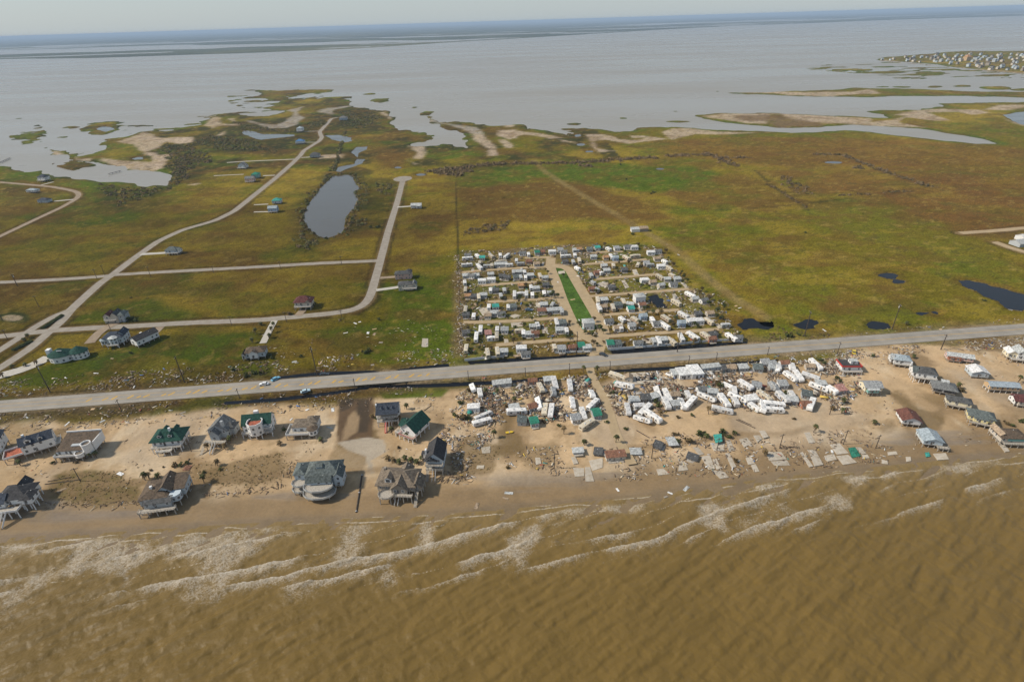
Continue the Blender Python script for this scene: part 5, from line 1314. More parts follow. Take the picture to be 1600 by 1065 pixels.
def cabin(kind, x, y, z, rz, label, group, tilt=(0, 0)):
    if kind not in CPROTO:
        wm, rk, rm, w, d, h = CAB[kind]
        root = thing('cabin', 'x', 'cabin', (0, 0, 0))
        part('wall', wall_mesh(rk, -w / 2, w / 2, -d / 2, d / 2, 0, h, 1.2 if rk != 'shed' else .7, 'x'), WALL[wm], root)
        rf = part('roof', roof_mesh(rk, -w / 2, w / 2, -d / 2, d / 2, h + .01, 1.2 if rk in ('gable', 'hip') else .7, 'x', .4), ROOF[rm], root)
        part('vent_pipe', box_me('vent_pipe', -.12, .12, -.12, .12, 0, .7), TRIM, rf, (w * .2, d * .1, h + .2))
        part('door', box_me('door', -.45, .45, -.05, .02, 0, 2.0), WALL['wood'], root, (-w * .1, -d / 2, .05))
        for xx in (-w * .33, w * .25):
            window(root, xx, -d / 2, .9, 0, 1.0, 1.0)
        window(root, -w / 2, 0, .9, R(-90), 1.0, 1.0)
        window(root, w / 2, 0, .9, R(90), 1.0, 1.0)
        part('porch', box_me('porch', -w * .42, w * .42, -1.6, -.02, .1, .28), DECK, root, (0, -d / 2, 0))
        CPROTO[kind] = [root, False]
    p = CPROTO[kind]
    o = copy_tree(p[0]) if p[1] else p[0]
    p[1] = True
    o.location = (x, y, z - .03)
    o.rotation_euler = (tilt[0], tilt[1], rz)
    o.scale = (.78, .78, .85)
    o['label'], o['group'] = label, group
    return o
def mid(px, py, h=1.4):
    z = .95
    for _ in range(3):
        x, y = G(px, py, z + h)
        z = max(.2, ground_z(x, y))
    return x, y, z
SLABM = mat('weathered_slab', (.47, .42, .34), .9, .14, .6, .15, col2=(.36, .30, .22), rnd=.12)
PLACED = []
def slab_px(quad, label, group, th=.16, m=None, lift=.0, name='concrete_slab', cat='slab', ztop=None):
    W2 = [G(x, y, .9) for x, y in quad]
    cx, cy = sum(p[0] for p in W2) / len(W2), sum(p[1] for p in W2) / len(W2)
    z = max(.15, ground_z(cx, cy)) + lift
    W2 = [G(x, y, z) for x, y in quad]
    cx, cy = sum(p[0] for p in W2) / len(W2), sum(p[1] for p in W2) / len(W2)
    bm = bmesh.new()
    add_prism(bm, [(p[0] - cx, p[1] - cy) for p in W2], -.25 if not lift else -.1, th)
    me = bm_mesh(name, bm)
    o = link(name, me, m or SLABM, None, None, label, cat, group)
    o.location = (cx, cy, z)
    o.rotation_euler = (random.uniform(-.03, .03), random.uniform(-.03, .03), 0)
    return o

# ---------------------------------------------------------------- north park (rows as seen from the highway, farthest first)
rng = random.Random(11)
ANG = {'v': R(92), 'h': HW_ANG, 'a': R(113), 'e': R(66)}
NORTH_W = [   # each row: zoomed x, y, kind, turn
    [(165, 155, 'c0', 'h'), (165, 180, 'R0', 'h'), (245, 160, 'r0', 'a'), (285, 175, 't', 'v'), (360, 160, 'R3', 'a'), (435, 155, 'r0', 'v'), (490, 160, 'R0', 'e'), (620, 138, 'c0', 'h'), (670, 148, 'r1', 'v'), (740, 130, 'T', 'v'), (782, 126, 'b', 'h'), (868, 126, 'w', 'h'), (935, 112, 'c3', 'h'), (1090, 106, 'o', 'h'), (1062, 112, 'c2', 'h'), (1178, 106, 'g', 'h'), (1240, 92, 't', 'h'), (1335, 102, 'r0', 'a')],
    [(160, 235, 'R0', 'h'), (265, 218, 'r0', 'v'), (262, 252, 'R1', 'a'), (327, 245, 'r2', 'h'), (366, 240, 'r0', 'v'), (445, 208, 'R0', 'h'), (440, 232, 'L', 'h'), (512, 236, 'r0', 'h'), (570, 200, 'r0', 'v'), (606, 226, 'r2', 'h'), (672, 206, 'b', 'h'), (736, 225, 'n', 'h'), (962, 128, 'c0', 'h'), (982, 162, 'R0', 'h'), (1056, 155, 'r1', 'v'), (1092, 196, 'R0', 'v'), (1042, 210, 'r2', 'v'), (975, 208, 'd', 'h')],
    [(150, 325, 'c2', 'h'), (198, 326, 'c0', 'e'), (232, 324, 'c2', 'v'), (356, 312, 'c1', 'h'), (284, 368, 'w', 'h'), (361, 358, 'w', 'h'), (140, 382, 'r0', 'v'), (450, 330, 'd', 'h'), (492, 340, 'd', 'e'), (545, 296, 'r0', 'v'), (590, 293, 'c2', 'h'), (636, 296, 'r0', 'v'), (570, 336, 'g', 'h'), (606, 338, 'r0', 'v'), (646, 340, 'r1', 'v'), (686, 322, 'c2', 'h'), (766, 326, 'R0', 'v'), (806, 340, 'c1', 'h'), (1076, 264, 'r0', 'a')],
    [(146, 442, 'R0', 'v'), (165, 492, 'o', 'h'), (213, 497, 'd', 'h'), (256, 502, 'R0', 'v'), (296, 486, 'c2', 'h'), (356, 446, 'r0', 'v'), (396, 446, 'd', 'h'), (470, 446, 'r0', 'v'), (440, 491, 'r0', 'v'), (554, 483, 'R1', 'v'), (606, 476, 'r0', 'h'), (653, 476, 'R0', 'v'), (702, 484, 'r1', 'v'), (606, 406, 'o', 'h'), (691, 422, 'r0', 'v'), (800, 470, 'r0', 'v'), (852, 466, 'c1', 'h'), (732, 430, 'c2', 'h'), (815, 402, 'd', 'h')],
    [(147, 606, 'R0', 'v'), (215, 660, 'r0', 'v'), (150, 652, 'd', 'h'), (341, 584, 'r0', 'v'), (394, 580, 't', 'h'), (386, 636, 'c2', 'v'), (442, 640, 'c0', 'h'), (502, 586, 'r0', 'v'), (540, 582, 'g', 'h'), (800, 616, 'O', 'h'), (886, 612, 'L', 'h'), (948, 622, 'r0', 'v'), (798, 566, 'c2', 'v'), (870, 566, 'r0', 'e'), (330, 655, 'n', 'v')],
    [(272, 772, 'R0', 'v'), (236, 836, 'R1', 'v'), (334, 806, 'p', 'v'), (366, 846, 'r0', 'h'), (410, 772, 'r0', 'v'), (406, 826, 'R0', 'v'), (471, 777, 'c3', 'v'), (597, 782, 'r0', 'h'), (628, 802, 'r1', 'v'), (708, 744, 'c1', 'v'), (745, 737, 'r0', 'v'), (726, 802, 'b', 'h'), (676, 810, 'c2', 'v'), (904, 712, 'R0', 'v'), (952, 716, 'g', 'h'), (930, 776, 'c2', 'h'), (986, 782, 'r0', 'v'), (150, 800, 'd', 'h')],
    [(152, 930, 'R0', 'v'), (330, 966, 'R2', 'v'), (412, 956, 'R0', 'v'), (610, 930, 'w', 'h'), (645, 972, 'c0', 'h'), (886, 920, 'r0', 'v'), (946, 932, 'c3', 'h'), (1036, 918, 'b', 'h'), (1105, 906, 'T', 'v'), (1156, 922, 'c2', 'h'), (462, 955, 'c2', 'h'), (1165, 735, 'H', 'h')]]
NORTH_E = [
    [(70, 92, 'g', 'h'), (166, 104, 'r0', 'a'), (232, 97, 'c3', 'h'), (320, 87, 'c0', 'h'), (376, 88, 'w', 'h')],
    [(40, 167, 'c2', 'h'), (140, 172, 'o', 'h'), (186, 165, 'R0', 'v'), (220, 180, 'l', 'h'), (310, 174, 'R3', 'a'), (386, 162, 'R0', 'h'), (516, 132, 'w', 'h'), (576, 122, 'c0', 'h'), (566, 182, 'n', 'h')],
    [(70, 297, 'b', 'h'), (92, 296, 'r0', 'a'), (125, 242, 'c1', 'v'), (204, 241, 'r0', 'v'), (150, 282, 'c2', 'h'), (296, 277, 'd', 'h'), (410, 233, 'r0', 'e'), (480, 222, 'c3', 'h'), (514, 237, 'r2', 'h'), (602, 247, 'w', 'h'), (666, 262, 'R0', 'a'), (630, 207, 'r0', 'a'), (20, 322, 'r2', 'v')],
    [(30, 381, 'r0', 'a'), (60, 436, 'r0', 'a'), (26, 432, 'b', 'h'), (190, 422, 'd', 'h'), (464, 362, 'w', 'h'), (530, 377, 'n', 'h'), (600, 402, 'c1', 'a'), (702, 396, 'c0', 'h'), (592, 336, 'R0', 'a'), (650, 352, 'c1', 'h'), (736, 352, 'c2', 'h'), (692, 322, 'r0', 'a')],
    [(75, 528, 'R0', 'v'), (86, 592, 'R1', 'v'), (128, 526, 'c2', 'h'), (120, 582, 'n', 'h'), (200, 587, 'R0', 'v'), (290, 542, 'R0', 'v'), (246, 566, 'g', 'h'), (346, 560, 'c1', 'e'), (346, 598, 't', 'h'), (418, 520, 'H', 'h'), (727, 546, 'R0', 'a'), (842, 482, 'R0', 'a'), (880, 516, 'c1', 'h'), (956, 530, 'c0', 'a'), (442, 566, 'r', 'h')],
    [(166, 702, 'c0', 'h'), (276, 687, 'r0', 'a'), (236, 757, 'n', 'h'), (264, 757, 'r0', 'v'), (390, 692, 'R0', 'a'), (360, 742, 'c3', 'h'), (450, 666, 'l', 'h'), (528, 692, 'r1', 'v'), (566, 722, 'c0', 'h'), (626, 737, 'R1', 'a'), (640, 677, 'R0', 'a'), (785, 650, 'R0', 'a'), (770, 722, 'l', 'h'), (858, 702, 'w', 'h'), (912, 700, 'w', 'h'), (910, 642, 'd', 'h'), (995, 702, 'R0', 'a'), (1006, 636, 'n', 'h'), (1140, 736, 'r0', 'h')],
    [(175, 887, 'T', 'v'), (236, 888, 'g', 'v'), (410, 882, 'c0', 'h'), (540, 866, 'r0', 'v'), (580, 866, 'R0', 'v'), (616, 857, 'c2', 'h'), (686, 867, 'R2', 'a'), (768, 837, 'R0', 'v'), (866, 827, 'R1', 'a'), (970, 822, 'R0', 'a'), (1022, 847, 'b', 'h'), (1036, 812, 'd', 'h'), (1184, 832, 'R0', 'a'), (1236, 837, 'c0', 'h')]]
RVDESC = {'R0': 'long white travel trailer', 'R1': 'long white fifth-wheel trailer', 'R2': 'cream park-model trailer', 'R3': 'long cream trailer', 'r0': 'short white trailer', 'r1': 'short boxy white trailer', 'r2': 'short silver trailer', 'r3': 'short cream trailer'}
def put_rows(rows, conv, side):
    nr = len(rows)
    for ri, row in enumerate(rows):
        cnt = {}
        items = sorted(row)
        items = [(a, b_, {'R0': ('R0', 'R0', 'R3', 'R2', 'R0')[int(a + b_) % 5], 'r0': ('r0', 'r2', 'r0', 'r3', 'r1')[int(a * 3 + b_) % 5]}.get(k, k), t) for a, b_, k, t in items]
        for (zx, zy, k, t) in items:
            d = RVDESC.get(k) or CDESC[k]
            cnt[d] = cnt.get(d, 0) + 1
        seen_ = {}
        for (zx, zy, k, t) in items:
            d = RVDESC.get(k) or CDESC[k]
            seen_[d] = seen_.get(d, 0) + 1
            who = d if cnt[d] == 1 else '%s %s' % (ORD[seen_[d] - 1], d)
            rown = 'highway row' if ri == nr - 1 else 'back row' if ri == 0 else '%s row inland' % ORD[nr - 1 - ri]
            lab = '%s, %s of green strip, %s' % (who + (' from left' if cnt[d] > 1 else ''), side, rown)
            px, py = conv((zx, zy))[0]
            x, y, z = mid(px, py)
            a = ANG[t] + R(rng.uniform(-5, 5))
            grp = 'trailers and cabins in the park north of the highway'
            (rv if k[0] in 'Rr' and k in RVDESC else cabin)(k, x, y, z, a if k in RVDESC else a - (R(90) if t in 'vae' else 0), lab, grp)
            PLACED.append((x, y))
put_rows(NORTH_W, k6, 'west')
put_rows(NORTH_E, k7, 'east')
NSLAB = [(k6, [((505, 655), (560, 642), (608, 655), (550, 676)), ((252, 660), (280, 655), (290, 720), (262, 722)), ((245, 590), (350, 585), (352, 650), (290, 655)), ((522, 715), (620, 708), (622, 745), (530, 755)), ((780, 745), (825, 742), (830, 800), (785, 802)), ((915, 285), (968, 282), (975, 305), (920, 310)), ((192, 262), (218, 260), (220, 285), (194, 288)), ((728, 548), (775, 545), (780, 580), (735, 585)), ((465, 850), (500, 850), (505, 885), (470, 888))]),
         (k7, [((360, 275), (395, 270), (420, 322), (380, 330)), ((690, 478), (718, 474), (752, 512), (720, 520)), ((772, 390), (800, 386), (832, 420), (805, 428)), ((60, 378), (160, 376), (165, 412), (80, 418)), ((270, 362), (300, 358), (335, 420), (305, 430)), ((1045, 722), (1075, 718), (1118, 755), (1080, 765)), ((440, 845), (510, 840), (515, 885), (450, 890)), ((70, 205), (120, 200), (130, 222), (85, 226)), ((832, 645), (890, 640), (900, 670), (845, 675))])]
i = 0
for conv, L__ in NSLAB:
    for q in L__:
        i += 1
        slab_px(conv(*q), 'bare tan concrete pad, %s listed from left in the northern trailer park' % ORD[i - 1], 'empty pads in the northern park', .1)

# ---------------------------------------------------------------- trailers swept together south of the highway: two ends of each roof line
SOUTH = [(s3, [((215, 545), (330, 500), 'R0'), ((195, 585), (325, 548), 'R0'), ((690, 290), (710, 335), 'R3'), ((795, 240), (815, 315), 'R1'), ((780, 320), (790, 372), 'r2'), ((915, 260), (925, 328), 'R0'), ((690, 395), (710, 475), 'R0'), ((740, 440), (730, 512), 'R3'), ((788, 450), (775, 535), 'R1'), ((470, 500), (570, 490), 'R0'), ((930, 393), (940, 458), 'R0'), ((1073, 332), (1095, 390), 'r0'), ((1065, 470), (1130, 405), 'R0'), ((1008, 468), (1036, 552), 'R0'), ((1008, 615), (1092, 560), 'R2'), ((1235, 210), (1330, 240), 'R2'), ((1285, 285), (1390, 315), 'R0'), ((185, 290), (205, 345), 'r0'), ((235, 330), (245, 372), 'r0')]),
         (s4, [((140, 440), (155, 512), 'R0'), ((200, 450), (275, 440), 'r0'), ((250, 495), (315, 440), 'R0'), ((200, 525), (325, 580), 'R0'), ((290, 500), (392, 565), 'R0'), ((372, 312), (405, 385), 'R0'), ((432, 345), (467, 405), 'R1'), ((422, 398), (456, 466), 'R0'), ((540, 400), (572, 472), 'R0'), ((592, 340), (620, 396), 'r0'), ((585, 465), (667, 388), 'R0'), ((690, 362), (800, 410), 'R0'), ((850, 372), (905, 452), 'R1'), ((798, 470), (932, 490), 'R0'), ((892, 286), (935, 310), 'r0'), ((955, 310), (962, 352), 'r0'), ((922, 368), (1032, 410), 'R0'), ((950, 398), (976, 440), 'r1'), ((1080, 440), (1135, 475), 'r0'), ((1158, 418), (1164, 498), 'R0'), ((1190, 438), (1325, 446), 'R1'), ((1188, 478), (1322, 484), 'R0'), ((1015, 270), (1077, 315), 'R0'), ((1225, 268), (1262, 332), 'r2'), ((1355, 200), (1422, 248), 'R0'), ((1283, 130), (1290, 182), 'r0'), ((1388, 132), (1402, 188), 'r0'), ((1148, 355), (1216, 410), 'R3')]),
         (s5, [((112, 330), (162, 366), 'R0'), ((176, 322), (210, 366), 'R0'), ((215, 332), (322, 362), 'R0'), ((268, 248), (332, 302), 'R0'), ((268, 402), (362, 432), 'R0'), ((60, 452), (124, 520), 'R1'), ((140, 450), (160, 480), 'r0'), ((287, 492), (260, 556), 'R0'), ((20, 395), (45, 432), 'r2'), ((385, 425), (420, 445), 'r0'), ((55, 275), (66, 310), 'r0'), ((146, 270), (156, 306), 'r1')])]
allS = []
for conv, L__ in SOUTH:
    for a, b_, k in L__:
        pa, pb = conv(a, b_)
        allS.append((pa, pb, k))
allS.sort(key=lambda q: q[0][0] + q[1][0])
cnt = {}
for n_, (pa, pb, k) in enumerate(allS):
    d = RVDESC[k]
    cnt[d] = cnt.get(d, 0) + 1
    A_, B_ = G(*pa, 2.8), G(*pb, 2.8)
    cx, cy = (A_[0] + B_[0]) / 2, (A_[1] + B_[1]) / 2
    z = ground_z(cx, cy)
    ang = math.atan2(B_[1] - A_[1], B_[0] - A_[0])
    tl = (R(rng.uniform(-8, 8)), R(rng.uniform(-6, 6))) if n_ % 3 else (R(rng.choice((-24, -14, 15, 26))), R(rng.uniform(-8, 8)))
    rv(k, cx, cy, z, ang, 'displaced %s south of the highway, %s of its kind from the left' % (d, ORD[cnt[d] - 1]), 'trailers swept together by the flood', tl)
    PLACED.append((cx, cy))
SCAB = [(s3, [(640, 268, 'b', 3), (195, 470, 'w', 0), (560, 565, 'g', 85), (650, 575, 'T', 10), (1120, 512, 'T', 10), (1365, 245, 'n', 80), (500, 470, 'c2', 10), (410, 285, 'L', 4), (640, 462, 'r', 15), (965, 550, 'c3', 12), (760, 260, 'c2', 8), (985, 785, 'c2', 0), (1140, 790, 'd', 75), (1265, 830, 'O', 5), (1420, 790, 'c2', 0)]),
        (s4, [(195, 412, 'c2', 5), (345, 388, 'c2', 20), (500, 372, 'n', 5), (285, 396, 'd', 10), (515, 442, 'c2', 12), (790, 352, 'c2', -10), (712, 332, 'c0', 5), (1085, 402, 'w', 5), (1120, 305, 'c3', -20), (1335, 135, 'r', 5), (1190, 130, 'c3', 0), (1238, 160, 'c2', 80), (1135, 168, 'g', -12), (1022, 165, 'c2', 0), (885, 170, 'd', 8), (778, 165, 'L', 5), (380, 740, 'd', 60), (640, 830, 'd', -30), (930, 165, 'n', 0)]),
        (s5, [(90, 402, 'c3', 0), (150, 500, 'c2', -15), (240, 465, 'g', -20), (235, 527, 'b', 0), (455, 432, 'p', 5), (100, 272, 'r', 0), (262, 292, 'n', -12), (330, 400, 'c2', -10), (30, 280, 'c3', 10)])]
allC = sorted([(conv((x, y))[0], k, a) for conv, L__ in SCAB for x, y, k, a in L__])
cnt = {}
for (p, k, a) in allC:
    d = CDESC[k]
    cnt[d] = cnt.get(d, 0) + 1
    x, y, z = mid(*p)
    o = cabin(k, x, y, z, R(a), 'wrecked %s south of the highway, %s of its kind from the left' % (d, ORD[cnt[d] - 1]), 'wrecked cabins among the swept trailers', (R(rng.uniform(-6, 6)), R(rng.uniform(-6, 6))))
    if p[1] > 690 and k != 'O':
        o.scale = (.75, .75, .42)
        o.rotation_euler = (R(rng.uniform(-12, 12)), R(rng.uniform(-12, 12)), R(a))
    PLACED.append((x, y))
# ---------------------------------------------------------------- bare foundation slabs along the eroded beach
SS = [(s3, [((555, 285), (590, 283), (597, 335), (560, 338)), ((912, 800), (945, 797), (985, 890), (950, 897)), ((1035, 920), (1075, 918), (1105, 1025), (1040, 1025)), ((945, 925), (1028, 925), (1030, 985), (960, 990)), ((1065, 870), (1170, 850), (1170, 920), (1090, 945)), ((655, 810), (690, 805), (705, 890), (665, 900)), ((250, 770), (320, 760), (320, 810), (260, 815)), ((220, 905), (275, 905), (270, 930), (215, 930))]),
      (s4, [((365, 935), (420, 930), (465, 970), (380, 980)), ((640, 770), (680, 765), (725, 820), (690, 830)), ((885, 815), (915, 810), (970, 915), (935, 925)), ((890, 715), (920, 710), (960, 790), (915, 800)), ((1080, 650), (1130, 645), (1165, 705), (1130, 730)), ((1140, 642), (1185, 640), (1215, 690), (1175, 700)), ((1185, 800), (1310, 805), (1350, 860), (1220, 870)), ((1230, 874), (1352, 865), (1380, 905), (1260, 908)), ((1040, 850), (1080, 835), (1110, 890), (1060, 900)), ((1080, 905), (1115, 895), (1145, 950), (1105, 955)), ((780, 940), (880, 955), (915, 995), (850, 1005)), ((990, 710), (1050, 695), (1090, 740), (1030, 770)), ((790, 860), (820, 855), (855, 930), (820, 935)), ((770, 735), (880, 740), (880, 795), (800, 795)), ((540, 880), (580, 875), (605, 940), (530, 950)), ((700, 840), (770, 830), (810, 930), (760, 935))]),
      (s5, [((190, 815), (207, 810), (282, 915), (258, 920)), ((240, 790), (280, 785), (345, 905), (290, 915)), ((350, 850), (410, 835), (430, 870), (370, 885)), ((385, 780), (445, 770), (505, 830), (430, 840)), ((425, 850), (500, 842), (555, 890), (470, 905)), ((545, 795), (580, 795), (615, 835), (585, 838)), ((585, 843), (620, 841), (635, 862), (590, 866)), ((710, 870), (745, 880), (750, 900), (710, 895)), ((745, 825), (800, 820), (810, 840), (750, 845)), ((860, 855), (890, 855), (895, 880), (865, 885)), ((225, 705), (260, 700), (295, 765), (255, 770)), ((1030, 835), (1110, 830), (1130, 870), (1060, 875)), ((1400, 720), (1440, 715), (1510, 820), (1480, 825))])]
allQ = sorted([conv(*q) for conv, L__ in SS for q in L__], key=lambda q: sum(p[0] for p in q))
for n_, q in enumerate(allQ):
    slab_px(q, 'bare concrete slab on the eroded beach, %s such slab from the left' % ORD[n_], 'bare slabs along the eroded beach', .18)
slab_px(s4((795, 672), (857, 665), (866, 722), (815, 735)), 'loose sea-green roof panel lying among the beach slabs', None, .1, ROOF['teal'], 1.2, 'roof_panel', 'roof panel')
slab_px(s4((430, 692), (500, 686), (540, 752), (462, 757)), 'grey roof panel lying on the sand among the slabs', None, .1, ROOF['pale'], .8, 'roof_panel', 'roof panel')
slab_px(s5((500, 800), (543, 795), (580, 850), (525, 860)), 'green painted slab between two bare slabs on the beach', None, .2, ROOF['sea'], .05, 'painted_slab', 'slab')
slab_px(s5((980, 828), (1005, 826), (1015, 850), (988, 855)), 'turquoise panel in the rubble at the water edge', None, .2, ROOF['teal'], .2, 'roof_panel', 'roof panel')
slab_px([(660, 529), (669, 529), (669, 546), (658, 546)], 'lone pinkish concrete pad in the grass north of the highway', None, .1, None, .0, 'concrete_pad', 'pad')
slab_px(k6((540, 985), (600, 975), (640, 990), (560, 1000)), 'yellowish wreckage sheet at the ditch before the northern park', None, .2, ROOF['tan'], .4, 'wreck_sheet', 'sheet')
# pool with its deck
deck = slab_px(s4((130, 210), (395, 190), (420, 285), (150, 296)), 'tan concrete pool deck around a dark pool south of the highway', None, .18, SLABM, .05, 'pool_deck', 'pool')
W2 = [G(x, y, 1.2) for x, y in s4((205, 232), (360, 222), (378, 260), (212, 270))]
dl_ = deck.location
pl = part('pool_water', mesh_from('pool_water', [(a - dl_[0], b_ - dl_[1], .19) for a, b_ in W2], [(0, 1, 2, 3)]), dark_m, deck, (0, 0, .012))

# ================================================================ SMALLER THINGS
def proj(x, y, z):
    v_ = CAM_M.transposed() @ Vector((x, y, z - CAM_H))
    return 800 + FPX * v_.x / -v_.z, 532.5 - FPX * v_.y / -v_.z
WOODP = mat('creosote_pole', (.075, .058, .045), .9, .2, 1.5, .2)
def height_for(x, y, z, top_py):
    h = 3.0
    while h < 18 and proj(x, y, z + h)[1] > top_py:
        h += .25
    return h
POLES = {'on the north side of the highway': [(79, 613, 571), (288.5, 597, 557), (496, 587, 540), (901, 554, 518), (1058, 550, 517), (1257, 524.5, 486), (1393.5, 514.6, 475)],
         'on the south side of the highway': [(190.7, 643, 624), (375, 624, 607), (556.5, 613.7, 591), (732, 592.6, 579), (821, 589.6, 574), (889.7, 584, 568), (953, 577, 564), (1075.6, 570, 554.5), (1119, 562.7, 550), (1199, 554.5, 541), (1307.5, 555, 534), (1470, 546, 522.5)],
         'standing on the washed beach': [(126, 752, 731), (299, 705, 690), (866, 732, 708), (1296, 647.5, 632), (1317.5, 694, 672), (1368, 700, 679), (978, 632, 612), (1018, 716, 692), (1120, 704, 684), (1218, 700, 678), (775, 650, 630)],
         'along the inland subdivision streets': [(27.6, 447, 428), (152, 436, 420), (164, 430, 414), (236, 433, 416), (334, 426, 415), (61, 479, 462), (174.6, 519, 504), (362, 507.6, 494), (438.6, 420, 408), (534, 413, 400), (448, 503, 487), (534, 496, 484), (4, 500, 480), (12, 530, 515)]}
for where, L__ in POLES.items():
    for n_, (px, py, ty) in enumerate(sorted(L__)):
        x, y, z = GP(px, py)
        h = height_for(x, y, z, ty)
        t = thing('utility_pole', 'dark wooden utility pole %s, %s from the left' % (where, ORD[n_]), 'utility pole', (x, y, z - .1), HW_ANG + R(90) if 'highway' in where else R(20), 'utility poles')
        big = h > 9
        part('pole', tube_me('pole', .27 if big else .18, .18 if big else .12, h), WOODP, t)
        part('crossarm', box_me('crossarm', -1.25, 1.25, -.08, .08, -.1, .1), WOODP, t, (0, .16, h - .7))
        for xx in (-1.1, -.4, .4, 1.1):
            part('insulator', box_me('insulator', -.05, .05, -.05, .05, 0, .22), AC, t, (xx, .16, h - .6))
        if big and n_ % 2 == 0:
            part('transformer', tube_me('transformer', .28, .28, .9, 8), AC, t, (.4, 0, h - 2.4))

# ---------------------------------------------------------------- leaves
def leaf_mat(name, c, c2):
    m = mat(name, c, .8, .2, .8, 0, .15, col2=c2, rnd=.25)
    return m
LEAF = leaf_mat('dark_foliage', (.085, .098, .030), (.048, .056, .020))
LEAFB = leaf_mat('salt_burnt_foliage', (.125, .085, .036), (.070, .055, .022))
PALMG = leaf_mat('palm_frond', (.085, .092, .030), (.050, .052, .018))
PALMB = leaf_mat('dead_frond', (.17, .12, .055), (.11, .07, .03))
BARK = mat('bark', (.13, .10, .075), .95, .2, 2, .2)
def leaf_cloud(name, seed, n, rx, rz, s, zc):
    r_ = np.random.RandomState(seed)
    V, F = [], []
    lobes = [(r_.uniform(-.5, .5) * rx, r_.uniform(-.5, .5) * rx, zc + r_.uniform(-.35, .45) * rz, r_.uniform(.45, .7)) for _ in range(6)]
    for i in range(n):
        lx, ly, lz, lr = lobes[r_.randint(6)]
        d = r_.normal(size=3); d /= np.linalg.norm(d)
        rad = r_.uniform(.55, 1.0)
        c = np.array([lx + d[0] * rx * lr * rad, ly + d[1] * rx * lr * rad, max(.1, lz + d[2] * rz * lr * rad)])
        a = np.cross(d + r_.normal(size=3) * .6, r_.normal(size=3)); a /= np.linalg.norm(a) + 1e-6
        b_ = np.cross(d, a); b_ /= np.linalg.norm(b_) + 1e-6
        k = s * r_.uniform(.6, 1.3)
        j = len(V)
        V += [c - a * k, c + b_ * k * .6, c + a * k, c - b_ * k * .6]
        F.append((j, j + 1, j + 2, j + 3))
    return mesh_from(name, V, F)
def frond_crown(name, seed, n=15, L_=2.0, droop=1.0):
    r_ = np.random.RandomState(seed)
    V, F = [], []
    for i in range(n):
        a = i * 2.399 + r_.uniform(-.2, .2)
        up = r_.uniform(-.25, .95)
        l = L_ * r_.uniform(.75, 1.1)
        ca, sa = math.cos(a), math.sin(a)
        pts = []
        for k in range(5):
            t = k / 4
            rr = l * t * math.cos(up * .9) * (1 - .1 * t)
            zz_ = l * (math.sin(up) * t - .75 * droop * t * t)
            wd = .34 * math.sin(math.pi * min(1, t * .85 + .12))
            pts.append((rr, zz_, wd))
        j = len(V)
        for rr, zz_, wd in pts:
            V += [(ca * rr - sa * wd, sa * rr + ca * wd, zz_ - wd * .5), (ca * rr, sa * rr, zz_), (ca * rr + sa * wd, sa * rr - ca * wd, zz_ - wd * .5)]
        for k in range(4):
            q = j + 3 * k
            F += [(q, q + 3, q + 4, q + 1), (q + 1, q + 4, q + 5, q + 2)]
    return mesh_from(name, V, F)
CR = [frond_crown('crown', i, 16, 1.75) for i in range(3)]
DEADC = frond_crown('dead_fronds', 9, 9, 1.3, 2.2)
TRK = {h: tube_me('trunk', .17, .12, h) for h in (2.2, 3.2, 4.2, 5.2)}
def palm(px, py, h, lab, grp):
    x, y, z = GP(px, py)
    t = thing('palm_tree', lab, 'palm tree', (x, y, z - .1), rng.uniform(0, 6), grp, (R(rng.uniform(-5, 5)), R(rng.uniform(-5, 5))))
    part('trunk', TRK[h], BARK, t)
    part('crown', CR[rng.randrange(3)], PALMG if rng.random() < .7 else PALMB, t, (0, 0, h - .05))
    part('dead_fronds', DEADC, PALMB, t, (0, 0, h - .15))
PALMS_W = [(32, 727, 3.2), (94, 717, 3.2), (134.5, 715.5, 3.2), (143, 715, 3.2), (151, 714, 3.2), (325, 704, 4.2), (352, 702, 3.2), (360, 692.6, 4.2), (227, 750, 4.2), (233, 748, 3.2), (319, 754, 4.2), (340, 727, 3.2), (397.5, 680.6, 4.2), (437, 695, 2.2), (502, 689, 2.2), (613, 678.6, 4.2), (619, 663, 3.2), (625, 660, 4.2), (637, 683, 3.2), (648, 676, 3.2), (658, 676, 4.2), (635, 639, 3.2), (582, 652, 2.2), (247, 746, 2.2)] + [(606 + i * 9, 718 + (i % 3) * 3, 2.2) for i in range(7)]
for n_, (px, py, h) in enumerate(sorted(PALMS_W)):
    palm(px, py, h, 'palm tree among the western beach houses, %s palm from the left' % ORD[n_], 'palms among the beach houses')
PALMS_S = [(803, 631, 4.2), (790, 639, 3.2), (772, 684, 4.2), (881, 678, 4.2), (913, 695, 3.2), (962, 691, 4.2), (932, 583, 4.2), (911, 582, 4.2), (758, 618, 4.2), (778.5, 618, 4.2), (1107, 647, 4.2), (1031.6, 649.5, 3.2), (1271, 675, 4.2), (1315, 646, 3.2), (1300, 640, 2.2), (1317, 630, 3.2), (1426, 559, 2.2), (1497, 607, 3.2), (1590, 598, 4.2), (1366, 662, 2.2), (1195, 712, 3.2)]
for n_, (px, py, h) in enumerate(sorted(PALMS_S)):
    palm(px, py, h, 'palm tree south of the highway east of the debris field, %s palm from left' % ORD[n_], 'palms in the wrecked park')
PALMS_N = [(395, 535, 3.2), (400, 522, 4.2), (425, 520, 4.2), (428, 510, 3.2), (422, 528, 3.2), (408, 508, 2.2), (40, 572, 2.2), (58, 570, 3.2), (20, 575, 2.2), (5, 590, 3.2), (45, 528, 3.2), (38, 533, 2.2), (452, 492, 2.2), (1416, 507, 2.2)]
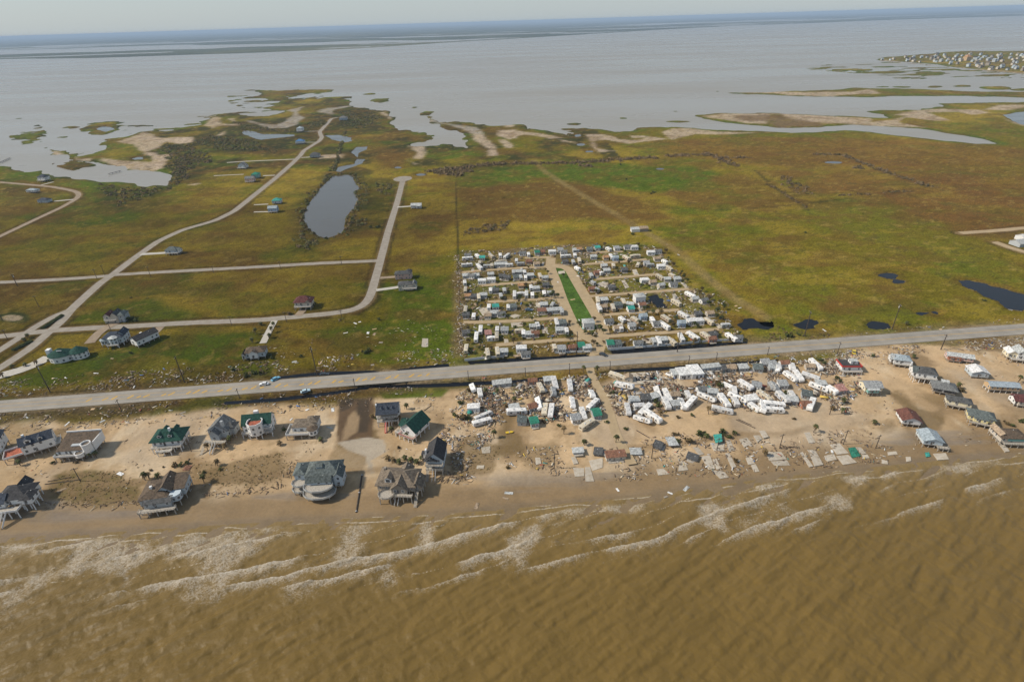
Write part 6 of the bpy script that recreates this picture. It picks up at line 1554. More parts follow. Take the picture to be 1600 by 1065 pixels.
for n_, (px, py, h) in enumerate(sorted(PALMS_N)):
    palm(px, py, h, 'palm tree on the lawns north of the highway, %s palm from left' % ORD[n_], 'palms on the lawns')
BUSH = [leaf_cloud('foliage', 20 + i, 90, 1.5, 1.2, .42, 1.1) for i in range(3)]
TREE = [leaf_cloud('crown', 40 + i, 120, 1.9, 1.5, .45, 2.9) for i in range(3)]
STEM = tube_me('stem', .12, .06, 1.4)
TRU = tube_me('trunk', .18, .1, 2.6)
def shrub(px, py, s, lab, grp, m=None):
    x, y, z = GP(px, py)
    t = thing('shrub', lab, 'shrub', (x, y, z - .1), rng.uniform(0, 6), grp)
    t.scale = (s, s * rng.uniform(.85, 1.1), s * rng.uniform(.75, 1.0))
    part('foliage', BUSH[rng.randrange(3)], m or (LEAF if rng.random() < .7 else LEAFB), t)
    part('stem', STEM, BARK, t)
SHR = [(82, 724, .8), (97, 722, .5), (119, 723, .7), (235, 735, .6), (256, 730, .4), (275, 728, 1.0), (283, 727, .9), (292, 725, .9), (318, 738, .7), (345, 733, .7), (255, 693, .5), (330, 677, .8), (372, 672, .9), (443, 672, .9), (380, 668, .7), (590, 635, .6), (588, 655, .7), (624, 700, .7), (735, 612, 1.3), (720, 630, 1.2), (722, 655, 1.6), (730, 655, 1.4), (710, 650, 1.0), (956, 615, 1.0), (978, 670, .9), (976, 603, .9), (960, 614, .7), (1060, 652, .8), (1081, 650, .8), (1095, 680, 1.4), (1103, 682, 1.3), (1130, 678, 1.3), (1147, 678, 1.0), (1138, 684, 1.0), (1055, 680, 1.0), (1060, 690, .9), (947, 660, .8), (1363, 557, .9), (1307, 592, 1.0), (1312, 596, .9), (1227, 615, .9), (1075, 690, 1.2), (1125, 605, 1.5), (1118, 600, 1.3), (1025, 628, 1.2), (1030, 635, 1.2), (748, 606, .9), (1280, 563, 1.2), (1286, 568, 1.0), (1498, 610, 1.4), (1572, 662, 1.0), (1596, 660, 1.1), (1580, 665, .8), (793, 730, .8), (1150, 720, .9), (850, 660, .8), (873, 665, .8), (1240, 655, .7), (915, 690, .7)]
for n_, (px, py, s) in enumerate(sorted(SHR)):
    shrub(px, py, s, 'dark shrub on the storm-swept sand, %s shrub from the left' % ORD[n_] if n_ < 98 else 'x', 'shrubs on the sand')
SHN = [(405, 553, 1.2), (413, 552, 1.3), (420, 556, 1.2), (391, 557, 1.0), (425, 560, 1.0), (200, 500, 1.3), (206, 499, 1.3), (212, 501, 1.2), (194, 501, 1.0), (488, 480, 1.2), (484, 483, 1.0), (491, 474, .9), (78, 563, 1.0), (86, 566, 1.0), (364, 578, 1.0), (398, 583, 1.2), (386, 588, 1.2), (408, 584, 1.0), (570, 552, 1.2), (577, 549, 1.2), (592, 500, 1.0), (470, 558, 1.0), (205, 552, .8), (240, 517, .8), (450, 490, .8), (456, 491, .8), (1228, 525, 1.3), (1234, 526, 1.2), (1247, 523, .9), (580, 356, 1.4), (588, 356, 1.4), (593, 355, 1.2), (1022, 302, 1.6), (1017, 303, 1.2), (979, 281, 1.2), (970, 258, 1.2), (988, 367, 1.2), (1258, 364, 1.0), (1537, 470, .9), (178, 545, 1.0), (172, 540, .9)]
for n_, (px, py, s) in enumerate(sorted(SHN)):
    shrub(px, py, s, 'dark shrub in the grassland north of the highway, %s shrub from the left' % ORD[n_], 'shrubs in the grassland', LEAF)
NT = k6((140, 650), (165, 770), (180, 830), (175, 880), (190, 960), (260, 930), (300, 930), (360, 930), (365, 760), (520, 840), (545, 880), (560, 780), (600, 840), (640, 740), (660, 590), (690, 560), (480, 640), (460, 660), (600, 520), (590, 540), (770, 400), (810, 280), (830, 300), (860, 500), (870, 480), (915, 500), (790, 510), (745, 480), (750, 400), (650, 420), (670, 260), (450, 520), (130, 530), (1010, 720), (1010, 830), (990, 840), (900, 740), (1000, 900), (1210, 900), (1295, 880), (1240, 900), (1210, 700), (1090, 740), (1140, 800), (1200, 820), (1260, 770), (1130, 400), (1180, 380), (1230, 460), (1100, 260), (960, 330), (250, 560), (700, 690), (820, 640)) + \
     k7((130, 70), (105, 90), (110, 280), (250, 220), (240, 300), (330, 220), (300, 130), (410, 70), (560, 350), (640, 130), (660, 180), (700, 240), (760, 320), (790, 340), (770, 300), (820, 370), (400, 390), (440, 420), (480, 400), (150, 380), (130, 625), (300, 590), (330, 500), (460, 610), (530, 640), (480, 640), (600, 640), (680, 720), (720, 690), (700, 740), (740, 700), (880, 740), (900, 750), (920, 600), (990, 560), (1000, 520), (940, 450), (920, 470), (1070, 620), (1090, 540), (1120, 600), (1060, 670), (1100, 680), (420, 720), (410, 760), (320, 720), (180, 790), (120, 800), (460, 890), (880, 880), (800, 870), (1060, 800), (1250, 810), (1170, 860), (30, 740), (90, 770), (100, 640))
for n_, (px, py) in enumerate(sorted(NT)):
    x, y, z = GP(px, py + 1.5)
    t = thing('small_tree', 'small storm-thinned tree among the trailers of the northern park, %s tree from left' % ORD[n_], 'tree', (x, y, z - .1), rng.uniform(0, 6), 'small trees in the northern park')
    s = rng.uniform(.55, 1.0)
    t.scale = (s, s, s * rng.uniform(.8, 1.15))
    part('crown', TREE[rng.randrange(3)], LEAF if rng.random() < .6 else LEAFB, t)
    part('trunk', TRU, BARK, t)

# ---------------------------------------------------------------- brush that grows as one mass
def scatter_poly(poly_px, spacing, r_, jit=1.0):
    P = GA(poly_px)
    x0, x1, y0, y1 = P[:, 0].min() - 4, P[:, 0].max() + 4, P[:, 1].min() - 4, P[:, 1].max() + 4
    n = int((x1 - x0) * (y1 - y0) / spacing ** 2)
    if n < 1:
        return np.zeros((0, 2))
    q = np.stack([r_.uniform(x0, x1, n), r_.uniform(y0, y1, n)], 1)
    far_ = float(np.clip(P[:, 1].mean() / 350, .4, 3))
    ed = sdf(P, q[:, 0], q[:, 1], 12 * far_)
    return q[ed + 7 * far_ * fbm(q[:, 0], q[:, 1], 22 * far_, 4, 88) + 2.5 * far_ * fbm(q[:, 0], q[:, 1], 5 * far_, 2, 89) > 1.5 * far_]
def scatter_line(line_px, spacing, width, r_):
    P = GA(line_px)
    out = []
    for a, b_ in zip(P[:-1], P[1:]):
        L_ = np.hypot(*(b_ - a))
        n = max(1, int(L_ * width / spacing ** 2))
        t = r_.uniform(0, 1, n)[:, None]
        nn = np.array([-(b_ - a)[1], (b_ - a)[0]]) / L_
        out.append(a + (b_ - a) * t + nn * (r_.normal(size=n)[:, None] * width * .33))
    return np.concatenate(out)
def gz_many(q):
    return np.array([ground_z(a, b_) for a, b_ in q])
def brush_mass(name, label, pts, size, h, r_, pal, k=18):
    if not len(pts):
        return
    z = gz_many(pts)
    keep = z > .12
    pts, z = pts[keep], z[keep]
    n = len(pts)
    sc = np.exp(r_.uniform(np.log(.4), np.log(1.5), n))
    d = r_.normal(size=(n, k, 3))
    d /= np.linalg.norm(d, axis=2, keepdims=True)
    d[..., 2] = np.abs(d[..., 2])
    c = np.stack([pts[:, 0], pts[:, 1], z], 1)[:, None] + d * np.array([size, size, h]) * sc[:, None, None] * r_.uniform(.55, 1, (n, k, 1))
    a = r_.normal(size=(n, k, 3)); a -= d * (a * d).sum(2, keepdims=True) * .7; a /= np.linalg.norm(a, axis=2, keepdims=True)
    b_ = np.cross(d, a)
    s = (size * .34 * sc)[:, None, None] * r_.uniform(.7, 1.3, (n, k, 1))
    Q = np.stack([c - a * s, c + b_ * s * .8, c + a * s, c - b_ * s * .8], 2)
    V = Q.reshape(-1, 3)
    F = np.arange(len(V)).reshape(-1, 4)
    me = mesh_from(name, V, F)
    ci = r_.randint(0, len(pal), n)
    colr = np.asarray(pal)[ci] * r_.uniform(.75, 1.25, (n, 1))
    set_attr(me, 'albedo', np.repeat(colr, k * 4, 0))
    o = link(name, me, BRUSHM, None, 'stuff', label, 'brush')
    return o
BRUSHM = attr_mat('brush_leaves', 'albedo', .85, .12, (3., .15), 0)
r_ = np.random.RandomState(5)
BR_D = [(.135, .122, .045), (.155, .132, .052), (.165, .125, .058), (.120, .125, .042)]
BR_B = [(.175, .120, .060), (.145, .105, .050), (.195, .135, .070), (.115, .095, .042)]
mainp = POND['main']
brush_mass('hedgerow', 'long dark hedgerow crossing the field behind the bright grass', np.concatenate([scatter_line([(664, 270), (690, 268), (720, 264), (760, 259), (792, 257)], 2.4, 14, r_), scatter_line([(798, 257), (850, 257), (900, 256), (960, 252), (1000, 249), (1026, 248)], 2.4, 11, r_), scatter_line([(905, 259), (925, 262)], 2.2, 9, r_), scatter_poly([(662, 268), (700, 262), (730, 264), (745, 270), (715, 279), (680, 277)], 2.6, r_)]), 2.0, 2.4, r_, BR_B[:3] + BR_D[2:3])
brush_mass('hedgerow', 'broken dark hedgerow at the back of the eastern field', np.concatenate([scatter_line([(1042, 246), (1080, 244), (1110, 243), (1130, 252), (1149, 262)], 2.6, 10, r_), scatter_line([(1127, 248), (1175, 248)], 2.6, 6, r_)]), 2.0, 2.2, r_, BR_B[:3])
brush_mass('hedgerow', 'dark hedgerow running diagonally across the eastern field', np.concatenate([scatter_line([(1270, 243), (1313, 243), (1335, 251), (1358, 260), (1383, 271), (1420, 282), (1442, 291), (1462, 295)], 2.4, 7, r_), scatter_poly(ell(1343, 263, 9, 3), 2.2, r_)]), 1.7, 2.0, r_, BR_B)
brush_mass('brush_patch', 'scattered dark brush along the eastern field ditches', np.concatenate([scatter_poly([(1208, 276), (1230, 275), (1262, 298), (1270, 305), (1250, 305), (1225, 292)], 3.0, r_), scatter_line([(1305, 307), (1330, 306), (1356, 305)], 2.2, 4, r_), scatter_line([(1378, 303), (1422, 300)], 2.2, 4, r_), scatter_line([(1200, 290), (1234, 310), (1262, 327)], 2.6, 4, r_)]), 1.5, 1.6, r_, BR_B)
ring = mainp + [mainp[0]]
brush_mass('pond_brush', 'dense dark brush around the long pond', np.concatenate([scatter_line(ring, 3.0, 12, r_), scatter_poly(q4((170, 540), (230, 440), (300, 470), (390, 480), (330, 560)), 3.2, r_), scatter_poly(q4((560, 150), (640, 180), (650, 260), (620, 330), (560, 440), (480, 470), (560, 330), (590, 220)), 3.4, r_), scatter_poly(q4((640, 160), (780, 170), (770, 240), (680, 260)), 4.4, r_)]), 1.8, 1.5, r_, BR_D + BR_B[:1])
brush_mass('brush_patch', 'brown brush patch west of the trailer park field', np.concatenate([scatter_poly(q4((1130, 430), (1200, 405), (1300, 405), (1410, 370), (1400, 430), (1250, 455), (1140, 465)), 2.6, r_), scatter_poly(q4((1010, 445), (1060, 430), (1110, 470), (1060, 475)), 2.8, r_)]), 1.5, 1.6, r_, BR_B)
brush_mass('thicket', 'big dark thicket beside the western inlet', np.concatenate([scatter_poly(z2((60, 560), (260, 590), (420, 640), (440, 720), (330, 760), (250, 830), (160, 900), (60, 950), (80, 840), (60, 780), (20, 700)), 4.3, r_), scatter_poly(z1((1380, 700), (1450, 640), (1600, 560), (1600, 800), (1480, 850), (1420, 800)), 4.6, r_), scatter_poly([(150, 287), (215, 292), (262, 293), (248, 306), (210, 318), (190, 330), (160, 318)], 4.8, r_)]), 1.9, 1.1, r_, BR_D + BR_B)
brush_mass('marsh_brush', 'low dark brush on the bay peninsula', np.concatenate([scatter_poly([(330, 212), (400, 222), (450, 236), (430, 244), (340, 236), (300, 226)], 5.0, r_), scatter_poly([(360, 190), (400, 198), (440, 204), (470, 200), (500, 188), (512, 193), (497, 203), (440, 210), (380, 204)], 5.0, r_), scatter_poly([(525, 175), (590, 178), (600, 195), (560, 205), (530, 196)], 6.0, r_), scatter_line([(540, 206), (524, 262), (505, 285)], 3.0, 5, r_)]), 2.2, 1.7, r_, BR_D)
brush_mass('brush_patch', 'round dark brush patch south of the loop road', scatter_poly(q4((405, 940), (430, 912), (500, 905), (548, 920), (530, 950), (460, 965)), 1.3, r_), 1.0, 1.1, r_, BR_D)
brush_mass('brush_patch', 'row of dark bushes in the lawn inside the diagonal road', scatter_poly(q3((690, 800), (760, 795), (900, 800), (905, 812), (800, 822), (710, 822)), 1.6, r_), 1.1, 1.2, r_, BR_D)
brush_mass('weeds', 'brown storm-killed weeds along the north side of the highway', np.concatenate([scatter_poly([(60, 618), (130, 602), (260, 590), (430, 575), (480, 580), (300, 600), (100, 618)], 3.0, r_), scatter_poly([(360, 575), (420, 566), (430, 590), (370, 594)], 1.8, r_), scatter_poly([(1200, 515), (1320, 522), (1300, 534), (1200, 532)], 2.4, r_)]), .8, .7, r_, BR_B)
brush_mass('dune_grass', 'flattened brown dune grass on the eroded western dunes', np.concatenate([scatter_poly(p, 1.15, r_) for p, w in DUNEV[:3] + DUNEV[5:6]]), .42, .28, r_, [(.24, .16, .075), (.19, .14, .06), (.15, .13, .045)], 8)
hed = [leaf_cloud('foliage', 70, 260, 1.0, .7, .30, .8)]
for n_, (a, b_) in enumerate([((66, 514), (98, 493)), ((20, 548), (50, 533))]):
    A_, B_ = GP(*a), GP(*b_)
    L_ = math.hypot(A_[0] - B_[0], A_[1] - B_[1])
    t = thing('median_hedge', 'clipped dark hedge in the road median, %s of the two' % ('farther', 'nearer')[n_], 'hedge', ((A_[0] + B_[0]) / 2, (A_[1] + B_[1]) / 2, .95), math.atan2(B_[1] - A_[1], B_[0] - A_[0]), 'median hedges')
    bm = bmesh.new()
    add_box(bm, -L_ / 2, L_ / 2, -1.1, 1.1, 0, .9)
    bmesh.ops.subdivide_edges(bm, edges=bm.edges[:], cuts=6, use_grid_fill=True)
    for v_ in bm.verts:
        v_.co += Vector((rng.uniform(-.2, .2), rng.uniform(-.22, .22), rng.uniform(-.2, .2)))
    part('foliage', bm_mesh('foliage', bm), LEAF, t)
    for i_ in range(int(L_ / 1.2)):
        o = part('leaf_clump', hed[0], LEAF, t, (-L_ / 2 + i_ * 1.2 + .6, 0, 0), i_ * 1.7)
        o.scale = (.9, .9, .9)

# ---------------------------------------------------------------- storm litter, too small to pick apart
LITM = attr_mat('litter', 'albedo', .8, .2, (2., .1), 0)
PAL = np.array([(.50, .47, .42), (.62, .60, .56), (.50, .44, .34), (.40, .30, .20), (.30, .22, .14), (.22, .16, .11), (.35, .33, .30), (.55, .46, .32), (.14, .11, .09), (.44, .40, .34), (.27, .20, .13), (.19, .13, .085)])
PALC = np.array([(.08, .30, .26), (.40, .10, .06), (.10, .18, .36), (.55, .38, .08)])
def lane_clear(pts):
    ok_ = np.ones(len(pts), bool)
    for nm, p, w, m in ROADS:
        if nm in ('park_lane', 'road', 'beach_lane', 'highway'):
            ok_ &= dline(p, pts[:, 0], pts[:, 1], 10) > w / 2 + .2
    return ok_
def litter(name, label, pts, smin, smax, r_, dark=.2, colour=.04, hmax=.5, flatw=None):
    pts = pts[lane_clear(pts)]
    z = gz_many(pts)
    keep = z > .05
    pts, z = pts[keep], z[keep]
    n = len(pts)
    L_ = np.exp(r_.uniform(np.log(smin), np.log(smax), n))
    W2 = L_ * (r_.uniform(.08, .34, n) if flatw is None else r_.uniform(*flatw, n))
    H2 = r_.uniform(.04, .22, n) * np.minimum(1, L_)
    a = r_.uniform(0, 2 * np.pi, n)
    tl = r_.normal(size=n) * .22
    ca, sa = np.cos(a), np.sin(a)
    ux = np.stack([ca * np.cos(tl), sa * np.cos(tl), np.sin(tl)], 1)
    uy = np.stack([-sa, ca, 0 * a], 1)
    uz = np.cross(ux, uy)
    c = np.stack([pts[:, 0], pts[:, 1], z + .05 + r_.uniform(0, hmax, n) * r_.uniform(0, 1, n)], 1)
    cs = np.array([(-1, -1, -1), (1, -1, -1), (1, 1, -1), (-1, 1, -1), (-1, -1, 1), (1, -1, 1), (1, 1, 1), (-1, 1, 1)]) * .5
    V = (c[:, None] + cs[None, :, 0:1] * (ux * L_[:, None])[:, None] + cs[None, :, 1:2] * (uy * W2[:, None])[:, None] + cs[None, :, 2:3] * (uz * H2[:, None])[:, None]).reshape(-1, 3)
    f0 = np.array([(4, 5, 6, 7), (0, 1, 5, 4), (1, 2, 6, 5), (2, 3, 7, 6), (3, 0, 4, 7)])
    F = (np.arange(n)[:, None, None] * 8 + f0[None]).reshape(-1, 4)
    me = mesh_from(name, V, F)
    col = PAL[r_.randint(0, len(PAL), n)]
    col = np.where((r_.uniform(size=n) < dark)[:, None], np.array([.16, .11, .07]), col)
    col = np.where((r_.uniform(size=n) < colour)[:, None], PALC[r_.randint(0, len(PALC), n)], col)
    set_attr(me, 'albedo', np.repeat(col * r_.uniform(.75, 1.15, (n, 1)), 8, 0))
    link(name, me, LITM, None, 'stuff', label, 'debris')
GS = GA(k6((870, 262), (990, 255), (1040, 330), (1230, 690), (1240, 760), (1090, 780), (1040, 740), (925, 420)))
def clump(pts, amount, r_, sc=9.0, thr=.0):
    pts = pts[sdf(GS, pts[:, 0], pts[:, 1], 2) < 0]
    n_ = fbm(pts[:, 0], pts[:, 1], sc, 3, 77)
    return pts[(n_ + r_.uniform(-.25, .25, len(pts))) > thr]
nv = lambda a, b_, o0, o1: [hw_pt(x, o) for o, xs in ((o0, (a, b_)), (o1, (b_, a))) for x in xs]
def strip_pts(xa, xb, o0, o1, spacing, r_):
    n = int((xb - xa) * abs(o1 - o0) / spacing ** 2)
    x, o = r_.uniform(xa, xb, n), r_.uniform(o0, o1, n)
    return np.stack([x - math.sin(HW_ANG) * o, np.polyval(hfit, x) + math.cos(HW_ANG) * o], 1)
litter('storm_litter', 'wind-blown litter along the north verge of the western highway', clump(strip_pts(-300, -30, 7.5, 26, 1.2, r_), 1, r_, 10, .04), .3, 2.2, r_, .4)
litter('storm_litter', 'wind-blown litter along the south verge of the western highway', clump(strip_pts(-300, -25, -24, -7, 1.3, r_), 1, r_, 10, .06), .3, 2.2, r_, .45)
litter('storm_litter', 'wrack line of litter along the south verge of the eastern highway', clump(strip_pts(110, 420, -17, -7.5, 1.0, r_), 1, r_, 12, -.1), .4, 2.2, r_, .3)
litter('storm_litter', 'litter along the north verge of the eastern highway', clump(strip_pts(150, 420, 7.5, 12, 1.6, r_), 1, r_, 12, .1), .35, 1.6, r_)
litter('storm_litter', 'scattered litter over the grass west of the trailer park', np.concatenate([clump(scatter_poly([(440, 515), (560, 500), (722, 500), (722, 566), (600, 578), (420, 575)], 3.4, r_), 1, r_, 14, .22), clump(scatter_poly([(100, 560), (420, 515), (430, 575), (200, 600)], 4.6, r_), 1, r_, 14, .3)]), .3, 1.7, r_, .1)
litter('storm_litter', 'line of litter against the western fence of the trailer park', scatter_line([(716, 400), (719, 450), (721, 500), (722, 560)], 1.05, 6.5, r_), .35, 2.0, r_, .3)
litter('storm_litter', 'litter between the trailers of the northern park', clump(scatter_poly(k6((120, 130), (700, 90), (1250, 60)) + k7((400, 60), (600, 100), (740, 260), (860, 400), (1050, 500), (1200, 700), (1290, 860), (700, 905)) + k6((1200, 965), (130, 1040)), 1.45, r_), 1, r_, 8, -.02), .35, 2.6, r_, .5, .06, 1.0)
litter('storm_litter', 'wreckage washed against the eastern edge of the northern park', clump(scatter_poly(k7((480, 60), (600, 110), (700, 220), (800, 320), (900, 420), (1060, 480), (1120, 440), (1180, 600), (1200, 720), (1040, 700), (900, 520), (700, 340), (560, 180)), 1.5, r_), 1, r_, 7, -.05), .4, 2.2, r_, .45, .05, 1.0)
litter('debris_field', 'dense field of shattered house debris beside the tall charcoal house', clump(scatter_poly([(735, 598), (765, 590), (772, 640), (790, 660), (768, 690), (740, 715), (728, 740), (700, 748), (702, 700), (690, 668), (700, 640), (712, 620)], .72, r_), 1, r_, 9, -.28), .35, 2.3, r_, .3, .08, .7)
litter('debris_field', 'splintered wreckage between the swept trailers', clump(scatter_poly([(740, 600), (900, 588), (1200, 570), (1330, 562), (1345, 600), (1330, 650), (1270, 640), (1180, 645), (1080, 640), (1000, 655), (940, 645), (900, 660), (830, 668), (790, 650), (745, 650)], .66, r_), 1, r_, 9, -.08), .3, 3.2, r_, .5, .05, 1.0)
litter('debris_field', 'rubble around the bare beach slabs', clump(scatter_poly([(760, 720), (830, 700), (940, 690), (1060, 680), (1200, 690), (1330, 670), (1420, 700), (1500, 720), (1400, 722), (1250, 742), (1100, 752), (940, 752), (850, 745)], 1.0, r_), 1, r_, 10, .04), .25, 2.0, r_, .5, .03, .35)
litter('storm_litter', 'thin litter on the sand among the western beach houses', clump(scatter_poly([(0, 665), (350, 645), (700, 615), (700, 760), (560, 765), (440, 760), (320, 770), (0, 800)], 2.2, r_), 1, r_, 12, .16), .25, 1.5, r_, .55, .02, .2)
litter('storm_litter', 'thin litter on the sand among the eastern beach houses', clump(scatter_poly([(1290, 560), (1600, 540), (1600, 690), (1400, 715), (1340, 690)], 2.4, r_), 1, r_, 12, .16), .25, 1.5, r_, .45, .03, .2)
litter('driftwood_wrack', 'wrack of broken wood along the foot of the western dune scarp', np.concatenate([scatter_line([(70, 788), (130, 792), (220, 785)], 1.0, 3, r_), scatter_line([(320, 772), (380, 772), (440, 762), (465, 720)], 1.0, 3, r_), scatter_line([(690, 745), (720, 752), (735, 742)], .8, 5, r_)]), .4, 3.0, r_, .8, .01, .3, (.05, .13))
litter('torn_panels', 'torn wall and roof panels strewn between the swept trailers', clump(scatter_poly([(745, 604), (900, 592), (1200, 574), (1325, 566), (1335, 600), (1320, 640), (1180, 642), (1080, 636), (1000, 650), (900, 650), (830, 660), (790, 645)], 2.6, r_), 1, r_, 9, -.05), 1.2, 4.2, r_, .15, .05, 1.2, (.3, .75))
litter('torn_panels', 'torn wall panels strewn through the northern trailer park', clump(scatter_poly(k6((120, 130), (700, 90), (1250, 60)) + k7((400, 60), (600, 100), (860, 400), (1200, 700), (1290, 860), (700, 905)) + k6((1200, 965), (130, 1040)), 4.2, r_), 1, r_, 9, -.05), 1.2, 3.6, r_, .25, .05, .8, (.3, .75))
# larger boards and sheets one can pick out
BIGC = [ROOF['white'], ROOF['tan'], ROOF['pale'], WALL['wood'], WALL['white'], WALL['tan']]
spots = [(145, 639), (158, 637), (42, 652), (40, 648), (140, 665), (160, 658), (105, 662), (285, 645), (480, 640), (500, 640), (520, 640), (455, 655), (515, 668), (97, 765), (188, 740), (175, 560), (150, 583), (460, 565), (500, 567), (582, 570), (640, 560), (555, 505), (562, 503), (575, 520), (585, 522), (585, 514), (595, 535), (540, 520), (745, 790), (795, 770), (790, 778), (700, 740), (735, 750), (965, 765), (1047, 770), (1040, 776), (1072, 763), (1300, 705), (1240, 560), (1288, 516), (1470, 515), (1060, 398), (1042, 382), (1150, 478), (1156, 481), (1152, 485), (843, 455), (895, 468), (858, 526), (872, 441), (905, 500)]
for n_, (px, py) in enumerate(sorted(spots)):
    x, y, z = GP(px, py)
    l, w = rng.uniform(1.6, 3.4), rng.uniform(.5, 1.5)
    me = boxes('loose_board', [(-l / 2, l / 2, -w / 2, w / 2, 0, .09)])
    o = link('loose_board', me, BIGC[rng.randrange(6)], None, None, 'loose storm-torn sheet lying flat on the ground, %s such sheet from the left' % ORD[n_], 'sheet', 'loose sheets and boards')
    o.location = (x, y, z + .03)
    o.rotation_euler = (R(rng.uniform(-4, 4)), R(rng.uniform(-4, 4)), rng.uniform(0, 3))
# fallen timbers and the outfall pipe
def log(a, b_, r0, lab, name='fallen_pole', cat='pole', m=None, zup=.12):
    A_, B_ = Vector(GP(*a)), Vector(GP(*b_))
    A_.z += zup; B_.z += zup
    d = B_ - A_
    t = thing(name, lab, cat, A_, 0)
    t.rotation_mode = 'QUATERNION'
    t.rotation_quaternion = d.to_track_quat('Z', 'Y')
    part('shaft', tube_me('shaft', r0, r0 * .8, d.length, 8), m or WOODP, t)
    for f_ in (.02, .5, .97):
        part('band', tube_me('band', r0 * 1.25, r0 * 1.25, .3, 8), AC if cat == 'pipe' else BARK, t, (0, 0, d.length * f_))
log((566, 741), (556.6, 800.5), .34, 'dark outfall pipe running down the beach beside the huge grey house', 'outfall_pipe', 'pipe', None, .2)
log(s4((970, 560))[0], s4((1110, 622))[0], .2, 'fallen dark pole lying on the sand below the swept trailers')
log(s4((985, 557))[0], s4((1080, 598))[0], .2, 'shorter fallen pole lying beside the long one below the trailers')
log(s4((215, 640))[0], s4((310, 695))[0], .2, 'fallen dark pole beside the sandy lane to the beach')
log(zoomed(560, 600, 5.917)((675, 195))[0], zoomed(560, 600, 5.917)((610, 245))[0], .16, 'brown timber leaning on the sand behind the green gabled house', 'drift_timber', 'timber')
log(zoomed(0, 655, 7.1)((500, 720))[0], zoomed(0, 655, 7.1)((900, 668))[0], .2, 'long weathered timber bulkhead rail beside the dark hip-roofed house', 'bulkhead_rail', 'timber')
log(zoomed(0, 655, 7.1)((530, 690))[0], zoomed(0, 655, 7.1)((790, 640))[0], .16, 'upper timber rail of the walkway beside the dark hip-roofed house', 'walkway_rail', 'timber')
# ---------------------------------------------------------------- fences and walls
def fence(name, lab, line, step, h, m, panel=True, cat='wall'):
    P = [GP(*p) for p in line]
    t = thing(name, lab, cat, P[0], 0)
    o0 = Vector(P[0])
    for a, b_ in zip(P[:-1], P[1:]):
        a, b_ = Vector(a), Vector(b_)
        n = max(1, int((b_ - a).length / step))
        an = math.atan2(b_.y - a.y, b_.x - a.x)
        for i_ in range(n):
            q = a.lerp(b_, (i_ + .5) / n)
            q.z = max(.6, ground_z(q.x, q.y))
            if panel:
                part('panel', box_me('panel', -step / 2 + .08, step / 2 - .08, -.07, .07, -.4, h), m, t, q - o0, an)
            q = a.lerp(b_, i_ / n)
            q.z = max(.6, ground_z(q.x, q.y))
            part('post', box_me('post', -.1, .1, -.1, .1, -.4, h + .12), m, t, q - o0, an)
fence('park_wall', 'low pale wall along the ditch west of the park entrance', k6((140, 1030), (300, 1015), (470, 1000)), 3.4, 1.1, WALL['white'])
fence('park_wall', 'low pale wall along the ditch in front of the dark-roofed park cabins', k6((890, 970), (1060, 962), (1190, 955)), 3.4, 1.1, WALL['white'])
fence('park_wall', 'long low pale wall along the ditch east of the park entrance', k7((160, 938), (420, 925), (700, 905), (860, 885), (1000, 872), (1285, 858)), 3.4, 1.1, WALL['white'])
fence('wire_fence', 'dark post fence running inland along the west side of the park', [(712, 287), (716, 390), (721, 556)], 6, 1.4, WOODP, False, 'fence')
# ---------------------------------------------------------------- vehicles and odd things
CARP = {}
def car(px, py, rz, colr, lab, cat='car', z_=None, tilt=(0, 0)):
    x, y, z = GP(px, py)
    if z_ is not None:
        x, y = G(px, py, z_); z = z_
    t = thing('car', lab, cat, (x, y, z), rz, None, tilt)
    bm = bmesh.new()
    prof = [(-2.35, .35), (2.3, .35), (2.38, .75), (1.35, .98), (-2.2, 1.0), (-2.38, .8)]
    a = [bm.verts.new((p[0], -.9, p[1])) for p in prof]; b_ = [bm.verts.new((p[0], .9, p[1])) for p in prof]
    bm.faces.new(a); bm.faces.new(b_[::-1])
    for i_ in range(6):
        bm.faces.new((a[i_], a[(i_ + 1) % 6], b_[(i_ + 1) % 6], b_[i_]))
    bmesh.ops.bevel(bm, geom=bm.edges[:], offset=.07, segments=2, affect='EDGES')
    m = mat('paint_' + lab.split()[0], colr, .3, .04, 1, spec=.6)
    part('body', bm_mesh('body', bm), m, t)
    bm = bmesh.new()
    vs_ = add_box(bm, -1.7, 1.0, -.8, .8, .98, 1.5)
    for v_ in vs_[4:]:
        v_.co.x = v_.co.x * .72 - .1; v_.co.y *= .86
    part('cabin_glass', bm_mesh('cabin_glass', bm), GLASS, t)
    bm = bmesh.new(); add_box(bm, -1.3, .6, -.68, .68, 1.49, 1.54)
    part('roof_skin', bm_mesh('roof_skin', bm), m, t)
    for sx in (-1.45, 1.45):
        for sy in (-.85, .85):
            part('wheel', WHEEL, TYRE, t, (sx, sy, .36))
    for sy in (-.6, .6):
        part('headlight', box_me('headlight', -.03, .03, -.2, .2, -.07, .07), TRIM, t, (2.36, sy, .68))
car(413, 601, HW_ANG + math.pi, (.75, .75, .74), 'white car driving on the western stretch of the highway', z_=1.43)
car(478, 613, HW_ANG + .3, (.42, .55, .60), 'pale blue car stranded in the ditch south of the highway', tilt=(R(8), R(-5)))
car(*k7((120, 985))[0], R(-40), (.04, .045, .05), 'dark car parked at the entrance of the northern park')
car(*k6((672, 612))[0], R(-10), (.10, .16, .24), 'navy pickup parked among the trailers west of the green strip', 'pickup')
car(1334, 551, R(60), (.62, .45, .05), 'yellow loader beside the red-banded house', 'loader')
car(507, 586, HW_ANG, (.05, .06, .07), 'charcoal car in the flooded ditch beside a tall pole')
car(431, 593, R(50), (.16, .40, .55), 'turquoise wreck on the verge near the white car')
x, y, z = GP(*s3((165, 512))[0])
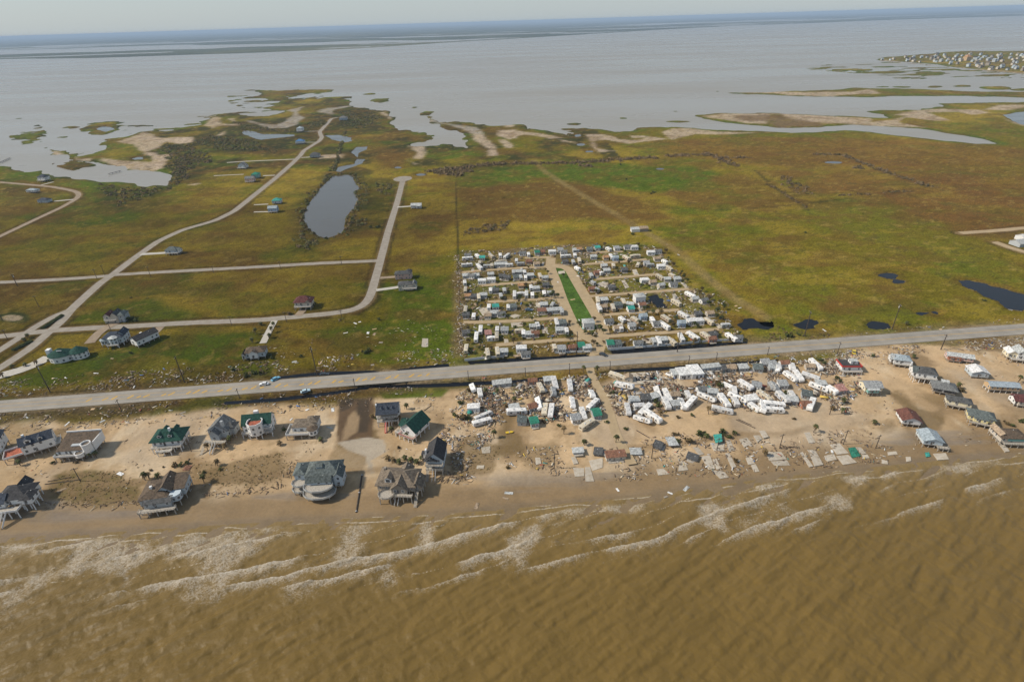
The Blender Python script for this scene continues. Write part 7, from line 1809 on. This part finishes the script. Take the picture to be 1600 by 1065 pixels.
t = thing('water_tank', 'turquoise domed water tank beside the flat white-roofed cabin', 'tank', (x, y, z), 0)
bm = bmesh.new(); bmesh.ops.create_uvsphere(bm, u_segments=14, v_segments=8, radius=1.25)
for v_ in bm.verts:
    v_.co.z = max(-.5, v_.co.z * .9) + .6
part('tank_shell', bm_mesh('tank_shell', bm), ROOF['teal'], t)
part('lid', tube_me('lid', .35, .3, .2, 10), ROOF['teal'], t, (0, 0, 1.7))
x, y, z = GP(*s3((466, 658))[0])
t = thing('skiff', 'small yellow boat stranded at the sandy channel', 'boat', (x, y, z), R(10))
bm = bmesh.new()
add_prism(bm, [(-1.8, -.6), (1.0, -.65), (2.0, 0), (1.0, .65), (-1.8, .6)], .0, .55)
for v_ in bm.verts:
    if v_.co.z < .1:
        v_.co.x *= .8; v_.co.y *= .6
part('hull', bm_mesh('hull', bm), mat('yellow_hull', (.62, .42, .03), .5, .1, 1), t)
part('thwart', box_me('thwart', -.3, .1, -.55, .55, .56, .62), DECK, t)
x, y, z = GP(293, 731)
t = thing('tarp_heap', 'crumpled orange tarp beside the shrubs behind the brown-roofed house', 'tarp', (x, y, z), 0)
bm = bmesh.new(); bmesh.ops.create_grid(bm, x_segments=7, y_segments=7, size=1.5)
for v_ in bm.verts:
    v_.co.z = .25 + rng.uniform(-.2, .5) * max(0, 1 - v_.co.length / 1.8)
part('sheet', bm_mesh('sheet', bm), ROOF['rust'], t)
# piers in the western inlet
for n_, (a, b_, lab) in enumerate([((0, 255), (16, 248), 'dark wooden pier at the left edge of the western inlet'), ((170, 273), (189, 268), 'thin timber jetty across the western inlet')]):
    A_, B_ = G(*a), G(*b_)
    L_ = math.hypot(B_[0] - A_[0], B_[1] - A_[1])
    t = thing('pier', lab, 'pier', (A_[0], A_[1], 0), math.atan2(B_[1] - A_[1], B_[0] - A_[0]))
    part('deck', box_me('deck', 0, L_, -1.0, 1.0, 1.2, 1.45), WALL['dark'], t)
    for i_ in range(int(L_ / 5) + 1):
        part('pile', box_me('pile', -.15, .15, -.9, -.6, -1.5, 1.19), WOODP, t, (i_ * 5 + .3, 0, 0))
# ---------------------------------------------------------------- the far village on its point, east across the marsh
VP = []
cols_v = [('grey', 'bluegrey'), ('bgrey', 'grey'), ('beige', 'dkgrey'), ('beige', 'taupe'), ('bgrey', 'bluegrey'), ('grey', 'char'), ('wood', 'brown')]
for i_, (wm, rm) in enumerate(cols_v):
    root = thing('village_house', 'x', 'house', (0, 0, 0))
    w, d, h = rng.uniform(7.5, 11), rng.uniform(7, 10), rng.uniform(5, 8.5)
    part('wall', wall_mesh('gable', -w / 2, w / 2, -d / 2, d / 2, 0, h, 2.6, 'x'), WALL[wm], root)
    part('roof', roof_mesh('gable' if i_ % 2 else 'hip', -w / 2, w / 2, -d / 2, d / 2, h + .02, 2.8, 'x', .5, .3), ROOF[rm], root)
    part('under_storey_shade', box_me('under_storey_shade', -w / 2 + .3, w / 2 - .3, -d / 2 - .06, -d / 2 + .1, .1, 2.4), DARKIN, root)  # dark sheet on the solid wall, painted shade of an open ground floor
    VP.append([root, False])
vill = GA(z6((380, 186), (600, 196), (850, 216), (1000, 238), (1200, 260), (1450, 283), (1600, 298)) + [(1760, 128), (1740, 88), (1600, 86), (1500, 86), (1440, 88), (1390, 92)])
vr = np.random.RandomState(3)
cand = np.stack([vr.uniform(vill[:, 0].min(), vill[:, 0].max(), 6000), vr.uniform(vill[:, 1].min(), vill[:, 1].max(), 6000)], 1)
cand = cand[sdf(vill, cand[:, 0], cand[:, 1], 1) > 7]
kept = []
for c in cand:
    if all((c[0] - q[0]) ** 2 + (c[1] - q[1]) ** 2 > 17 ** 2 for q in kept):
        kept.append(c)
    if len(kept) >= 200:
        break
kept.sort(key=lambda c: proj(c[0], c[1], 0)[0])
vd = ['grey house with blue-grey roof', 'blue-grey house with grey hip roof', 'beige house with dark grey roof', 'beige house with brownish roof', 'pale house with blue-grey roof', 'grey house with charcoal roof', 'wooden house with dark brown roof']
for n_, c in enumerate(kept):
    p = VP[n_ % len(VP)]
    o = copy_tree(p[0]) if p[1] else p[0]
    p[1] = True
    o.location = (c[0], c[1], max(.3, ground_z(c[0], c[1])) - .1)
    s = vr.uniform(.65, 1.05)
    o.scale = (s, s, s * vr.uniform(.85, 1.2))
    o.rotation_euler = (0, 0, R(vr.choice((0, 90)) + vr.uniform(-12, 25)))
    o['label'] = '%s in the far village, %s of its kind from left' % (vd[n_ % 7], ORD[n_ // 7])
    o['group'] = 'houses of the far village'
x, y = G(1509, 92)
house('village_tower_house', 'tall orange-roofed house standing above the far village', 1510, 95, 10, [('b', -9, 9, -8, 8, 0, 12, 'hip', 8, 'x', 'tan', 'orange')], win=False, scale=.99)
